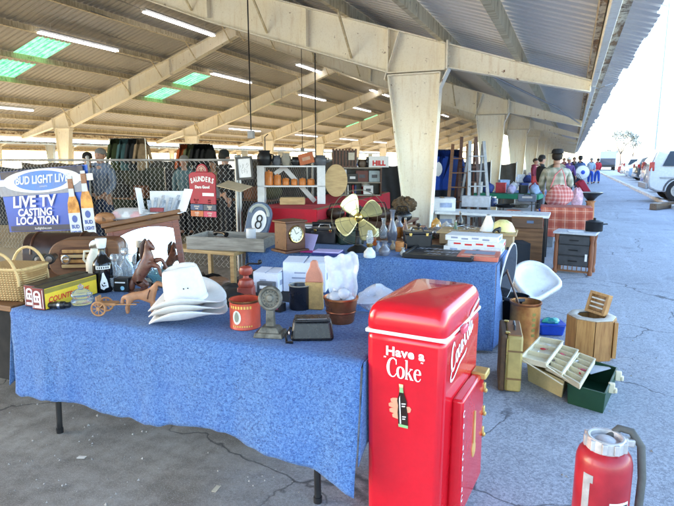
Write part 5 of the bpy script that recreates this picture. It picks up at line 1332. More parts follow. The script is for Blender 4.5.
TGREEN = M('dark_green_plastic', (.012, .060, .028), .4, var=.3, scale=6, grime=.15); TCREAM = M('cream_abs', (.72, .64, .46), .45, var=.10, scale=8, grime=.15)
BXC = zq([(527.5, 364), (564, 381), (573, 366), (540, 352)], .13); quad_tray('cream_half', BXC, .0, .13, M('yellowed_cream_plastic', (.60, .50, .26), .5, var=.15, grime=.2), flare=.10)
BXG = zq([(568, 384), (605, 394), (617, 368), (583, 358)], .14); quad_tray('green_half', BXG, .0, .14, TGREEN, flare=.06)
for pts, z, lab in (([(521, 357), (546, 363), (563, 341), (540, 337)], .215, 1), ([(546, 365), (562, 373), (578, 350), (561, 345)], .185, 2), ([(563, 374), (580, 384), (595, 359), (579, 353)], .165, 3)):
    quad_tray('tray', zq(pts, z + .035), z, .035, TCREAM, div=2 if lab == 1 else 4, th=.004)
def arm(a, b_): MB().bar(a, b_, .012, .006).build('arm', TCREAM, t, bev=.002)
for A, B in (((521, 359), (563, 385)), ((546, 366), (580, 388)), ((546, 366), (571, 383))):
    a = onZ(*A, .24); b2 = onZ(*B, .15); arm(a, b2)
for (x, y) in ((608, 388), (615, 376)):
    q = onZ(x, y, .11); MB().box((q.x + .02, q.y, .115), (.04, .03, .07)).box((q.x + .045, q.y, .10), (.02, .04, .03)).build('latch', TCREAM, t, bev=.006)
lure_c = [((.60, .03, .05), 'red'), ((.75, .72, .66), 'white'), ((.10, .05, .12), 'dark purple'), ((.70, .14, .2), 'pink'), ((.05, .05, .06), 'black'), ((.5, .3, .05), 'amber')]
for k, (x, y, z, ci) in enumerate([(543, 350, .222, 0), (538, 353, .222, 1), (548, 346, .222, 1), (556, 361, .192, 2), (562, 363, .192, 4), (569, 364, .192, 1), (580, 374, .172, 0), (583, 371, .172, 3), (577, 362, .172, 1), (562, 355, .192, 3), (551, 365, .192, 4)]):
    q = onZ(x, y, z); c, nm = lure_c[ci]
    mb = MB(); mb.m = Matrix.Translation((q.x, q.y, z + .008)) @ Euler((0, 0, k * 1.3)).to_matrix().to_4x4(); mb.ball((0, 0, 0), (.022, .008, .008), 10, 6); mb.tube([(.02, 0, 0), (.03, .004, 0), (.034, 0, .006), (.03, -.004, .004)], .0015, 5)
    o = mb.build('fishing_lure', M('lure_' + nm.replace(' ', '_'), c, .3), None, smooth=50); tag(o, nm + ' fishing lure lying in the open tackle box trays', 'lure', nm + ' lures in the tackle box trays')
q = onZ(596, 378, .05); mb = MB(); mb.bar((-.07, -.02, .09), (.07, .02, .13), .12, .004); one('paper_sheet', 'sheet of white paper lying in the green half of the tackle box', 'paper', mb, PAPER, (q.x - .0, q.y + .04, 0.0), 10)
# ------------------------------------------------------------------ people
FLESH = M('skin_tone', (.48, .26, .18), .55, var=.12); FLESHD = M('tanned_skin', (.36, .18, .11), .55, var=.12)
def person(label, loc, rz, top, bottom, hair=None, hat=None, h=1.75, arms=((-8, 10), (8, 10)), flesh=FLESH, stride=.0, lean=0.0, long_sleeve=True, shoes=BLK, bulk=1.0, fem=False, beard=False):
    """standing figure facing -Y; arms = (shoulder forward angle, elbow bend) for right and left"""
    t = thing('person', label, 'person', loc, rz); k = h / 1.75; B = bulk
    def arm(sx, fw, el):
        sh = Vector((sx * .185 * B, 0, 1.40)); a = R(fw)
        e = sh + Vector((sx * .05, -math.sin(a) * .29, -math.cos(a) * .29)); b = a + R(el)
        w_ = e + Vector((-sx * .02, -math.sin(b) * .26, -math.cos(b) * .26)); d_ = (w_ - e).normalized()
        return sh, e, w_, d_
    N = [((0, 0, .95), (.135 * B, .10 * B)), ((0, 0, 1.13), (.125 * B, .095 * B)), ((0, 0, 1.33), (.15 * B, .10 * B)), ((0, 0, 1.445), (.07, .06)), ((0, -.005, 1.50), (.052, .052)),
         ((0, -.015, 1.55), (.068, .074)), ((0, -.02, 1.615), (.086, .100)), ((0, -.005, 1.685), (.084, .098)), ((0, 0, 1.74), (.05, .055)), ((0, -.112, 1.612), .012)]
    E = [(0, 1), (1, 2), (2, 3), (3, 4), (4, 5), (5, 6), (6, 7), (7, 8), (6, 9)]
    S_, SE, T_, TE = [((0, 0, .90), (.15 * B, .115 * B)), ((0, 0, 1.13), (.145 * B, .112 * B)), ((0, 0, 1.33), (.168 * B, .118 * B)), ((0, .005, 1.435), (.135, .098)), ((0, .005, 1.52), (.070, .066))], [(0, 1), (1, 2), (2, 3), (3, 4)], [((0, 0, .98), (.148 * B, .112 * B)), ((0, 0, .90), (.15 * B, .118 * B))], [(0, 1)]
    for i, sx in enumerate((-1, 1)):
        sh, e, w_, d_ = arm(sx, *arms[i]); b = len(N)
        N += [(tuple(sh + Vector((-sx * .03, 0, -.02))), .036), (tuple(e), .032 if long_sleeve else .042), (tuple(w_), .027), (tuple(w_ + d_ * .07), (.038, .018))]; E += [(2, b), (b, b + 1), (b + 1, b + 2), (b + 2, b + 3)]
        pal = w_ + d_ * .07
        for j, (o_, L) in enumerate(((-.026, .065), (-.009, .078), (.009, .074), (.026, .058))):
            f0 = pal + Vector((0, o_, 0)) + d_ * .012; f1 = f0 + d_ * L * .55 + Vector((-sx * .006, 0, 0)); f2 = f1 + d_ * L * .4 + Vector((-sx * .016, 0, 0)); c = len(N)
            N += [(tuple(f0), .009), (tuple(f1), .008), (tuple(f2), .007)]; E += [(b + 3, c), (c, c + 1), (c + 1, c + 2)]
        th0 = w_ + d_ * .035 + Vector((-sx * .01, -.03, 0)); c = len(N); N += [(tuple(th0), .011), (tuple(th0 + d_ * .05 + Vector((0, -.018, 0))), .008)]; E += [(b + 2, c), (c, c + 1)]
        c = len(S_); S_ += [(tuple(sh), .070), (tuple(e), .054)]; SE += [(2, c), (c, c + 1)]
        if long_sleeve: S_.append((tuple(w_ - d_ * .02), .042)); SE.append((c + 1, c + 2))
        st = stride * (1 if sx > 0 else -1)
        hip = (sx * .09 * B, 0, .86); kn = (sx * .10, -.02 - st * .5, .49); an = (sx * .10, .02 - st, .09 + max(0, -st) * .15); toe = (sx * .115, -.13 - st, .04)
        b = len(N); N += [(hip, .085), (kn, .056), (an, .04), (toe, .036)]; E += [(0, b), (b, b + 1), (b + 1, b + 2), (b + 2, b + 3)]
        c = len(T_); T_ += [(hip, .105 * B), (kn, .078), ((an[0], an[1], an[2] + .02), .062)]; TE += [(1, c), (c, c + 1), (c + 1, c + 2)]
        mb = MB(); mb.ball((toe[0], toe[1] + .05, .045 + max(0, -st) * .1), (.05, .14, .045), 12, 8); mb.build('shoe', shoes, t)
    N = [(p, (r if i > 3 else (r[0] * .86, r[1] * .86))) for i, (p, r) in enumerate(N)]
    skin_mesh('body', N, E, flesh, t, sub=1, rf=1.12); skin_mesh('shirt', S_, SE, top, t, sub=1, rf=1.30); skin_mesh('trousers', T_, TE, bottom, t, sub=1, rf=1.25)
    for sx in (-.032, .032): MB().ball((sx, -.098, 1.638), (.011, .008, .008), 8, 6).build('eye', BLK, t)
    MB().ball((0, -.098, 1.578), (.024, .010, .006), 8, 6).build('mouth', M('lip', (.35, .12, .10), .5), t)
    for sx in (-.080, .080): MB().ball((sx, .0, 1.622), (.014, .022, .034), 8, 6).build('ear', flesh, t)
    if hair: 
        mb = MB(); mb.ball((0, .014, 1.662), (.098, .110, .098), 16, 10, lambda a, p: 1 if p > -.3 or math.sin(a) > -.2 else .7)
        if fem: mb.ball((0, .06, 1.56), (.085, .05, .13), 14, 10)
        mb.build('hair', hair, t)
    if hat == 'cap':
        mb = MB(); mb.lathe([(.104, 1.69), (.105, 1.71), (.090, 1.762), (.045, 1.786), (0, 1.790)], n=20); mb.grid(lambda u, v: ((.09 + .07 * v) * math.sin((u - .5) * 2), -(.08 + .09 * v) * math.cos((u - .5) * 2), 1.685 - .012 * v), 10, 3); mb.build('cap', M('black_cap', (.014, .014, .016), .8), t, smooth=60)
    if hat == 'beanie': MB().lathe([(.094, 1.655), (.102, 1.66), (.10, 1.70), (.085, 1.76), (.045, 1.79), (0, 1.795)], n=20).build('beanie', M('black_knit', (.016, .016, .018), .95), t, smooth=60)
    if hat == 'white': MB().lathe([(.10, 1.675), (.10, 1.72), (.08, 1.765), (0, 1.782)], n=20).build('cap', WHT, t, smooth=60)
    if hat == 'wide': MB().lathe([(.19, 1.705), (.112, 1.712), (.106, 1.755), (.08, 1.79), (0, 1.795)], n=24).build('hat', M('black_hat', (.02, .02, .022), .8), t, smooth=60)
    t.scale = (k, k, k); t.rotation_euler[0] = R(lean)
    return t
def spot(px, py_head, h, dz=0.0):
    """ground position of someone h tall whose crown is seen at (px, py_head); at eye level fall back to a depth"""
    return onZ(px, py_head, h)
def cl(n, c, **k): return M(n, c, .9, var=.25, scale=12, **k)
JEAN = cl('denim', (.04, .06, .13)); DARKC = cl('dark_cloth', (.022, .022, .028)); KHAKI = cl('khaki_cloth', (.32, .25, .15)); BLUEG = cl('grey_blue_shirt', (.20, .26, .38)); BLKC = cl('black_coat', (.014, .014, .016))
GREYH = M('grey_hair', (.20, .19, .18), .8); DARKH = M('dark_hair', (.02, .014, .01), .7)
def at_depth(px, zc):                    # a point on the ground zc metres ahead along pixel column px
    a = (px - CX_) / F_ * (zc * math.cos(PT_) ** -1 * 1.0); a = (px - CX_) / F_ * zc
    return Vector((a * math.cos(YAW_) - zc * math.sin(YAW_), a * math.sin(YAW_) + zc * math.cos(YAW_), 0))
person('man with short grey hair in a grey blue shirt behind the fence', at_depth(104, 9.6), 12, BLUEG, JEAN, GREYH, h=1.80, arms=((18, 40), (12, 50)))
person('person in a black beanie and dark coat left of the grey blue shirt', at_depth(91, 11.0), 40, BLKC, DARKC, None, 'beanie', h=1.72)
person('person with a black knit cap and black jacket behind the fence beside the red sign', at_depth(226, 10.5), 150, BLKC, DARKC, DARKH, 'beanie', h=1.76)
person('bald person in a teal grey top behind the red sign', at_depth(186, 11.5), 20, cl('teal_grey_top', (.12, .2, .22)), DARKC, GREYH, h=1.70)
person('short person with a tan face between the red sign and black knit cap', at_depth(215, 12.6), -10, KHAKI, DARKC, DARKH, h=1.62, flesh=FLESHD)
# crouching vendor in a black cap at the red counter
# (seated on a crate so that the head comes just above the counter)
def seated(label, loc, rz, top, bottom, hat='cap', flesh=FLESH):
    t = thing('person', label, 'person', loc, rz)
    N = [((0, 0, .50), (.14, .12)), ((0, -.02, .70), (.13, .10)), ((0, -.05, .90), (.15, .10)), ((0, -.07, 1.03), (.065, .06)), ((0, -.085, 1.09), (.052, .05)), ((0, -.11, 1.16), (.073, .085)), ((0, -.10, 1.24), (.07, .08)), ((0, -.20, 1.145), .012),
         ((-.19, -.05, .96), .055), ((-.23, -.16, .72), .042), ((-.12, -.36, .68), .03), ((-.10, -.44, .67), (.036, .02)), ((.19, -.05, .96), .055), ((.23, -.16, .72), .042), ((.12, -.36, .68), .03), ((.10, -.44, .67), (.036, .02)),
         ((-.10, -.08, .48), .085), ((-.12, -.46, .50), .06), ((-.12, -.44, .09), .042), ((-.12, -.58, .04), .036), ((.10, -.08, .48), .085), ((.12, -.46, .50), .06), ((.12, -.44, .09), .042), ((.12, -.58, .04), .036)]
    E = [(0, 1), (1, 2), (2, 3), (3, 4), (4, 5), (5, 6), (5, 7), (2, 8), (8, 9), (9, 10), (10, 11), (2, 12), (12, 13), (13, 14), (14, 15), (0, 16), (16, 17), (17, 18), (18, 19), (0, 20), (20, 21), (21, 22), (22, 23)]
    for hb in (11, 15):
        sx = -1 if hb == 11 else 1; p = Vector(N[hb][0])
        for o_ in (-.024, -.008, .008, .024):
            c = len(N); N += [(tuple(p + Vector((o_, -.03, 0))), .009), (tuple(p + Vector((o_, -.07, -.012))), .008)]; E += [(hb, c), (c, c + 1)]
        c = len(N); N.append((tuple(p + Vector((-sx * .045, -.01, .012))), .010)); E.append((hb, c))
    skin_mesh('body', N, E, flesh, t, sub=1)
    S_ = [((0, 0, .48), (.15, .135)), ((0, -.02, .70), (.15, .12)), ((0, -.05, .90), (.168, .118)), ((0, -.065, 1.02), (.09, .08)), (N[8][0], .068), (N[9][0], .055), (N[10][0], .042), (N[12][0], .068), (N[13][0], .055), (N[14][0], .042)]
    skin_mesh('coat', S_, [(0, 1), (1, 2), (2, 3), (2, 4), (4, 5), (5, 6), (2, 7), (7, 8), (8, 9)], top, t, sub=1, rf=1.3)
    skin_mesh('trousers', [((0, 0, .50), (.15, .13)), (N[16][0], .10), (N[17][0], .078), (N[18][0], .06), (N[20][0], .10), (N[21][0], .078), (N[22][0], .06)], [(0, 1), (1, 2), (2, 3), (0, 4), (4, 5), (5, 6)], bottom, t, sub=1)
    for sx in (-.032, .032): MB().ball((sx, -.188, 1.17), (.011, .008, .008), 8, 6).build('eye', BLK, t)
    MB().lathe([(.098, 1.20), (.10, 1.23), (.085, 1.285), (.045, 1.31), (0, 1.315)], (0, -.10, 0), n=20).build('cap', M('black_cap', (.014, .014, .016), .8), t, smooth=60)
    MB().box((0, .0, .20), (.38, .34, .40)).build('stool', DGREY, t, bev=.01)
    return t
seated('seated vendor in a black cap and dark coat leaning over the red counter', at_depth(337, 10.9), 40, BLKC, DARKC)
# the shopper in a plaid shirt
PLAID = plaid('green_tan_plaid', (.52, .50, .40), (.20, .24, .18), (.75, .73, .66), 8.0)
_s = at_depth(554, 10.6)
person('shopper in a green and tan plaid shirt seen from behind under the eave', _s, 178, PLAID, DARKC, DARKH, 'wide', h=1.77, arms=((20, 60), (14, 40)), bulk=1.12)
t = thing('shoulder_bag', 'pink and red patterned cloth bag hung at the plaid shopper', 'bag', (_s.x + .08, _s.y - .27, .82), -10)
mb = MB(); mb.ball((0, 0, .10), (.24, .11, .21), 18, 12, lambda a, p: 1 + .12 * math.sin(3 * a + 2 * p) + .06 * math.sin(8 * a)); mb.build('bag', plaid('pink_red_check', (.72, .35, .32), (.5, .05, .05), (.85, .75, .72), 14), t, smooth=60)
MB().tube([(-.16, 0, .26), (-.10, .06, .50), (.0, .10, .62), (.06, .06, .50), (.12, 0, .26)], .014, 6).build('strap', PINK, t)
one('jacket', 'white and magenta cloth bundle hanging at the right of the pink bag', 'cloth', MB().ball((0, 0, 0), (.10, .08, .22), 14, 10, lambda a, p: 1 + .15 * math.sin(4 * a + 3 * p)), M('white_magenta_cloth', (.7, .45, .55), .9, var=.4, scale=20), (_s.x + .40, _s.y - .20, .86))
# far shoppers along the lane
REDT = cl('red_jacket', (.55, .03, .05)); BLUET = cl('royal_blue_coat', (.02, .08, .45)); LBLUE = cl('pale_blue_top', (.35, .48, .66))
for px, zc, rz, top, bot, hair, hat, h, lab in [
    (594.5, 38, 200, REDT, BLUET, DARKH, None, 1.72, 'far shopper in a red jacket and blue trousers on the lane'),
    (588, 37, 180, LBLUE, BLUET, GREYH, None, 1.74, 'far shopper in pale blue beside the one in red'),
    (577, 27, 170, cl('steel_blue_jacket', (.06, .12, .30)), JEAN, DARKH, 'cap', 1.78, 'shopper in a steel blue jacket carrying a white round fan'),
    (571, 32, 10, BLKC, DARKC, DARKH, None, 1.76, 'shopper in black behind the steel blue jacket'),
    (566, 24, 30, cl('violet_top', (.12, .06, .22)), DARKC, DARKH, 'white', 1.70, 'shopper in violet with a white cap under the eave'),
    (561, 34, 0, cl('dull_red_top', (.3, .04, .05)), JEAN, DARKH, None, 1.72, 'far shopper in dull red half hidden under the eave'),
    (539, 16.5, 120, BLKC, DARKC, DARKH, 'cap', 1.72, 'shopper in black with a cap left of the plaid shopper'),
    (533, 21, 60, cl('maroon_top', (.22, .03, .06)), DARKC, DARKH, None, 1.66, 'small figure in maroon left of the plaid shopper')]:
    person(lab, at_depth(px, zc), rz, top, bot, hair, hat, h=h, arms=((10, 30), (14, 25)), stride=.1)
_f = at_depth(580, 26.4)
t = thing('round_fan', 'white round fan head carried by the shopper in steel blue', 'fan', (_f.x, _f.y, 1.02), rot=(90, 0, 20))
MB().lathe([(0, -.03), (.30, -.03), (.34, 0), (.30, .03), (0, .05)], n=28).build('body', WHT, t, smooth=40); MB().lathe([(.10, .047), (.06, .06), (0, .062)], n=16).build('hub', BLUE, t); MB().tube([(.33 * math.cos(k * math.pi / 14), .33 * math.sin(k * math.pi / 14), .02) for k in range(28)], .012, 5, close=True).build('rim', GREY, t)
_f = at_depth(586, 24.0)
t = thing('suitcase', 'tilted red wheeled suitcase dragged along the lane', 'suitcase', (_f.x, _f.y, .12), rot=(0, -34, 20))
MB().box((0, 0, .34), (.30, .42, .66)).build('shell', M('red_nylon', (.42, .01, .04), .6), t, bev=.05); MB().tube([(.1, -.1, .66), (.1, -.1, 1.0), (.1, .1, 1.0), (.1, .1, .66)], .012, 6).build('handle', BLK, t)
for s in (-.15, .15): MB().lathe([(.05, -.02), (.05, .02)], n=12).build('wheel', BLK, t, loc=(.12, s, -.02), rot=(90, 0, 0))

# ------------------------------------------------------------------ chain-link fence with banner and signs
FX, FY = -4.35, 6.60
FG = M('galvanised_wire', (.42, .42, .42), .45, .7, var=.3, scale=4)
def fence(A, B, label, post_every=2.9, h=1.60):
    A = Vector((*A, 0)); B = Vector((*B, 0)); L = (B - A).length; ang = math.degrees(math.atan2(B.y - A.y, B.x - A.x))
    t = thing('chain_link_fence', label, 'fence', A, ang)
    mb = MB(); d = .042; n = int(L / d); m_ = int((h - .04) / d); r = .0028
    # each wire zigzags; square section
    for i in range(n):
        mb.tube([(i * d + d * ((j + i) % 2), .003 if (j + i) % 2 else -.003, .03 + j * d) for j in range(m_ + 1)], r, 3)
    mb.build('wire_mesh', FG, t, smooth=0)
    for k in range(int(L / post_every) + 1): MB().tube([(k * post_every, .03, 0), (k * post_every, .03, h + .04)], .024, 10).ball((k * post_every, .03, h + .045), .03, 10, 6).build('post', FG, t)
    MB().tube([(0, .012, h), (L, .012, h)], .018, 8).build('top_rail', FG, t)
    return t
fence((FX - 8.7, FY), (FX, FY), 'galvanised chain link fence crossing behind the tables, holding the blue banner')
fence((FX, FY), (-4.75, FY + 6.0), 'galvanised chain link fence running away behind the white shelves')
# blue beer banner on the fence
def bmat(name, a, b_, ax=2, lo=-.5, hi=.5):
    m, nt, b = base(name); co = coords(nt); sx = nd(nt, 'ShaderNodeSeparateXYZ'); nt.links.new(co, sx.inputs[0])
    n = noise(nt, co, 4, 4); c = mixc(nt, ramp(nt, sx.outputs[ax], lo, hi), a, b_); c = mixc(nt, ramp(nt, n, .4, .8, 0, .25), c, tuple(min(1, x * 1.8 + .03) for x in a))
    nt.links.new(c, b.inputs['Base Color']); b.inputs['Roughness'].default_value = .5; return m
BN = onY(45, 200, FY - .05)
t = thing('banner', 'blue beer banner reading LIVE TV CASTING LOCATION on the fence', 'banner', (BN.x, BN.y, BN.z), rot=(0, -4, 2))
def bpt(px, py, off=0): q = onY(px, py, FY - .05); return (q.x - BN.x, q.z - BN.z)
bl = [bpt(3, 174), bpt(82, 164), bpt(88, 226), bpt(11, 232)]
W_ = 1.02; Hh = .53
def ban(u, v): return ((u - .5) * 2 * W_ * (1 - .06 * (1 - v)), .012 * math.sin(u * 7) + .008 * math.sin(v * 6 + u * 9), (v - .5) * 2 * Hh)
MB().grid(ban, 24, 12).build('cloth', bmat('banner_blue', (.015, .05, .34), (.05, .17, .72), 2, -.6, .3), t, smooth=60)
mb = MB(); mb.box((-.05, -.026, .20), (1.94, .003, .20)); mb.build('grey_band', M('banner_grey', (.28, .31, .40), .5), t)
mb = MB(); mb.box((0, -.024, .46), (1.9, .003, .13)); mb.box((0, -.024, -.47), (1.75, .003, .09)); mb.build('dark_band', M('banner_navy', (.008, .02, .07), .5), t)
mb = MB(); mb.disc((.0, -.033, .33), .20, 'Y', 40, 3.6 * 1.25); mb.box((0, -.030, .33), (2.3, .003, .11)); mb.build('white_oval', TEXTW, t, smooth=0)
mb = MB(); mb.disc((.0, -.037, .33), .165, 'Y', 40, 3.75); mb.build('blue_oval', M('oval_blue', (.07, .24, .72), .5, var=.25, scale=5), t, smooth=0)
mb = MB(); put_text(mb, 'BUD LIGHT LIVE', .185, front(.02, -.041, .345), bold=.006, shear=.2, sx=.92); put_text(mb, 'concerts', .05, front(.05, -.041, .235), shear=.3); mb.build('oval_lettering', M('pale_blue_white', (.72, .80, .88), .5), t, smooth=0)
mb = MB(); put_text(mb, 'LIVE TV', .27, front(-.25, -.030, -.02), bold=.008, shear=.16, sx=1.12); put_text(mb, 'CASTING', .175, front(-.25, -.030, -.20), bold=.006, shear=.16, sx=1.1); put_text(mb, 'LOCATION', .185, front(-.23, -.030, -.345), bold=.006, shear=.16, sx=1.05)
put_text(mb, 'budlightlive.com', .06, front(-.1, -.030, -.475), shear=.1); mb.build('lettering', TEXTW, t, smooth=0)
AMB = M('amber_beer', (.52, .17, .02), .25, var=.4, scale=6, col2=(.75, .35, .06)); LBL = M('bottle_label', (.62, .68, .76), .5, var=.1); LBB = M('label_blue', (.03, .10, .42), .5); BRN = M('brown_neck', (.20, .05, .012), .3)
for kx, kz, lab in ((.66, -.14, 'left'), (.96, -.07, 'right')):
    f = None; mb = MB(); o = -.04 - (.004 if lab == 'right' else 0)
    out = [(-.125, -.56), (.125, -.56), (.13, -.05), (.115, .07), (.06, .20), (.050, .46), (-.050, .46), (-.06, .20), (-.115, .07), (-.13, -.05)]
    mb.prism([(kx + x, kz + z) for x, z in out], .004, 'Y', o); f = mb.build('bottle_picture', AMB, t, smooth=0)
    mb = MB(); mb.prism([(kx + x, kz + z) for x, z in [(-.055, .30), (.055, .30), (.050, .46), (-.050, .46)]], .003, 'Y', o - .004); mb.build('neck_shade', BRN, f, smooth=0)
    mb = MB(); mb.prism([(kx + x, kz + z) for x, z in [(-.128, -.53), (.128, -.53), (.128, -.10), (-.128, -.10)]], .003, 'Y', o - .004); mb.prism([(kx + x, kz + z) for x, z in [(-.06, .17), (.06, .17), (.054, .30), (-.054, .30)]], .003, 'Y', o - .004); mb.prism([(kx + x, kz + z) for x, z in [(-.05, .46), (.05, .46), (.05, .505), (-.05, .505)]], .003, 'Y', o - .004); mb.build('label', LBL, f, smooth=0)
    mb = MB(); mb.disc((kx, o - .006, kz - .20), .06, 'Y', 20); put_text(mb, 'BUD', .085, front(kx, o - .007, kz - .33), bold=.004); put_text(mb, 'LIGHT', .075, front(kx, o - .007, kz - .43), bold=.004); mb.build('label_print', LBB, f, smooth=0)
# red tavern sign
SG = onY(202.5, 193, FY - .06)
t = thing('tavern_sign', 'red hanging tavern sign with an arched top and small menu panels on the fence', 'sign', (SG.x, FY - .06, SG.z), 0)
RS = M('sign_red', (.42, .02, .045), .55, var=.2, grime=.15)
w2 = .225
MB().prism([(-w2, -.16), (w2, -.16), (w2 * 1.05, .26), (w2 * .80, .30), (.10, .30), (-.10, .30), (-w2 * .80, .30), (-w2 * 1.05, .26)], .02, 'Y', 0).build('board', RS, t, bev=.004)
mb = MB(); mb.prism([(.10 * math.cos(math.pi * k / 12), .302 + .12 * math.sin(math.pi * k / 12)) for k in range(13)], .022, 'Y', -.001); f = mb.build('crest', RS, t, bev=.004)
mb = MB()
for s_ in (.075, .05): mb.tube([(s_ * math.cos(math.pi * k / 10), -.004, .315 + s_ * math.sin(math.pi * k / 10)) for k in range(11)], .006, 4)
for a in (-.02, .0, .02): mb.bar((a, -.004, .31), (a * .3, -.004, .36), .010, .004)
mb.build('crest_emblem', M('sign_cream', (.75, .62, .5), .6), f, smooth=0)
mb = MB(); word = 'SAUNDERS'
for k, ch in enumerate(word): 
    u = (k - 3.5) / 3.5; put_text(mb, ch, .10, front(u * .185, -.003, .195 - .030 * u * u + .006, ry=u * 14), bold=.004, sx=.72)
put_text(mb, 'Darn Good', .055, front(0, -.003, .085), bold=.003); mb.box((.10, -.002, -.02), (.20, .004, .045)); mb.build('lettering', TEXTW, t, smooth=0)
pc = [(.45, .03, .06), (.62, .06, .10), (.05, .10, .22), (.07, .09, .14), (.60, .16, .05), (.62, .07, .14)]
for k in range(6):
    x, z = (-.115 if k % 2 == 0 else .115), -.115 - (k // 2) * .095
    f = MB().box((x, .008, z), (.222, .012, .085)).build('menu_panel', M('menu_%d' % k, pc[k], .5, var=.2), t, bev=.002)
    mb = MB()
    for j in range(2): put_text(mb, ['Buck', 'ale', 'stout', 'lager', 'malt', 'cider'][k] if j == 0 else 'draft', .045 if j == 0 else .028, front(x, -.0, z + .014 - .034 * j), bold=.001)
    mb.build('panel_lettering', M('menu_ink', (.70, .62, .55), .6), f, smooth=0)
# framed drawing, tan board, grey eight-ball panel
G = onY(249, 168, FY - .03); t = thing('framed_picture', 'small black framed pencil drawing hung at the fence corner post', 'picture', (G.x - .06, FY - .05, G.z), rot=(0, -4, 8))
mb = MB(); mb.box((0, 0, .145), (.25, .025, .03)).box((0, 0, -.145), (.25, .025, .03)).box((-.11, 0, 0), (.03, .025, .26)).box((.11, 0, 0), (.03, .025, .26)); mb.build('frame', BLK, t, bev=.002); MB().box((0, .004, 0), (.20, .006, .27)).build('mount', PAPER, t)
mb = MB(); gr = random.Random(4)
for k in range(16):
    x, z = gr.uniform(-.06, .04), gr.uniform(-.09, .07); mb.bar((x, -.0005, z), (x + gr.uniform(-.02, .04), -.0005, z + gr.uniform(.01, .05)), .001, .004)
mb.build('drawing', M('pencil_grey', (.35, .35, .36), .8), t, smooth=0)
G = onY(236, 186, FY - .12); one('tan_board', 'thin tan board sticking out of the fence below the framed drawing', 'board', MB().box((0, 0, 0), (.42, .26, .012)), M('tan_board', (.50, .40, .27), .7, var=.15), (G.x, FY - .16, G.z), 0, bev=.002).rotation_euler = (R(14), R(10), R(-4))
G = onY(259, 216, 6.2)
t = thing('ball_sign', 'rounded grey panel with a white oval and black figure eight by the fence post', 'sign', (G.x, 6.2, G.z), rot=(-8, 12, 10))
MB().prism([(-.16, -.30), (.16, -.30), (.17, .02)] + [(.17 * math.cos(math.pi * k / 10), .02 + .17 * math.sin(math.pi * k / 10)) for k in range(1, 11)], .06, 'Y', 0).build('panel', M('slate_grey_vinyl', (.10, .14, .22), .5), t, bev=.012)
mb = MB(); mb.tube([(.125 * math.cos(math.pi * k / 10), -.004, .02 + .125 * math.sin(math.pi * k / 10)) for k in range(11)], .022, 6); mb.build('pale_arc', M('pale_sage', (.40, .44, .42), .6), t)
mb = MB(); mb.disc((.02, -.012, -.07), .15, 'Y', 28, .68); mb.build('white_oval', TEXTW, t, smooth=0)
mb = MB()
for z, r in ((-.03, .042), (-.115, .048)): mb.tube([(.02 + r * .8 * math.cos(k * math.pi / 10), -.018, z + r * math.sin(k * math.pi / 10)) for k in range(20)], .010, 5, close=True)
mb.build('figure_eight', TEXTK, t, smooth=0)
MB().tube([(0, .05, -.28), (0, .08, -.9)], .02, 8).build('stand', BLK, t)

# ------------------------------------------------------------------ red counter with shelves
t = thing('counter_table', 'long counter covered in deep red cloth along the second fence', 'table', (-3.72, 8.6, 0), 5)
MB().box((0, 0, .935), (.92, 4.3, .03)).build('tabletop', WOOD, t)
def rc(u, v):
    y = -2.17 + 4.34 * u
    if v < .3: k = v / .3; return (-.47 + .94 * k, y, .955)
    k = (v - .3) / .7; return (.472 + .012 * math.sin(y * 9) * k + .02 * k, y, .955 - .72 * k)
MB().grid(rc, 60, 16).grid(lambda u, v: (-.47 + .94 * u, -2.172 - .01 * math.sin(u * 14) * v, .955 - .7 * v), 20, 8).build('red_cloth', REDC, t, smooth=60)
for y in (-2.0, 2.0):
    for x in (-.38, .38): MB().box((x, y, .46), (.04, .04, .92)).build('leg', WOOD, t)
def ct(l, d=0.0):   # a point on the counter: l metres along from the near end, d out from the middle
    a = R(5); y = -2.1 + l; return Vector((-3.72 + d * math.cos(a) - y * math.sin(a), 8.6 + d * math.sin(a) + y * math.cos(a), .958))
ZC = .958; RZC = 24
v = Vector((-3.84, 7.25, .958))
t = thing('white_shelf', 'white two level shelf unit with orange canisters standing on the red counter', 'shelf', v, RZC)
SW = 1.0; SH = .55
for z in (SH, .26): MB().box((0, 0, z), (SW, .26, .022)).build('shelf_board', WHT2, t, bev=.003)
MB().box((-SW / 2 + .05, 0, SH / 2), (.10, .26, SH), ).build('end_panel', WHT2, t, bev=.003); MB().box((SW / 2 - .06, 0, SH / 2), (.12, .26, SH)).build('end_panel', WHT2, t, bev=.003)
MB().bar((-.12, .10, SH - .02), (.34, .10, .02), .02, .07).build('brace', WHT2, t); MB().bar((-.26, .09, SH - .12), (-.10, .09, SH), .02, .07).build('brace', WHT2, t)
sb = t
def onsh(x, z, y=0.0): return sb.matrix_basis @ Vector((x, y, z))
bpy.context.view_layer.update()
ORG = M('orange_enamel', (.62, .20, .035), .35, var=.2, grime=.1)
hts = [(.20, .06, 'tallest orange canister at the left end of the white shelf'), (.15, .055, 'second tallest orange canister on the white shelf'), (.10, .05, 'third orange canister from the left on the white shelf'), (.09, .045, 'small orange canister in the middle of the white shelf'), (.10, .05, 'orange canister right of the middle of the white shelf'), (.09, .055, 'last orange canister at the right of the white shelf')]
for k, (h, r, lab) in enumerate(hts):
    t = thing('canister', lab, 'canister', onsh(-.34 + k * .125, .272), RZC, group='orange canisters on the white shelf')
    MB().lathe([(0, 0), (r, 0), (r * 1.03, h * .1), (r, h * .85), (r * .9, h * .9), (0, h * .9)], n=20).build('body', ORG, t, smooth=45); MB().lathe([(r * .95, h * .9), (r * .9, h), (r * .2, h * 1.03), (r * .2, h * 1.12), (0, h * 1.13)], n=16).build('lid', ORG, t)
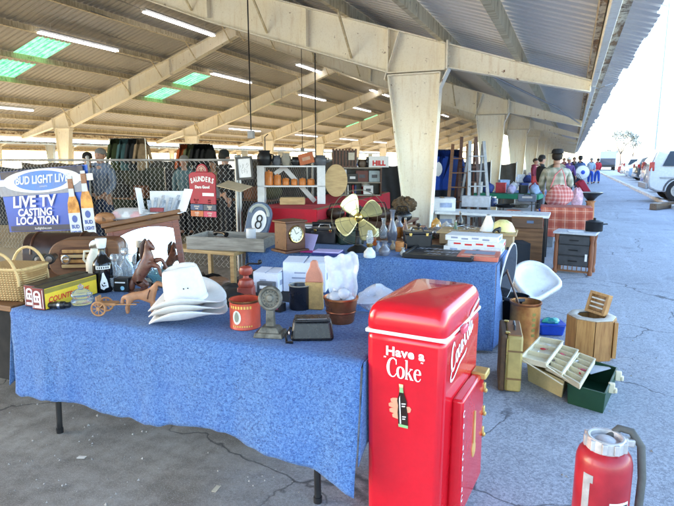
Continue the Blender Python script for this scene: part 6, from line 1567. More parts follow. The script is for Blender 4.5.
def pot(v, r, h, label, mat, name='pot', rz=0):
    t = thing(name, label, 'pot', v, rz); MB().lathe([(0, 0), (r * .7, 0), (r, h * .35), (r, h * .65), (r * .7, h * .85), (r * .8, h), (r * .7, h), (r * .6, h * .85), (0, h * .5)], n=20).build('body', mat, t, smooth=50)
    MB().tube([(r * .9, 0, h * .75), (r * 1.35, 0, h * .7), (r * 1.3, 0, h * .35), (r * .95, 0, h * .3)], r * .1, 6).build('handle', mat, t)
pot(onsh(-.40, SH + .012), .11, .22, 'large black pot at the left end of the white shelf top', BLKM); pot(onsh(-.22, SH + .012), .07, .15, 'dark grey jug next to the large black pot', DGREY)
pot(onsh(-.08, SH + .012), .075, .18, 'stoneware jar in the middle of the white shelf top', M('stoneware', (.28, .25, .20), .5)); pot(onsh(0.07, SH + .012), .08, .13, 'dark bowl beside the tilted orange box on the shelf top', BLK)
t = thing('orange_box', 'tilted terracotta coloured box on the white shelf top', 'box', onsh(.24, SH + .035), rot=(0, -14, RZC)); MB().box((0, 0, .08), (.22, .16, .16)).build('carton', M('terracotta_card', (.46, .13, .05), .7), t, bev=.006); MB().box((0, -.082, .08), (.12, .003, .05)).build('label', M('faded_label', (.5, .3, .2), .7), t)
pot(onsh(.43, SH + .012), .10, .15, 'wide grey enamel pan at the right end of the white shelf top', DGREY)
t = thing('hanging_cage', 'dark wire lantern hook rising behind the large black pot', 'hook', onsh(-.40, SH + .012, .10), RZC); MB().tube([(0, 0, 0), (0, 0, .42), (.05, 0, .46)], .008, 6).build('rod', BLKM, t); MB().box((0, 0, .01), (.12, .1, .02)).build('base', BLKM, t)
t = thing('wooden_box', 'pale shallow wooden box under the white shelf on the red counter', 'box', onsh(.02, .0, -.18) + Vector((0, 0, .002)), RZC); MB().box((0, 0, .045), (.36, .2, .09)).build('carton', WOODT, t, bev=.004); MB().box((0, 0, .095), (.34, .18, .012)).build('lid', WOODT, t)
one('round_board', 'round tan wooden board standing at the right end of the white shelf', 'board', MB().prism([(.17 * math.cos(k * math.pi / 16), .24 + .24 * math.sin(k * math.pi / 16)) for k in range(32)], .025, 'Y', 0), WOODT, onsh(.66, .10, -.05), RZC, bev=.004)
# dark bookcase of oddments further along the counter
v = Vector((-3.62, 9.35, .958))
t = thing('dark_shelf', 'dark low bookcase with boxes and records on the red counter', 'bookcase', v, RZC); BW_, BH_ = .90, .50
for z in (BH_, .24, .012): MB().box((0, 0, z), (BW_, .30, .022)).build('shelf_board', M('pale_edge_board', (.34, .30, .24), .6), t, bev=.003)
for s in (-1, 1): MB().box((s * (BW_ / 2 - .012), 0, BH_ / 2), (.024, .30, BH_)).build('end_panel', WOODX, t)
MB().box((0, .14, BH_ / 2), (BW_, .012, BH_)).build('back_panel', BLK, t)
bpy.context.view_layer.update(); ds = t
def onds(x, z, y=0.0): return ds.matrix_basis @ Vector((x, y, z))
for x, z, d, c, lab in [(-.42, .252, (.24, .18, .22), WHT2, 'white square box at the left of the dark bookcase upper shelf'), (-.10, .252, (.20, .18, .15), BLK, 'small black box in the middle of the bookcase upper shelf'), (.14, .252, (.22, .18, .20), M('maroon_card', (.16, .06, .05), .6), 'maroon box right of the middle of the bookcase upper shelf'), (.45, .252, (.20, .18, .20), M('pale_aqua_card', (.4, .5, .54), .6), 'pale aqua box at the right of the bookcase upper shelf'),
                        (.30, .024, (.18, .14, .16), WHT, 'white small box on the bookcase bottom shelf')]:
    t = thing('cardboard_box', lab, 'box', onds(x * .72, z), RZC); MB().box((0, 0, d[2] / 2), d).build('carton', c, t, bev=.004); MB().box((0, -d[1] / 2 - .001, d[2] * .5), (d[0] * .5, .002, d[2] * .3)).build('label', DGREY if c != BLK else PAPER, t)
for k in range(9):
    c = [(.5, .5, .48), (.02, .02, .022), (.35, .03, .04), (.03, .05, .16), (.3, .26, .2)][k % 5]; nm = ['white', 'black', 'red', 'navy', 'tan'][k % 5]
    o = MB().box((0, 0, .085), (.03, .16, .17)).build('book', M('spine_' + nm, c, .6), None, loc=onds(-.38 + k * .045, .024), rz=RZC, bev=.003); tag(o, nm + ' book in the row on the bottom shelf of the dark bookcase', 'book', nm + ' books on the dark bookcase')
t = thing('record_crate', 'dark slatted crate with pale stripes standing on the dark bookcase', 'crate', onds(-.22, BH_ + .012), RZC); t.scale = (.78, .9, .82); 
for k in range(8): MB().box((-.26 + k * .074, -.10, .20), (.05, .02, .40)).build('slat', WOODX, t, bev=.003)
MB().box((0, .02, .19), (.56, .20, .36)).build('back', BLK, t); MB().box((.16, -.115, .24), (.14, .006, .16)).build('pale_stripe', M('pale_bone', (.6, .55, .45), .6), t); MB().box((0, -.112, .02), (.58, .014, .03)).build('rail', WOODX, t)
pot(onds(.10, BH_ + .012), .085, .14, 'dark mottled jug beside the slatted crate on the bookcase', M('mottled_jug', (.14, .10, .07), .4, var=.5)); pot(onds(.22, BH_ + .012), .06, .19, 'black narrow pot behind the mottled jug on the bookcase', BLK)
t = thing('cardboard_box', 'white carton with red lettering at the right end of the bookcase top', 'box', onds(.40, BH_ + .012), RZC); MB().box((0, 0, .10), (.36, .2, .20)).build('carton', WHT, t, bev=.003); mb = MB(); put_text(mb, 'HILL', .12, front(0, -.102, .07), bold=.006); mb.build('lettering', TEXTR, t, smooth=0)
t = thing('detergent_bottle', 'red and white jug standing on the red counter below the bookcase end', 'jug', ct(3.0, .30), RZC); MB().lathe([(0, 0), (.075, 0), (.08, .01), (.08, .16)], n=18).build('body', M('jug_red', (.5, .02, .03), .4), t, smooth=45); MB().lathe([(.0802, .16), (.0802, .28), (.04, .33), (.03, .36), (0, .36)], n=18).build('upper_body', WHT, t, smooth=45)
t = thing('framed_poster', 'blue and white poster in a pale frame beside the column', 'poster', ct(3.75, -.1) + Vector((0, 0, .32)), RZC); MB().box((0, 0, .14), (.34, .02, .30)).build('board', WHT, t); MB().box((.02, -.0115, .14), (.2, .003, .22)).build('print', M('poster_blue', (.02, .08, .4), .5), t); mb = MB(); put_text(mb, '5', .16, front(.02, -.0145, .14), bold=.012); mb.build('numeral', TEXTW, t, smooth=0); MB().box((0, .03, -.16), (.04, .04, .32)).build('stand', BLK, t)
# dried grass bouquet and a pile of dark goods on the near floor table
one('dried_wreath', 'brown dried grass wreath heaped beside the tall column', 'wreath', MB().ball((0, 0, .08), (.15, .13, .10), 26, 16, lambda a, p: 1 + .18 * math.sin(9 * a + 5 * p) + .10 * math.sin(23 * a)), M('dried_grass', (.12, .08, .045), .95, var=.6, scale=40, bump=.8), at_depth(405, 7.4) + Vector((0, 0, .92)), 0, smooth=20)
wooden_table('dark wooden table heaped with black goods in front of the red counter', -3.1, -1.95, 6.7, 7.5, .80, WOODX)
dg = random.Random(8)
dl = ['black camera bag', 'dark folded coat', 'dark brown shoe box', 'black tool roll', 'charcoal case', 'dark hat box', 'black handbag']
for k, lab in enumerate(dl):
    x = -2.98 + k * .16; y = 6.9 + .35 * (k % 2); r = dg.uniform(.09, .14)
    t = thing('dark_goods', lab + ' heaped on the dark wooden table before the red counter', 'bag' if 'bag' in lab else 'goods', (x, y, .80), dg.uniform(-30, 30))
    if k % 2 == 0: MB().ball((0, 0, r * .7), (r * 1.3, r, r * .75), 16, 10, lambda a, p: 1 + .1 * math.sin(3 * a)).build('body', LEA if k % 4 else M('dark_brown_leather', (.05, .025, .015), .5), t, smooth=60); MB().tube([(-r, 0, r), (-r * .6, 0, r * 2), (r * .6, 0, r * 2), (r, 0, r)], .008, 6).build('strap', BLK, t)
    else: MB().box((0, 0, .06), (.24, .18, .12)).build('body', M('dark_goods_%d' % k, [(.03, .03, .035), (.06, .03, .018), (.02, .025, .03)][k // 2 % 3], .7), t, bev=.012); MB().box((0, 0, .125), (.25, .19, .02)).build('lid', M('dark_lid', (.05, .04, .035), .6), t, bev=.004)
one('dark_rug', 'dark brown rug roll lying under the clock end of the worn wooden table', 'rug', MB().tube([(-.4, 0, .07), (.4, 0, .07)], .07, 16), M('dark_rug', (.07, .035, .02), .95, var=.4, scale=20, bump=.5), (-2.4, 6.0, .745), 4)

# ------------------------------------------------------------------ hanging clothes
def garment(x, c, lab, t0, L=.72, wd=.34):
    o = thing('hanging_jacket', lab, 'jacket', t0 + Vector((0, 0, 0)), x)
    p = [(-wd * .42, -L), (wd * .42, -L), (wd * .40, -.22), (wd * .62, -L * .78), (wd * .78, -L * .72), (wd * .52, -.06), (wd * .15, 0), (-wd * .15, 0), (-wd * .52, -.06), (-wd * .78, -L * .72), (-wd * .62, -L * .78), (-wd * .40, -.22)]
    MB().prism(p, .12, 'Y', -.06).build('cloth', c, o, bev=.03); MB().tube([(0, 0, .0), (0, 0, .06), (.03, 0, .09), (.05, 0, .06)], .006, 5).build('hanger_hook', BLKM, o)
    return o
def rack(px0, px1, zc, ztop, items, label, yawoff=0):
    A = at_depth(px0, zc); B = at_depth(px1, zc); L = (B - A).length; ang = math.degrees(math.atan2(B.y - A.y, B.x - A.x))
    t = thing('clothes_rack', label, 'clothes rack', A, ang); MB().tube([(-.05, 0, ztop), (L + .05, 0, ztop)], .014, 8).build('rail', CHROME, t)
    for x in (-.05, L + .05): MB().tube([(x, 0, 0), (x, 0, ztop)], .014, 8).build('post', CHROME, t); MB().tube([(x, -.25, .02), (x, .25, .02)], .014, 8).build('foot', CHROME, t)
    for k, (f, c, lab) in enumerate(items): garment(ang + yawoff, c, lab, A.lerp(B, f) + Vector((0, 0, ztop - .09)))
rack(116, 147, 14.2, 2.14, [(.12, cl('olive_jacket', (.06, .08, .03)), 'olive green jacket hanging behind the fence'), (.42, cl('teal_jacket', (.08, .17, .18)), 'teal jacket hanging behind the fence'), (.68, cl('charcoal_jacket', (.03, .035, .04)), 'charcoal jacket hanging beside the teal one'), (.95, cl('tan_vest', (.40, .28, .17)), 'tan vest at the right end of the left rack')], 'clothes rack with olive and teal jackets behind the fence', 35)
rack(184, 211, 14.2, 2.0, [(.10, cl('orange_vest', (.60, .12, .03)), 'bright orange vest hanging behind the red sign'), (.34, cl('khaki_green', (.14, .15, .07)), 'khaki green jacket beside the orange vest'), (.58, BLKC, 'black jacket right of the khaki green one'), (.80, cl('soft_black', (.02, .02, .024)), 'second black jacket from the right of the rack'), (.98, cl('ink_black', (.01, .01, .012)), 'last black jacket at the right end of the rack')], 'clothes rack with orange and black jackets behind the red sign', 35)
rack(434, 456, 11.2, 1.80, [(.10, cl('bright_blue', (.015, .08, .50)), 'bright blue jacket with a white emblem beside the big column'), (.45, cl('royal_blue', (.012, .06, .38)), 'royal blue jacket beside the bright blue one'), (.85, cl('navy_blue', (.02, .05, .20)), 'navy jacket at the right of the blue ones')], 'clothes rack of blue jackets behind the big column', 0)
_e = at_depth(436.5, 10.95); one('white_emblem', 'white emblem patch pinned on the bright blue jacket', 'patch', MB().ball((0, 0, 0), (.10, .01, .13), 14, 8, lambda a, p: 1 + .2 * math.sin(5 * a)), WHT, (_e.x, _e.y - .05, 1.42), 23)
# tables and heaps behind the fence
for k, (x, y, w_, lab, c) in enumerate([(-9.6, 9.2, 2.4, 'long trestle table under dark green cloth behind the banner', (.015, .03, .02)), (-6.6, 9.8, 2.2, 'long trestle table under black cloth behind the red sign', (.012, .012, .014)), (-12.2, 11.5, 2.4, 'trestle table under charcoal cloth far behind the banner', (.03, .03, .035)), (-8.0, 12.6, 2.6, 'trestle table under brown cloth farther behind the fence', (.05, .03, .02))]):
    t = thing('trestle_table', lab, 'table', (x, y, 0), 3 * k)
    MB().box((0, 0, .40), (w_, .8, .76), .98, .96).build('cloth', M('table_cloth_%d' % k, c, .95, var=.4, bump=.3), t, bev=.02); MB().box((0, 0, .79), (w_ - .04, .76, .02)).build('tabletop', WOOD, t)
    kinds = [('olive canvas bag', (.10, .11, .05)), ('dark green helmet', (.03, .05, .025)), ('tan canvas bag', (.30, .23, .13)), ('grey metal box', (.2, .21, .22)), ('black radio', (.015, .015, .017)), ('rust coloured box', (.25, .09, .04))]
    where = ['dark green cloth behind the banner', 'black cloth behind the red sign', 'charcoal cloth far behind', 'brown cloth farther behind the fence'][k]
    for j in range(6):
        nm, cc = kinds[(j + k) % 6]; xx = x - w_ / 2 + .25 + j * (w_ - .5) / 5; r = dg.uniform(.12, .19)
        q = thing(nm.split()[-1] if nm.split()[-1] != 'box' else 'storage_box', nm + ' on the ' + where, nm.split()[-1], (xx, y - .1 + .2 * (j % 2), .80), dg.uniform(-25, 25)); mt = M('goods_' + nm.replace(' ', '_'), cc, .7, var=.35)
        if 'box' in nm or 'radio' in nm: MB().box((0, 0, r), (r * 2.2, r * 1.5, r * 2)).build('case', mt, q, bev=.01); MB().tube([(-r * .6, 0, 2 * r), (-r * .5, 0, 2.3 * r), (r * .5, 0, 2.3 * r), (r * .6, 0, 2 * r)], .012, 6).build('handle', BLK, q)
        else: MB().ball((0, 0, r * .8), (r * 1.3, r, r * .85), 16, 10, lambda a, p: 1 + .1 * math.sin(4 * a + p)).build('body', mt, q, smooth=60); MB().tube([(-r, 0, r * 1.1), (-r * .4, 0, r * 1.9), (r * .4, 0, r * 1.9), (r, 0, r * 1.1)], .014, 6).build('strap', BLK, q)

# ------------------------------------------------------------------ right-hand stall: ladders, white table, plaid cloth
for k, (px, zc, h, c, lab, ln) in enumerate([(458, 10.6, 1.9, WOOD, 'brown wooden step ladder left in the row behind the white table', 7), (466, 10.9, 2.05, WOODX, 'dark wooden step ladder in the middle behind the white table', 4), (474, 10.4, 1.95, GREY, 'grey metal step ladder right in the row behind the white table', 9)]):
    p = at_depth(px, zc); t = thing('step_ladder', lab, 'ladder', p, 15 + 10 * k)
    for s in (-1, 1):
        MB().bar((s * .24, -.30, 0), (s * .14, 0, h), .03, .06).build('rail', c, t); MB().bar((s * .22, .34, 0), (s * .13, .02, h - .05), .025, .04).build('rear_leg', c, t)
    for j in range(6): f = (j + 1) / 7; MB().box((0, -.30 * (1 - f), h * f), (.48 - .2 * f, .08, .02)).build('tread', c, t)
def wtable(label, x0, x1, y0, y1, z, mat, lm):
    return wooden_table(label, x0, x1, y0, y1, z, mat, .04, lm, 'folding_table')
wtable('white folding table with black legs holding boxes and black pans', -2.06, -.28, 8.95, 9.65, .75, WHT, BLK)
def onw(px, py, z=.752): return onZ(px, py, z)
q = onw(475, 207); t = thing('cardboard_box', 'long pale grey carton at the left end of the white folding table', 'box', (q.x, q.y + .12, .752), 4); MB().box((0, 0, .09), (.50, .26, .18)).build('carton', M('pale_grey_card', (.55, .58, .66), .7), t, bev=.004); MB().box((0, -.001, .185), (.51, .27, .016)).build('lid', M('pale_grey_lid', (.62, .64, .7), .6), t, bev=.003)
q = onw(493, 207); t = thing('glass_jar', 'dark blue glass jar right of the pale grey carton', 'jar', (q.x, q.y + .1, .752)); MB().lathe([(0, 0), (.05, 0), (.055, .01), (.055, .12), (.04, .15), (.04, .17), (0, .17)], n=18).build('jar', M('navy_glass', (.03, .05, .14), .15), t, smooth=45); MB().lathe([(.043, .165), (.043, .185), (0, .187)], n=16).build('lid', CHROME, t)
for k, (px, lab) in enumerate([(504, 'black frying pan nearest the jar on the white folding table'), (519, 'black frying pan at the right of the white folding table')]):
    q = onw(px, 208); t = thing('frying_pan', lab, 'pan', (q.x, q.y + .12, .754), 30 * k)
    MB().lathe([(0, 0), (.14, 0), (.175, .055), (.168, .055), (.135, .008), (0, .008)], n=28).build('pan', IRON if k else BLKM, t, smooth=45); MB().bar((.16, 0, .045), (.36, 0, .065), .028, .012).build('handle', BLK, t, bev=.003)
q = onw(527, 202); t = thing('plastic_case', 'grey blue plastic case behind the frying pans', 'case', (q.x - .02, q.y + .22, .752), 6); MB().box((0, 0, .07), (.36, .22, .14)).build('case', M('grey_blue_plastic', (.20, .26, .38), .45), t, bev=.012); MB().box((0, -.112, .09), (.2, .004, .04)).build('label', PAPER, t); MB().tube([(-.06, -.11, .13), (-.06, -.14, .15), (.06, -.14, .15), (.06, -.11, .13)], .008, 6).build('handle', BLK, t)
for k, (px, py, w_, h, lab) in enumerate([(441, 214, .42, .30, 'lower white moving carton beside the big column'), (441, 204, .42, .26, 'upper white moving carton beside the big column')]):
    p = at_depth(442, 9.4); t = thing('cardboard_box', lab, 'box', (p.x, p.y, .40 if k == 0 else .702), 20 - 3 * k); MB().box((0, 0, h / 2), (w_, .36, h)).build('carton', WHT2, t, bev=.004); MB().box((0.05, -.182, h * .55), (.2, .003, h * .3)).build('print', PRB, t); MB().box((0, 0, h + .003), (.06, .362, .004)).build('tape', CARD, t)
p = at_depth(442, 9.4); t = thing('pallet_crate', 'grey wooden crate carrying the two white moving cartons', 'crate', (p.x, p.y, 0), 18)
for k in range(4): MB().box((0, 0, .05 + k * .098), (.5, .42, .085)).build('slat_band', WOODG, t, bev=.003)
t = thing('orange_bowl', 'orange plastic bowl on the floor stack beneath the white folding table', 'bowl', onZ(512, 216, .5) + Vector((0, .3, 0))); MB().lathe([(0, 0), (.07, 0), (.14, .08), (.135, .08), (.065, .01), (0, .01)], n=22).build('bowl', M('orange_plastic', (.75, .17, .03), .4), t, smooth=45); MB().lathe([(.135, .078), (.146, .082), (.14, .088)], n=22).build('rim', MATS['orange_plastic'], t)
p = onZ(512, 216, .5) + Vector((0, .3, 0)); t = thing('wooden_chest', 'low brown chest beneath the white folding table carrying the orange bowl', 'chest', (p.x, p.y, 0), 3); MB().box((0, 0, .23), (.7, .4, .46)).build('chest', WOOD, t, bev=.006); MB().box((0, 0, .48), (.74, .44, .036)).build('lid', WOOD, t, bev=.004)
# brown wooden crates stack and the plaid cloth table
q = onZ(526, 263); 
t = thing('wooden_crate', 'lower brown plywood crate with worn faces below the plaid cloth', 'crate', (q.x - .01, q.y + .25, 0), 3); PLY = wood('worn_plywood', (.17, .075, .03), (.32, .16, .07), scale=3)
MB().box((0, 0, .27), (.44, .45, .54)).build('panel', PLY, t, bev=.004); MB().box((0, -.232, .52), (.45, .016, .05)).build('batten', WOOD, t, bev=.002); MB().box((0, -.232, .03), (.45, .016, .05)).build('batten', WOOD, t, bev=.002)
t = thing('wooden_crate', 'upper dark plywood crate with a faded blue mark below the white table end', 'crate', (q.x - .03, q.y + .27, .545), 1); MB().box((0, 0, .09), (.46, .44, .18)).build('panel', wood('dark_plywood', (.09, .045, .025), (.17, .09, .05), scale=3), t, bev=.004); MB().box((.05, -.2225, .10), (.10, .003, .04)).build('faded_mark', M('faded_blue', (.12, .18, .3), .7), t); MB().box((0, -.222, .165), (.46, .012, .03)).build('batten', WOOD, t)
t = thing('plaid_table', 'small table under a red plaid cloth at the lane side', 'table', (-.06, 10.05, 0), 2)
RP = plaid('red_cream_plaid', (.52, .16, .10), (.30, .035, .025), (.74, .52, .42), 6.5)
MB().box((0, 0, .80), (.76, .55, .03)).build('tabletop', WOOD, t)
for sx in (-.33, .33):
    for sy in (-.22, .22): MB().box((sx, sy, .39), (.04, .04, .78)).build('leg', WOOD, t)
def pc_(u, v):
    x = -.40 + .80 * u
    if v < .35: k = v / .35; return (x, .29 - .58 * k, .822 + .004 * math.sin(x * 9))
    k = (v - .35) / .65; return (x * (1 + .03 * k) + .02 * k, -.292 - .02 * k - .014 * math.sin(x * 14) * k, .82 - .52 * k - .03 * math.sin(x * 5) * k)
mb = MB(); mb.grid(pc_, 40, 26)
mb.grid(lambda u, v: (.402 + .02 * v + .012 * math.sin(u * 9) * v, -.29 + .58 * u, .82 - .42 * v), 16, 14); f = mb.build('plaid_cloth', RP, t, smooth=60, solid=.005)
q = onZ(541, 247); t = thing('blue_bin', 'bright blue plastic bin standing on a grey tub beside the plywood crate', 'bin', (q.x + .06, q.y + .22, .28), 0); MB().box((0, 0, .20), (.24, .24, .40), 1.12, 1.1).build('bin', BLUE, t, bev=.015); MB().box((0, 0, .40), (.30, .29, .02)).build('rim', BLUE, t, bev=.004)
t = thing('grey_tub', 'grey storage tub under the bright blue bin', 'tub', (q.x + .06, q.y + .20, 0), 0); MB().box((0, 0, .12), (.28, .28, .24), 1.06, 1.06).build('tub', M('grey_tub', (.22, .25, .30), .5), t, bev=.012); MB().box((0, 0, .255), (.33, .33, .03)).build('lid', M('grey_tub', (.22, .25, .30), .5), t, bev=.006)
# sewing-machine style cabinet with turned posts
t = thing('drawer_cabinet', 'old cabinet with turned wooden posts around grey drawers on the lane', 'cabinet', (.115, 8.42, 0), -9)
cw, cd, ch = .52, .36, .60
for sx in (-1, 1):
    for sy in (-1, 1):
        MB().lathe([(.03, 0), (.035, .04), (.024, .08), (.032, .14), (.030, .40), (.022, .46), (.034, .52), (.034, .575), (0, .58)], n=14).build('post', wood('red_brown_post', (.15, .048, .02), (.26, .09, .035), axis=2), t, loc=(sx * (cw / 2 - .03), sy * (cd / 2 - .03), 0))
MB().box((0, 0, .585), (cw + .04, cd + .04, .03)).build('top', M('pale_stone_top', (.52, .55, .60), .4, var=.2), t, bev=.005); MB().box((0, .01, .34), (cw - .10, cd - .06, .46)).build('carcass', M('charcoal_carcass', (.04, .045, .055), .6), t, bev=.004)
for z, h in ((.485, .12), (.345, .14), (.19, .13)):
    f = MB().box((0, -cd / 2 + .022, z), (cw - .12, .02, h)).build('drawer', M('slate_drawer', (.045, .048, .055), .5, var=.3), t, bev=.004); MB().box((0, -cd / 2 + .008, z), (.12, .012, .015)).build('handle', BLKM, f, bev=.003)
for k in range(7): MB().box((-.18 + k * .06, -cd / 2 + .02, .085), (.012, .012, .07)).build('spindle', WOOD, t)
MB().box((0, -cd / 2 + .02, .045), (cw - .06, .02, .025)).build('bottom_rail', WOOD, t); MB().box((.17, -cd / 2 + .006, .25), (.03, .004, .10)).build('white_tag', PAPER, t)
q = Vector((.34, 8.52, .602)); t = thing('cooking_pot', 'black pot with a side handle on the drawer cabinet', 'pot', q); MB().lathe([(0, 0), (.11, 0), (.115, .01), (.115, .13), (.12, .135), (.11, .135), (.105, .015), (0, .012)], n=26).build('pot', BLKM, t, smooth=45); MB().lathe([(.118, .134), (.06, .155), (.018, .16), (.02, .185), (0, .19)], n=22).build('lid', BLKM, t, smooth=45); MB().tube([(.11, 0, .10), (.17, 0, .105), (.17, .04, .105), (.11, .04, .10)], .008, 6).build('handle', BLK, t)
one('paper_sheet', 'white sheet of paper lying on the drawer cabinet top', 'paper', MB().box((0, 0, .002), (.2, .14, .003)), PAPER, (.10, 8.36, .602), 12)
q = at_depth(590, 10.3); t = thing('pedestal', 'turned wooden pedestal with a black dish top beside the plaid cloth', 'pedestal', (q.x, q.y, 0)); MB().lathe([(0, 0), (.15, 0), (.16, .03), (.10, .07), (.075, .12), (.085, .5), (.07, .80), (.10, .84), (0, .85)], n=20).build('stem', wood('orange_oak', (.36, .13, .05), (.52, .24, .10), axis=2), t, smooth=45); MB().lathe([(.06, .85), (.13, .93), (.21, .985), (.215, 1.0), (.19, 1.0), (0, .96)], n=28).build('dish', BLK, t, smooth=45)
# far stalls under the eave: tables with green and blue cloths and piles
st = [(505, 14.0, (.02, .20, .12), 'folding table with a green cloth beyond the blue jackets'), (528, 15.0, (.20, .30, .55), 'folding table with a pale blue cloth beyond the white one'), (522, 20.5, (.4, .42, .5), 'folding table with a grey cloth far under the eave'), (545, 26, (.05, .08, .3), 'folding table with a navy cloth far under the eave'), (556, 34, (.45, .08, .07), 'folding table with a red cloth farthest under the eave')]
pk = random.Random(21)
for k, (px, zc, c, lab) in enumerate(st):
    p = at_depth(px, zc); t = thing('folding_table', lab, 'table', p, -5 + 3 * k)
    MB().box((0, 0, .73), (1.7, .75, .04)).build('tabletop', WHT2, t); MB().box((0, 0, .70), (1.74, .79, .12)).build('cloth', M('stall_cloth_%d' % k, c, .9), t, bev=.02)
    for sx in (-.7, .7): 
        for sy in (-.3, .3): MB().tube([(sx, sy, 0), (sx, sy, .65)], .016, 6).build('leg', BLK, t)
    col = [('white', (.72, .73, .76)), ('pale blue', (.35, .48, .75)), ('black', (.02, .02, .022)), ('lilac', (.5, .45, .7)), ('red', (.5, .05, .06)), ('navy', (.03, .06, .25))]
    where = lab.split(' with a ')[1]
    for j in range(6):
        nm, cc = col[(j * 5 + k) % 6]; off = Vector((-.7 + .28 * j, pk.uniform(-.2, .2), .765)); r = pk.uniform(.09, .15)
        f = thing('cloth_bundle' if j % 2 else 'goods_box', nm + (' bundle' if j % 2 else ' box') + ' on the table with a ' + where, 'bundle' if j % 2 else 'box', p + off, pk.uniform(-30, 30)); mt = M('stall_' + nm.replace(' ', '_'), cc, .7, var=.3)
        if j % 2: MB().ball((0, 0, r), (r * 1.3, r, r * 1.2), 14, 8, lambda a, q_: 1 + .15 * math.sin(3 * a + 2 * q_)).build('bundle', mt, f, smooth=60); MB().tube([(-r * .5, 0, r * 2), (0, 0, r * 2.6), (r * .5, 0, r * 2)], .012, 5).build('loop', mt, f)
        else: MB().box((0, 0, r), (r * 2, r * 1.8, r * 2)).build('carton', mt, f, bev=.01); MB().box((0, 0, 2 * r + .006), (r * 2.1, r * 1.9, .02)).build('lid', mt, f)

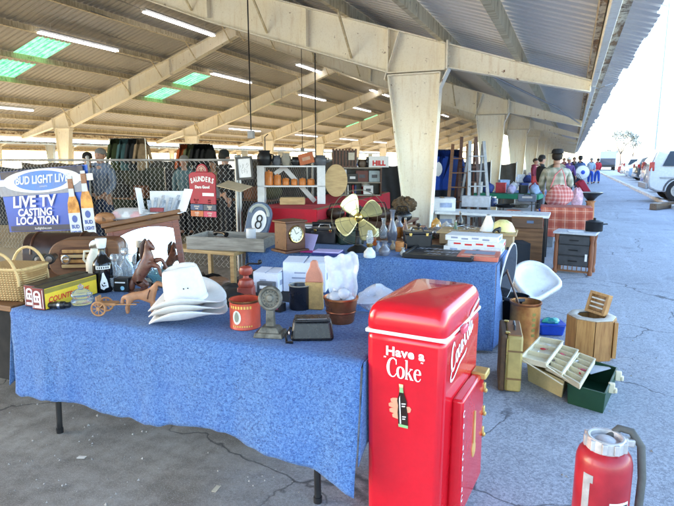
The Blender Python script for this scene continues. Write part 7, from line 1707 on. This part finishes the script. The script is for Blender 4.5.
# ------------------------------------------------------------------ parked cars
CGL = M('car_window', (.012, .02, .035), .06, var=.2); TYRE = M('tyre_rubber', (.018, .018, .02), .8); RIM = M('alloy_rim', (.5, .51, .53), .3, .8); LR = M('tail_lamp', (.34, .008, .012), .15, coat=.3); LW = M('head_lamp', (.7, .72, .75), .1); PLATE = M('number_plate', (.72, .72, .70), .5)
def car(label, loc, rz, col, kind='suv', name='parked_car'):
    """front towards +X, origin at the rear axle line on the ground"""
    t = thing(name, label, 'car', loc, rz, group='cars parked beyond the kerb'); paint = M('car_paint_' + col[0], col[1], .25, .0, var=.06, coat=.6)
    if kind == 'suv': prof = [(-.85, .42), (-.90, .60), (-.86, 1.02), (-.62, 1.62), (-.35, 1.72), (1.1, 1.74), (1.55, 1.66), (2.25, 1.14), (3.25, 1.00), (3.55, .82), (3.6, .50), (3.5, .36), (3.3, .30), (-.6, .30)]; belt = 1.05
    else: prof = [(-.90, .40), (-.96, .60), (-.92, .92), (-.55, 1.02), (-.05, 1.40), (.5, 1.46), (1.3, 1.42), (2.05, .98), (3.1, .86), (3.45, .70), (3.5, .45), (3.4, .32), (3.2, .26), (-.7, .26)]; belt = .95
    hw = .90; mb = MB(); vs = []; fs = []; n = len(prof); st = [(-1, .94), (-.94, 1.0), (.94, 1.0), (1, .94)]
    for s, sc in st:
        for x, z in prof:
            tz = max(0, (z - belt) / (1.74 - belt)); y = s * hw * (1 - .20 * tz)
            if abs(s) == 1: x2 = 1.3 + (x - 1.3) * .985; z2 = .95 + (z - .95) * .965
            else: x2, z2 = x, z
            vs.append((x2, y, z2))
    for k in range(3):
        for j in range(n): fs.append((k * n + j, k * n + (j + 1) % n, (k + 1) * n + (j + 1) % n, (k + 1) * n + j))
    fs.append(tuple(range(n))); fs.append(tuple(reversed(range(3 * n, 4 * n))))
    mb.add(vs, fs); mb.build('body', paint, t, bev=.03, seg=2, smooth=35)
    # glazing: slightly proud panels following the leaning sides
    def side(pts, s, nm='side_window', mt=CGL, d=.006):
        q = []
        for x, z in pts:
            tz = max(0, (z - belt) / (1.74 - belt)); q.append((x, s * (hw * (1 - .20 * tz) + d), z))
        mb = MB(); mb.add(q, [tuple(range(len(q)))]); mb.build(nm, mt, t, smooth=0, solid=.008)
    for s in (-1, 1):
        if kind == 'suv':
            side([(-.50, 1.12), (.35, 1.12), (.35, 1.60), (-.30, 1.58)], s); side([(.42, 1.12), (1.30, 1.12), (1.28, 1.62), (.42, 1.61)], s); side([(1.37, 1.12), (2.05, 1.12), (1.62, 1.52), (1.37, 1.60)], s)
        else: side([(-.25, 1.02), (.55, 1.02), (.55, 1.36), (.10, 1.34)], s); side([(.62, 1.02), (1.75, 1.02), (1.32, 1.34), (.62, 1.37)], s)
        for zz in ((.78,),): side([(-.55, zz[0]), (3.2, zz[0] - .06), (3.2, zz[0] - .10), (-.55, zz[0] - .05)], s, 'side_moulding', GREY, .01)
        side([(.66, .92), (.84, .92), (.84, .955), (.66, .955)], s, 'door_handle', CHROME, .02)
    zr = 1.12 if kind == 'suv' else 1.05; zr2 = 1.55 if kind == 'suv' else 1.36
    def xr(z):
        pr = [(-.86, 1.02), (-.62, 1.62)] if kind == 'suv' else [(-.55, 1.02), (-.05, 1.40)]
        (x0, z0), (x1, z1) = pr; return x0 + (x1 - x0) * (z - z0) / (z1 - z0) - .012
    mb = MB(); mb.add([(xr(zr), -.70, zr), (xr(zr), .70, zr), (xr(zr2), .62, zr2), (xr(zr2), -.62, zr2)], [(0, 1, 2, 3)]); mb.build('rear_window', CGL, t, smooth=0, solid=.01)
    fx = [(2.25, 1.14), (1.55, 1.66)] if kind == 'suv' else [(2.05, .98), (1.3, 1.42)]
    mb = MB(); (x0, z0), (x1, z1) = fx; mb.add([(x0 - .03, -.72, z0 + .05), (x0 - .03, .72, z0 + .05), (x1 + .06, .62, z1 - .02), (x1 + .06, -.62, z1 - .02)], [(0, 1, 2, 3)]); mb.build('windscreen', CGL, t, smooth=0, solid=.03)
    lz = (.92, 1.28) if kind == 'suv' else (.70, .92)
    for s in (-1, 1):
        MB().box((-.80, s * .82, sum(lz) / 2), (.15, .11, (lz[1] - lz[0]) * .8)).build('tail_light', LR, t, bev=.02); MB().box((3.40, s * .62, .72), (.16, .34, .15)).build('headlight', LW, t, bev=.03)
        MB().box((1.75, s * .98, 1.12 if kind == 'suv' else 1.0), (.10, .18, .13)).build('mirror', paint, t, bev=.03)
    MB().box((-.90, 0, .48), (.10, 1.66, .20)).build('rear_bumper', GREY if kind == 'suv' else paint, t, bev=.03); MB().box((3.56, 0, .46), (.10, 1.6, .22)).build('front_bumper', paint, t, bev=.03)
    MB().box((-.935, 0, .80 if kind == 'suv' else .70), (.02, .44, .13)).build('number_plate', PLATE, t)
    for x in (0, 2.65):
        for s in (-1, 1):
            w = MB(); w.lathe([(.20, -.10), (.33, -.10), (.345, -.07), (.345, .07), (.33, .10), (.20, .10)], n=28); f = w.build('wheel', TYRE, t, loc=(x, s * .82, .345), rot=(90, 0, 0), smooth=40)
            r_ = MB(); r_.lathe([(.21, -.085), (.21, .085), (.17, .09), (.06, .07), (0, .08)], n=24)
            for k in range(5): r_.at(rz=72 * k).box((.12, 0, .085), (.16, .045, .02))
            r_.build('rim', RIM, f, smooth=40)
            w = MB(); w.tube([(x + .41 * math.cos(a), s * .885, .345 + .41 * math.sin(a)) for a in [math.pi * k / 12 for k in range(13)]], .035, 6); w.build('wheel_arch', DGREY, t)
    return t
GZ = .07
def gspot(px, py): return onZ(px, py, GZ)
q = gspot(671, 200); _c = car('silver white SUV with dark windows parked nearest beyond the kerb', (q.x, q.y, GZ), 2, ('silver', (.42, .44, .48)), 'suv'); _c.scale = (1.12, 1.1, 1.17)
rest = [(4.7, 21.4, 'sand', (.45, .42, .36), 'sedan', 'pale sand sedan right behind the nearest SUV'), (4.6, 24.6, 'white', (.50, .51, .54), 'sedan', 'white sedan third from the near end of the parked cars'), (4.7, 27.4, 'blue_grey', (.10, .16, .30), 'sedan', 'blue grey sedan beyond the white sedan'), (4.5, 30.4, 'black', (.02, .02, .024), 'suv', 'black SUV in the middle of the row of parked cars'),
        (4.9, 33.6, 'cream', (.50, .49, .46), 'suv', 'cream white SUV just beyond the black one'), (5.0, 40.2, 'pearl', (.48, .50, .54), 'suv', 'pearl white SUV far down the row of parked cars'), (5.0, 52, 'grey', (.30, .32, .35), 'sedan', 'grey sedan far along the row of parked cars'), (5.0, 60, 'red', (.35, .02, .03), 'sedan', 'red sedan near the far end of the parked cars'), (4.8, 37, 'navy', (.03, .05, .16), 'sedan', 'navy sedan between two white SUVs in the row'), (4.9, 43.5, 'charcoal', (.05, .055, .06), 'suv', 'charcoal SUV far down the row of parked cars'), (4.8, 47.5, 'light_blue', (.3, .42, .55), 'sedan', 'light blue sedan far down the row of parked cars'), (5.0, 56, 'ivory', (.7, .69, .64), 'suv', 'ivory SUV near the far end of the parked cars'), (13.5, 34, 'bronze', (.25, .18, .10), 'suv', 'bronze SUV in the second row behind the parked cars'), (13.5, 40, 'white_two', (.7, .71, .73), 'suv', 'white SUV in the second row behind the parked cars'), (13.5, 47, 'green', (.04, .12, .08), 'sedan', 'green sedan in the second row behind the parked cars'), (13.5, 55, 'silver_two', (.5, .51, .53), 'suv', 'silver SUV farthest in the second row of cars')]
for x, y, cn, cc, kd, lab in rest: car(lab, (x, y, GZ), pk.uniform(-4, 6), (cn, cc), kd)
# box truck at the far end of the lane
p = at_depth(601, 84); t = thing('box_truck', 'dark and pale box truck at the far end of the lane', 'truck', (p.x + .3, p.y, 0), 90)
MB().box((0, 0, 1.75), (4.4, 2.2, 2.3)).build('cargo_box', M('truck_blue_grey', (.34, .42, .5), .5), t, bev=.04); MB().box((0, 0, .75), (4.5, 2.0, .3)).build('chassis', BLK, t); MB().box((3.2, 0, 1.3), (1.6, 2.0, 1.6), .75, .95).build('cab', M('truck_dark', (.05, .06, .08), .4), t, bev=.06); MB().box((-2.21, 0, 1.3), (.02, 2.0, 1.1)).build('rear_door', M('truck_rear', (.06, .07, .10), .6), t)
for x in (-1.3, 3.0):
    for s in (-.95, .95): MB().lathe([(.2, -.12), (.42, -.12), (.45, 0), (.42, .12), (.2, .12)], n=20).build('wheel', TYRE, t, loc=(x, s, .45), rot=(90, 0, 0))
# weathered timber on the kerb, light pole, hazy trees
q = onZ(655, 210); t = thing('timber_beam', 'weathered dark timber beam lying across the lane edge', 'timber', (q.x + .30, q.y + .6, 0), 62)
MB().box((0, 0, .11), (1.6, .22, .20)).build('beam', WOODG if False else wood('weathered_dark_timber', (.07, .05, .035), (.18, .13, .09)), t, bev=.012); MB().box((-.55, 0, .215), (.3, .2, .02)).build('worn_patch', WOODG, t, bev=.004)
q = at_depth(649, 46); t = thing('light_pole', 'tall pale lamp pole rising beyond the parked cars', 'lamp pole', (q.x, q.y, GZ)); POLE = M('pale_pole', (.30, .34, .42), .5)
MB().lathe([(.22, 0), (.22, .5), (.12, .55), (.10, 9), (.075, 14), (0, 14.02)], n=12).build('mast', POLE, t, smooth=40); MB().tube([(0, 0, 13.6), (-1.2, 0, 14.1), (-1.9, 0, 14.1)], .05, 8).build('arm', POLE, t); MB().box((-2.0, 0, 14.06), (.7, .3, .14)).build('lamp_head', GREY, t, bev=.04)
LEAF = leaf_mat(); BARK = M('grey_bark', (.16, .13, .11), .9)
def tree(px, zc, h, label, seed):
    q = at_depth(px, zc); t = thing('bare_tree', label, 'tree', (q.x, q.y, 0)); tr = random.Random(seed); mb = MB(); tips = []
    def br(p, d, L, r, n):
        e = p + d * L; mb.tube([p, p.lerp(e, .5) + Vector((tr.uniform(-.1, .1), tr.uniform(-.1, .1), 0)) * L * .3, e], [r, r * .8, r * .6], 6)
        if n == 0: tips.append(e); return
        for k in range(3): br(e, (d + Vector((tr.uniform(-.8, .8), tr.uniform(-.8, .8), tr.uniform(-.1, .6)))).normalized(), L * tr.uniform(.55, .75), r * .55, n - 1)
        if n < 3: tips.append(e)
    br(Vector((0, 0, 0)), Vector((0, 0, 1)), h * .33, h * .022, 4); mb.build('trunk', BARK, t, smooth=60)
    lf = MB()
    for e in tips:
        for k in range(5):
            c = e + Vector((tr.gauss(0, .35), tr.gauss(0, .35), tr.gauss(0, .3))) * h * .09; a = Vector((tr.uniform(-1, 1), tr.uniform(-1, 1), tr.uniform(-1, 1))).normalized() * h * .028; b_ = a.cross(Vector((tr.uniform(-1, 1), tr.uniform(-1, 1), tr.uniform(-1, 1)))).normalized() * h * .018
            lf.add([c - a, c + b_, c + a, c - b_], [(0, 1, 2, 3)])
    lf.build('crown', LEAF, t, smooth=0)
tree(616, 92, 7.6, 'thin hazy tree beyond the parked cars', 2); tree(628, 104, 6.4, 'smaller hazy tree right of the first beyond the cars', 5); tree(607, 120, 5.2, 'far low hazy tree near the end of the lane', 9)

# dark tarpaulin backs of the stalls behind the fence
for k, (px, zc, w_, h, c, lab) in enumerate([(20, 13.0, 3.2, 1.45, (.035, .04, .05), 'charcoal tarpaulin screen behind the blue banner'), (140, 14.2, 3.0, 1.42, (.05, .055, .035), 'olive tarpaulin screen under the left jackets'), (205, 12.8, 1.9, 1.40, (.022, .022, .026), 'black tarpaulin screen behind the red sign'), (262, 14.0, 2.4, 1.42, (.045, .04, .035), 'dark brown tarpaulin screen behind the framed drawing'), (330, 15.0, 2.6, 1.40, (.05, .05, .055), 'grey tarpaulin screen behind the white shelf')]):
    p = at_depth(px, zc); t = thing('tarpaulin_screen', lab, 'tarpaulin', p, 14)
    ph = k * 1.7
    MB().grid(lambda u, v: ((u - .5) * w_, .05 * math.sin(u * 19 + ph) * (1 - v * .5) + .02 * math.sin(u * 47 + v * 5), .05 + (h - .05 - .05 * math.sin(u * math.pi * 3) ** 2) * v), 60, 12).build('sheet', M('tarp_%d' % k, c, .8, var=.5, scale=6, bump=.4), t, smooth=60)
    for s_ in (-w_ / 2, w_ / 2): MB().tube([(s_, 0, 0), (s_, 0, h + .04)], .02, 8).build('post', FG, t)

# ------------------------------------------------------------------ more goods on the tables
for k, (px, py, h, r, lab) in enumerate([(108, 279, .12, .034, 'straight clear tumbler left of the decanters'), (121, 276, .16, .038, 'ribbed clear glass between the decanters'), (133, 280, .11, .034, 'small clear tumbler right of the decanters'), (142, 281, .10, .04, 'wide clear sundae glass beside the horse statue'), (112, 291, .09, .030, 'little clear liqueur glass in front of the decanters')]):
    q = P(px, py); t = thing('drinking_glass', lab, 'glass', (q.x, q.y, Z))
    MB().lathe([(0, .002), (r * .7, 0), (r * .72, .006), (r * .5, h * .2), (r * .9, h * .45), (r, h), (r * .93, h), (r * .82, h * .46), (0, h * .24)], n=20).build('bowl', GLS, t, smooth=45)
    mb = MB(); mb.lathe([(r * 1.0, h - .004), (r * 1.03, h), (r * .96, h + .003)], n=20); mb.build('rim', GLS, t)
ZT = .746
def goods(px, py, z=ZT): return onZ(px, py, z)
q = goods(330, 238); t = thing('typewriter', 'old black typewriter with round keys behind the fan', 'typewriter', (q.x, q.y, ZT), 30)
MB().box((0, 0, .06), (.32, .30, .12), .9, .8).build('body', BLKM, t, bev=.02); mb = MB(); mb.m = Matrix.Translation((0, .08, .15)) @ Euler((0, R(90), 0)).to_matrix().to_4x4(); mb.lathe([(0, -.19), (.025, -.19), (.025, .19), (0, .19)], n=14); mb.build('platen', BLK, t)
for k in range(3):
    mb = MB()
    for j in range(8): mb.at(-.11 + j * .03 + k * .008, -.14 + k * .03, .075 + .018 * k).lathe([(.010, 0), (.011, .006), (0, .007)], n=8)
    mb.build('key_row', CREAM, t)
q = goods(306, 238); t = thing('wicker_tray', 'flat brown wicker tray of dark cloths between the clock and the fan', 'tray', (q.x, q.y + .05, ZT), 12); MB().box((0, 0, .012), (.40, .28, .02)).build('tray', WICK, t); MB().tube([(-.2, -.14, .04), (.2, -.14, .04), (.2, .14, .04), (-.2, .14, .04)], .012, 6, close=True).build('rim', WR, t); MB().ball((0, 0, .05), (.16, .11, .05), 18, 10, lambda a, p: 1 + .15 * math.sin(4 * a + 3 * p)).build('cloth', DARKC, t, smooth=60)
q = goods(420, 236); t = thing('cast_skillet', 'dark cast iron skillet on the worn wooden table behind the framed sign', 'skillet', (q.x, q.y, ZT), 160); MB().lathe([(0, 0), (.11, 0), (.125, .04), (.118, .04), (.105, .008), (0, .008)], n=26).build('pan', IRON, t, smooth=45); MB().bar((.12, 0, .035), (.25, 0, .045), .03, .012).build('handle', IRON, t, bev=.003)
q = goods(437, 238); t = thing('teapot', 'dull silver teapot behind the framed sign on the wooden table', 'teapot', (q.x, q.y, ZT), 200)
MB().lathe([(0, 0), (.05, 0), (.055, .01), (.085, .05), (.08, .09), (.045, .12), (.02, .13), (.015, .15), (0, .155)], n=22).build('body', SIL, t, smooth=50); MB().tube([(.07, 0, .05), (.12, 0, .08), (.14, 0, .12)], [.016, .012, .008], 8).build('spout', SIL, t); MB().tube([(-.07, 0, .10), (-.13, 0, .10), (-.12, 0, .05), (-.07, 0, .035)], .008, 6).build('handle', BLK, t)
q = goods(452, 236); t = thing('tool_roll', 'bundle of grey and black tools tied beside the teapot', 'tools', (q.x, q.y, ZT), 40)
for k in range(6): MB().tube([(-.12, -.05 + .02 * k, .015 + .012 * (k % 2)), (.12, -.04 + .018 * k, .015 + .012 * ((k + 1) % 2))], .010, 8).build('tool_handle', [IRON, WOOD, SIL][k % 3], t)
q = goods(414, 232); t = thing('cigar_box', 'small reddish cigar box on the wooden table beside the column', 'box', (q.x, q.y, ZT), -12); MB().box((0, 0, .04), (.22, .16, .08)).build('carton', M('cigar_red', (.22, .07, .03), .6), t, bev=.003); MB().box((0, -.081, .04), (.12, .002, .04)).build('label', CREAM, t)
for k, (px, py, c, lab) in enumerate([(385, 249, (.5, .52, .6), 'small lilac glass salt cellar in front of the tall grey vase'), (392, 250, (.6, .5, .35), 'small honey glass jar left of the amber mug'), (377, 252, (.35, .4, .5), 'small blue grey glass cup beside the oil lamp'), (402, 256, (.62, .6, .55), 'little cream cup at the corner of the framed sign')]):
    q = Q(px, py); vase(px, py, .07 + .015 * (k % 3), .032, lab, M('trinket_%d' % k, c, .15, var=.2, trans=.3), .03, Z2, 'trinket', 'trinket')
# boards and frames leaning in the gap between the tables
t = thing('board_stack', 'stack of old planks lying in the dark gap behind the white hats', 'planks', (-2.45, 3.55, 0), 16)
for k in range(4): MB().box((.04 * (k % 2), .03 * k, .30 + .045 * k), (1.0 - .12 * k, .24, .035)).build('plank', [WOODG, WOOD, WOODT, WOODX][k], t, bev=.004)
for s_ in (-.35, .35): MB().box((s_, .04, .14), (.30, .26, .28)).build('block', WOODX, t, bev=.006)
t = thing('picture_frame', 'empty dark picture frame leaning behind the white hats', 'frame', (-2.15, 3.75, .0), rot=(-18, 0, 24))
mb = MB(); mb.box((-.30, 0, .36), (.05, .03, .72)).box((.30, 0, .36), (.05, .03, .72)).box((0, 0, .695), (.55, .03, .05)).box((0, 0, .025), (.55, .03, .05)); mb.build('frame', WOODX, t, bev=.004); MB().box((0, .012, .36), (.55, .004, .62)).build('backing', DARKC, t)
t = thing('milk_crate', 'dark grey plastic crate under the second blue table end by the hats', 'crate', (-2.55, 4.25, 0), 8)
MB().box((0, 0, .02), (.34, .34, .03)).build('base', DGREY, t)
for k in range(4):
    for s_ in (-1, 1): MB().box((0, s_ * .165, .06 + k * .07), (.34, .012, .035)).box((s_ * .165, 0, .06 + k * .07), (.012, .32, .035)).build('band', DGREY, t)

# loose grit on the dusty floor under and around the front table
gv = MB(); gs = random.Random(17)
for k in range(900):
    x = gs.uniform(-3.6, .9); y = gs.uniform(1.2, 4.4) if x < -.9 else gs.uniform(1.8, 7); r = gs.choice([.003, .004, .004, .006, .006, .009]) * gs.uniform(.7, 1.3)
    if x > -.6 and k % 3: continue
    a = gs.uniform(0, 6.28)
    gv.at(x, y, r * .4, 0, 0, math.degrees(a)).add([(r, 0, -r * .4), (-.6 * r, .8 * r, -r * .4), (-.5 * r, -.9 * r, -r * .4), (.1 * r, .1 * r, r * .7)], [(0, 1, 3), (1, 2, 3), (2, 0, 3)])
g = gv.build('gravel', M('grit', (.34, .32, .30), .9, var=.5, scale=3), smooth=0); g['kind'] = 'stuff'; tag(g, 'loose grit scattered over the dusty floor and asphalt edge', 'gravel')
for k, (x, y, c, lab) in enumerate([(-2.35, 1.95, (.6, .58, .55), 'small white paper scrap on the floor before the blue blanket'), (-1.75, 1.55, (.05, .04, .035), 'dark twig lying on the dusty floor near the camera'), (-1.5, 2.0, (.5, .45, .35), 'tan leaf on the floor under the blanket hem')]):
    mb = MB().bar((-.02, 0, .006), (.025, .01, .010), .022 if k != 1 else .008, .003); one(['paper_scrap', 'twig', 'dry_leaf'][k], lab, ['paper', 'twig', 'leaf'][k], mb, M('scrap_%d' % k, c, .9), (x, y, 0), 40 * k)
# crowded small goods along the back of the wooden table and on the plank bench
items = [(455, 241, 'bottle', (.05, .12, .06), 'green glass bottle behind the stacked white cartons'), (446, 233, 'jar', (.45, .44, .42), 'grey stoneware jar left of the heaped tray'), (405, 238, 'bottle', (.20, .08, .03), 'amber bottle right of the tall grey vase'), (411, 240, 'jar', (.6, .57, .5), 'cream jar next to the amber bottle'), (425, 240, 'jar', (.06, .07, .10), 'dark blue jar left of the silver teapot'),
         (366, 236, 'jar', (.30, .06, .04), 'rust red jar behind the fan cage'), (340, 244, 'bottle', (.5, .55, .6), 'pale blue bottle left of the fan foot'), (322, 236, 'jar', (.04, .04, .045), 'black pot near the typewriter'), (298, 240, 'bottle', (.12, .05, .02), 'brown bottle right of the mantel clock'), (397, 231, 'jar', (.35, .33, .3), 'dull grey crock beside the column foot'),
         (460, 229, 'bottle', (.02, .02, .025), 'black bottle behind the ochre carton'), (436, 229, 'jar', (.55, .3, .08), 'mustard jar at the back of the wooden table')]
for px, py, kd, c, lab in items:
    q = onZ(px, py, ZT); mt = M('item_' + lab.split()[0] + '_' + lab.split()[1], c, .2, var=.3, scale=18)
    t = thing(kd, lab, kd, (q.x, q.y, ZT))
    if kd == 'bottle': MB().lathe([(0, 0), (.032, 0), (.036, .008), (.036, .11), (.014, .16), (.013, .21), (0, .21)], n=18).build('body', mt, t, smooth=50); MB().lathe([(.015, .205), (.016, .225), (0, .227)], n=12).build('cap', CHROME, t)
    else: MB().lathe([(0, 0), (.05, 0), (.062, .03), (.06, .08), (.045, .10), (.048, .11), (.04, .11), (.035, .02), (0, .02)], n=20).build('body', mt, t, smooth=50); MB().lathe([(.046, .108), (.02, .125), (.012, .14), (0, .145)], n=16).build('lid', mt, t)
bk_ = [((.02, .02, .022), 'black'), ((.3, .03, .03), 'red'), ((.45, .42, .36), 'cream'), ((.05, .08, .2), 'navy'), ((.2, .12, .05), 'brown')]
for k in range(5):
    c, nm = bk_[k]; t = thing('paper_book', nm + ' book in the leaning pile beside the grey wooden tray', 'book', (-2.78 + .012 * (k % 2), 5.55, ZT + .028 * k), 12 + 9 * (k % 3)); MB().box((0, 0, .013), (.22, .16, .026)).build('cover', M('pile_' + nm, c, .6), t, bev=.002); MB().box((.004, -.003, .013), (.214, .158, .020)).build('pages', PAPER, t)
for k, (px, py, c, lab) in enumerate([(228, 297, (.02, .02, .022), 'black leather pouch behind the white hats'), (214, 290, (.20, .10, .05), 'brown leather pouch left of the black one behind the hats')]):
    q = P(px, py); t = thing('leather_pouch', lab, 'pouch', (q.x, q.y + .04, Z), 20 * k); MB().ball((0, 0, .04), (.085, .05, .042), 16, 10, lambda a, p: 1 + .08 * math.sin(3 * a)).build('pouch', M('pouch_%d' % k, c, .45), t, smooth=60); MB().box((0, -.03, .055), (.10, .05, .008)).build('flap', M('pouch_%d' % k, c, .45), t, bev=.003)

for px, zc, z0, lab in [(253, 9.5, 1.98, 'thin dark conduit drop with a grey box left of the middle of the roof'), (316, 10.5, 1.55, 'thin dark conduit drop hanging above the white shelf'), (303, 19.0, 1.9, 'far conduit drop hanging behind the white shelf')]:
    p = at_depth(px, zc); zt_ = zt(p.x) - .02; t = thing('conduit_drop', lab, 'conduit', (p.x, p.y, z0))
    MB().tube([(0, 0, .1), (0, 0, zt_ - z0)], .011, 6).build('rod', BLKM, t); MB().box((0, 0, .05), (.11, .07, .13)).build('box', GREY, t, bev=.006)

dk = [(-3.28, 4.62, 'black rotary telephone inside the grey wooden tray', 'telephone'), (-2.62, 4.92, 'black leather case right of the grey wooden tray', 'case'), (-2.30, 5.05, 'dark toolbox left of the typewriter on the second blue table', 'toolbox'), (-1.35, 5.15, 'black enamel box behind the small vases', 'box'), (-2.05, 5.12, 'dark green tin box beside the lilac booklet', 'tin box')]
for k, (x, y, lab, cat) in enumerate(dk):
    t = thing(cat.replace(' ', '_'), lab, cat, (x, y, Z2 if k else .74), 15 * k - 20); c = M('darkgood_%d' % k, [(.010, .010, .012), (.014, .012, .012), (.03, .03, .034), (.012, .012, .016), (.012, .03, .02)][k], .35, var=.4, grime=.1)
    if k == 0:
        MB().box((0, 0, .04), (.19, .18, .08), .75, .7).build('base', c, t, bev=.015); MB().tube([(-.10, 0, .11), (-.06, 0, .125), (.06, 0, .125), (.10, 0, .11)], [.028, .015, .015, .028], 10).build('handset', c, t)
        mb = MB(); mb.m = Matrix.Translation((0, -.075, .055)) @ Euler((R(50), 0, 0)).to_matrix().to_4x4(); mb.lathe([(.045, 0), (.045, .008), (0, .010)], n=20); mb.build('dial', CHROME, t)
    else:
        MB().box((0, 0, .07), (.26, .16, .14)).build('body', c, t, bev=.012); MB().box((0, 0, .15), (.265, .165, .022)).build('lid', c, t, bev=.006); MB().tube([(-.06, 0, .16), (-.05, 0, .19), (.05, 0, .19), (.06, 0, .16)], .007, 6).build('handle', CHROME if k == 2 else BLK, t)
        for s_ in (-.08, .08): MB().box((s_, -.084, .135), (.025, .008, .03)).build('clasp', BRASS, t, bev=.002)

# more dark stalls in the depth of the shed, seen between the shelves and the columns
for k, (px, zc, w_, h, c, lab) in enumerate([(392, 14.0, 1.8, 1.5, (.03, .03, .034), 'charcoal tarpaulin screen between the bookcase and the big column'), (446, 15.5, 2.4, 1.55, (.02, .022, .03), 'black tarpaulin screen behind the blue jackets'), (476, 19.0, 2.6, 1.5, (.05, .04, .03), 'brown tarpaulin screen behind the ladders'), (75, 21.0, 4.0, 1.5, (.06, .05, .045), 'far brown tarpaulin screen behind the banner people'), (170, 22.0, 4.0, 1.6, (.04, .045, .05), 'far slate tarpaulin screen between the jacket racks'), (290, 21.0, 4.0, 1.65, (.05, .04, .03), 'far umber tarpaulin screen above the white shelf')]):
    p = at_depth(px, zc); t = thing('tarpaulin_screen', lab, 'tarpaulin', p, 18); ph = k * 2.3
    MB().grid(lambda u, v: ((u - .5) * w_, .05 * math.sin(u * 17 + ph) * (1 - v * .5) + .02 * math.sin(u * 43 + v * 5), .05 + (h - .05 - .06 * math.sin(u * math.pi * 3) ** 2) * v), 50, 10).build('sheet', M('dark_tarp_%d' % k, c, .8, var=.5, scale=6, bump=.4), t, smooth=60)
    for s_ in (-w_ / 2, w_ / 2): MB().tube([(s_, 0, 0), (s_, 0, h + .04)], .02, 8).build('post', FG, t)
# stacked cartons and crates on the floor around the big column
fl = [(-1.85, 8.2, 0, .40, .34, (.05, .035, .02), 'dark brown carton on the floor in front of the big column'), (-1.55, 8.45, 0, .36, .42, (.02, .02, .024), 'black crate right of the dark brown carton by the big column'), (-1.80, 8.2, .345, .32, .22, (.22, .15, .08), 'small tan carton on top of the dark brown one by the column'), (-2.75, 8.1, 0, .44, .60, (.03, .03, .035), 'tall charcoal carton left of the big column'), (-1.2, 8.3, 0, .38, .30, (.10, .03, .025), 'maroon carton on the floor under the white folding table'), (-.75, 8.6, 0, .40, .36, (.015, .02, .03), 'navy carton on the floor under the white folding table')]
for k, (x, y, z, d, h, c, lab) in enumerate(fl):
    t = thing('cardboard_box', lab, 'box', (x, y, z), 9 * k - 20); mt = M('floor_carton_%d' % k, c, .8, var=.35)
    MB().box((0, 0, h / 2), (d, d * .85, h)).build('carton', mt, t, bev=.006)
    for s_ in (-1, 1): MB().bar((s_ * d * .27, -d * .42, h + .003), (s_ * d * .27, d * .42, h + .01), d * .46, .005).build('flap', mt, t)
sm = random.Random(33)
names = ['pewter mug', 'black saucer', 'rusty tin', 'amber glass', 'brown knob', 'dark candle stick', 'green tumbler', 'grey cup', 'copper jug', 'black ink bottle', 'ivory salt shaker', 'iron bell']
cols = [(.25, .25, .26), (.015, .015, .016), (.22, .08, .03), (.35, .13, .02), (.12, .05, .02), (.04, .03, .025), (.04, .14, .07), (.3, .3, .3), (.4, .15, .07), (.01, .01, .014), (.62, .58, .48), (.06, .055, .05)]
for k, (nm, c) in enumerate(zip(names, cols)):
    x = -2.1 + .122 * k; y = 5.72 + .09 * ((k * 7) % 5); h = .07 + .05 * sm.random(); r = .026 + .016 * sm.random()
    t = thing(nm.split()[-1], nm + ' among the small oddments at the back of the wooden table', nm.split()[-1], (x, y, ZT), 20 * k); mt = M('oddment_' + nm.replace(' ', '_'), c, .35, var=.4, scale=25)
    if 'candle' in nm: MB().lathe([(0, 0), (.05, 0), (.05, .01), (.012, .03), (.018, .08), (.01, .14), (.03, .16), (.02, .18), (0, .18)], n=16).build('stem', mt, t, smooth=50)
    elif 'bottle' in nm or 'shaker' in nm: MB().lathe([(0, 0), (r, 0), (r, h * .6), (r * .4, h * .8), (r * .4, h), (0, h)], n=14).build('body', mt, t, smooth=50); MB().lathe([(r * .45, h * .95), (r * .45, h * 1.12), (0, h * 1.14)], n=12).build('cap', CHROME, t)
    elif 'saucer' in nm: MB().lathe([(0, 0), (.04, 0), (.075, .018), (.07, .018), (.038, .006), (0, .006)], n=20).build('plate', mt, t, smooth=50)
    else: MB().lathe([(0, 0), (r * .8, 0), (r, h * .3), (r * .9, h), (r * .8, h), (r * .85, h * .3), (0, h * .1)], n=16).build('body', mt, t, smooth=50); MB().tube([(r * .9, 0, h * .85), (r * 1.6, 0, h * .75), (r * 1.5, 0, h * .3), (r * .95, 0, h * .25)], .005, 6).build('handle', mt, t)
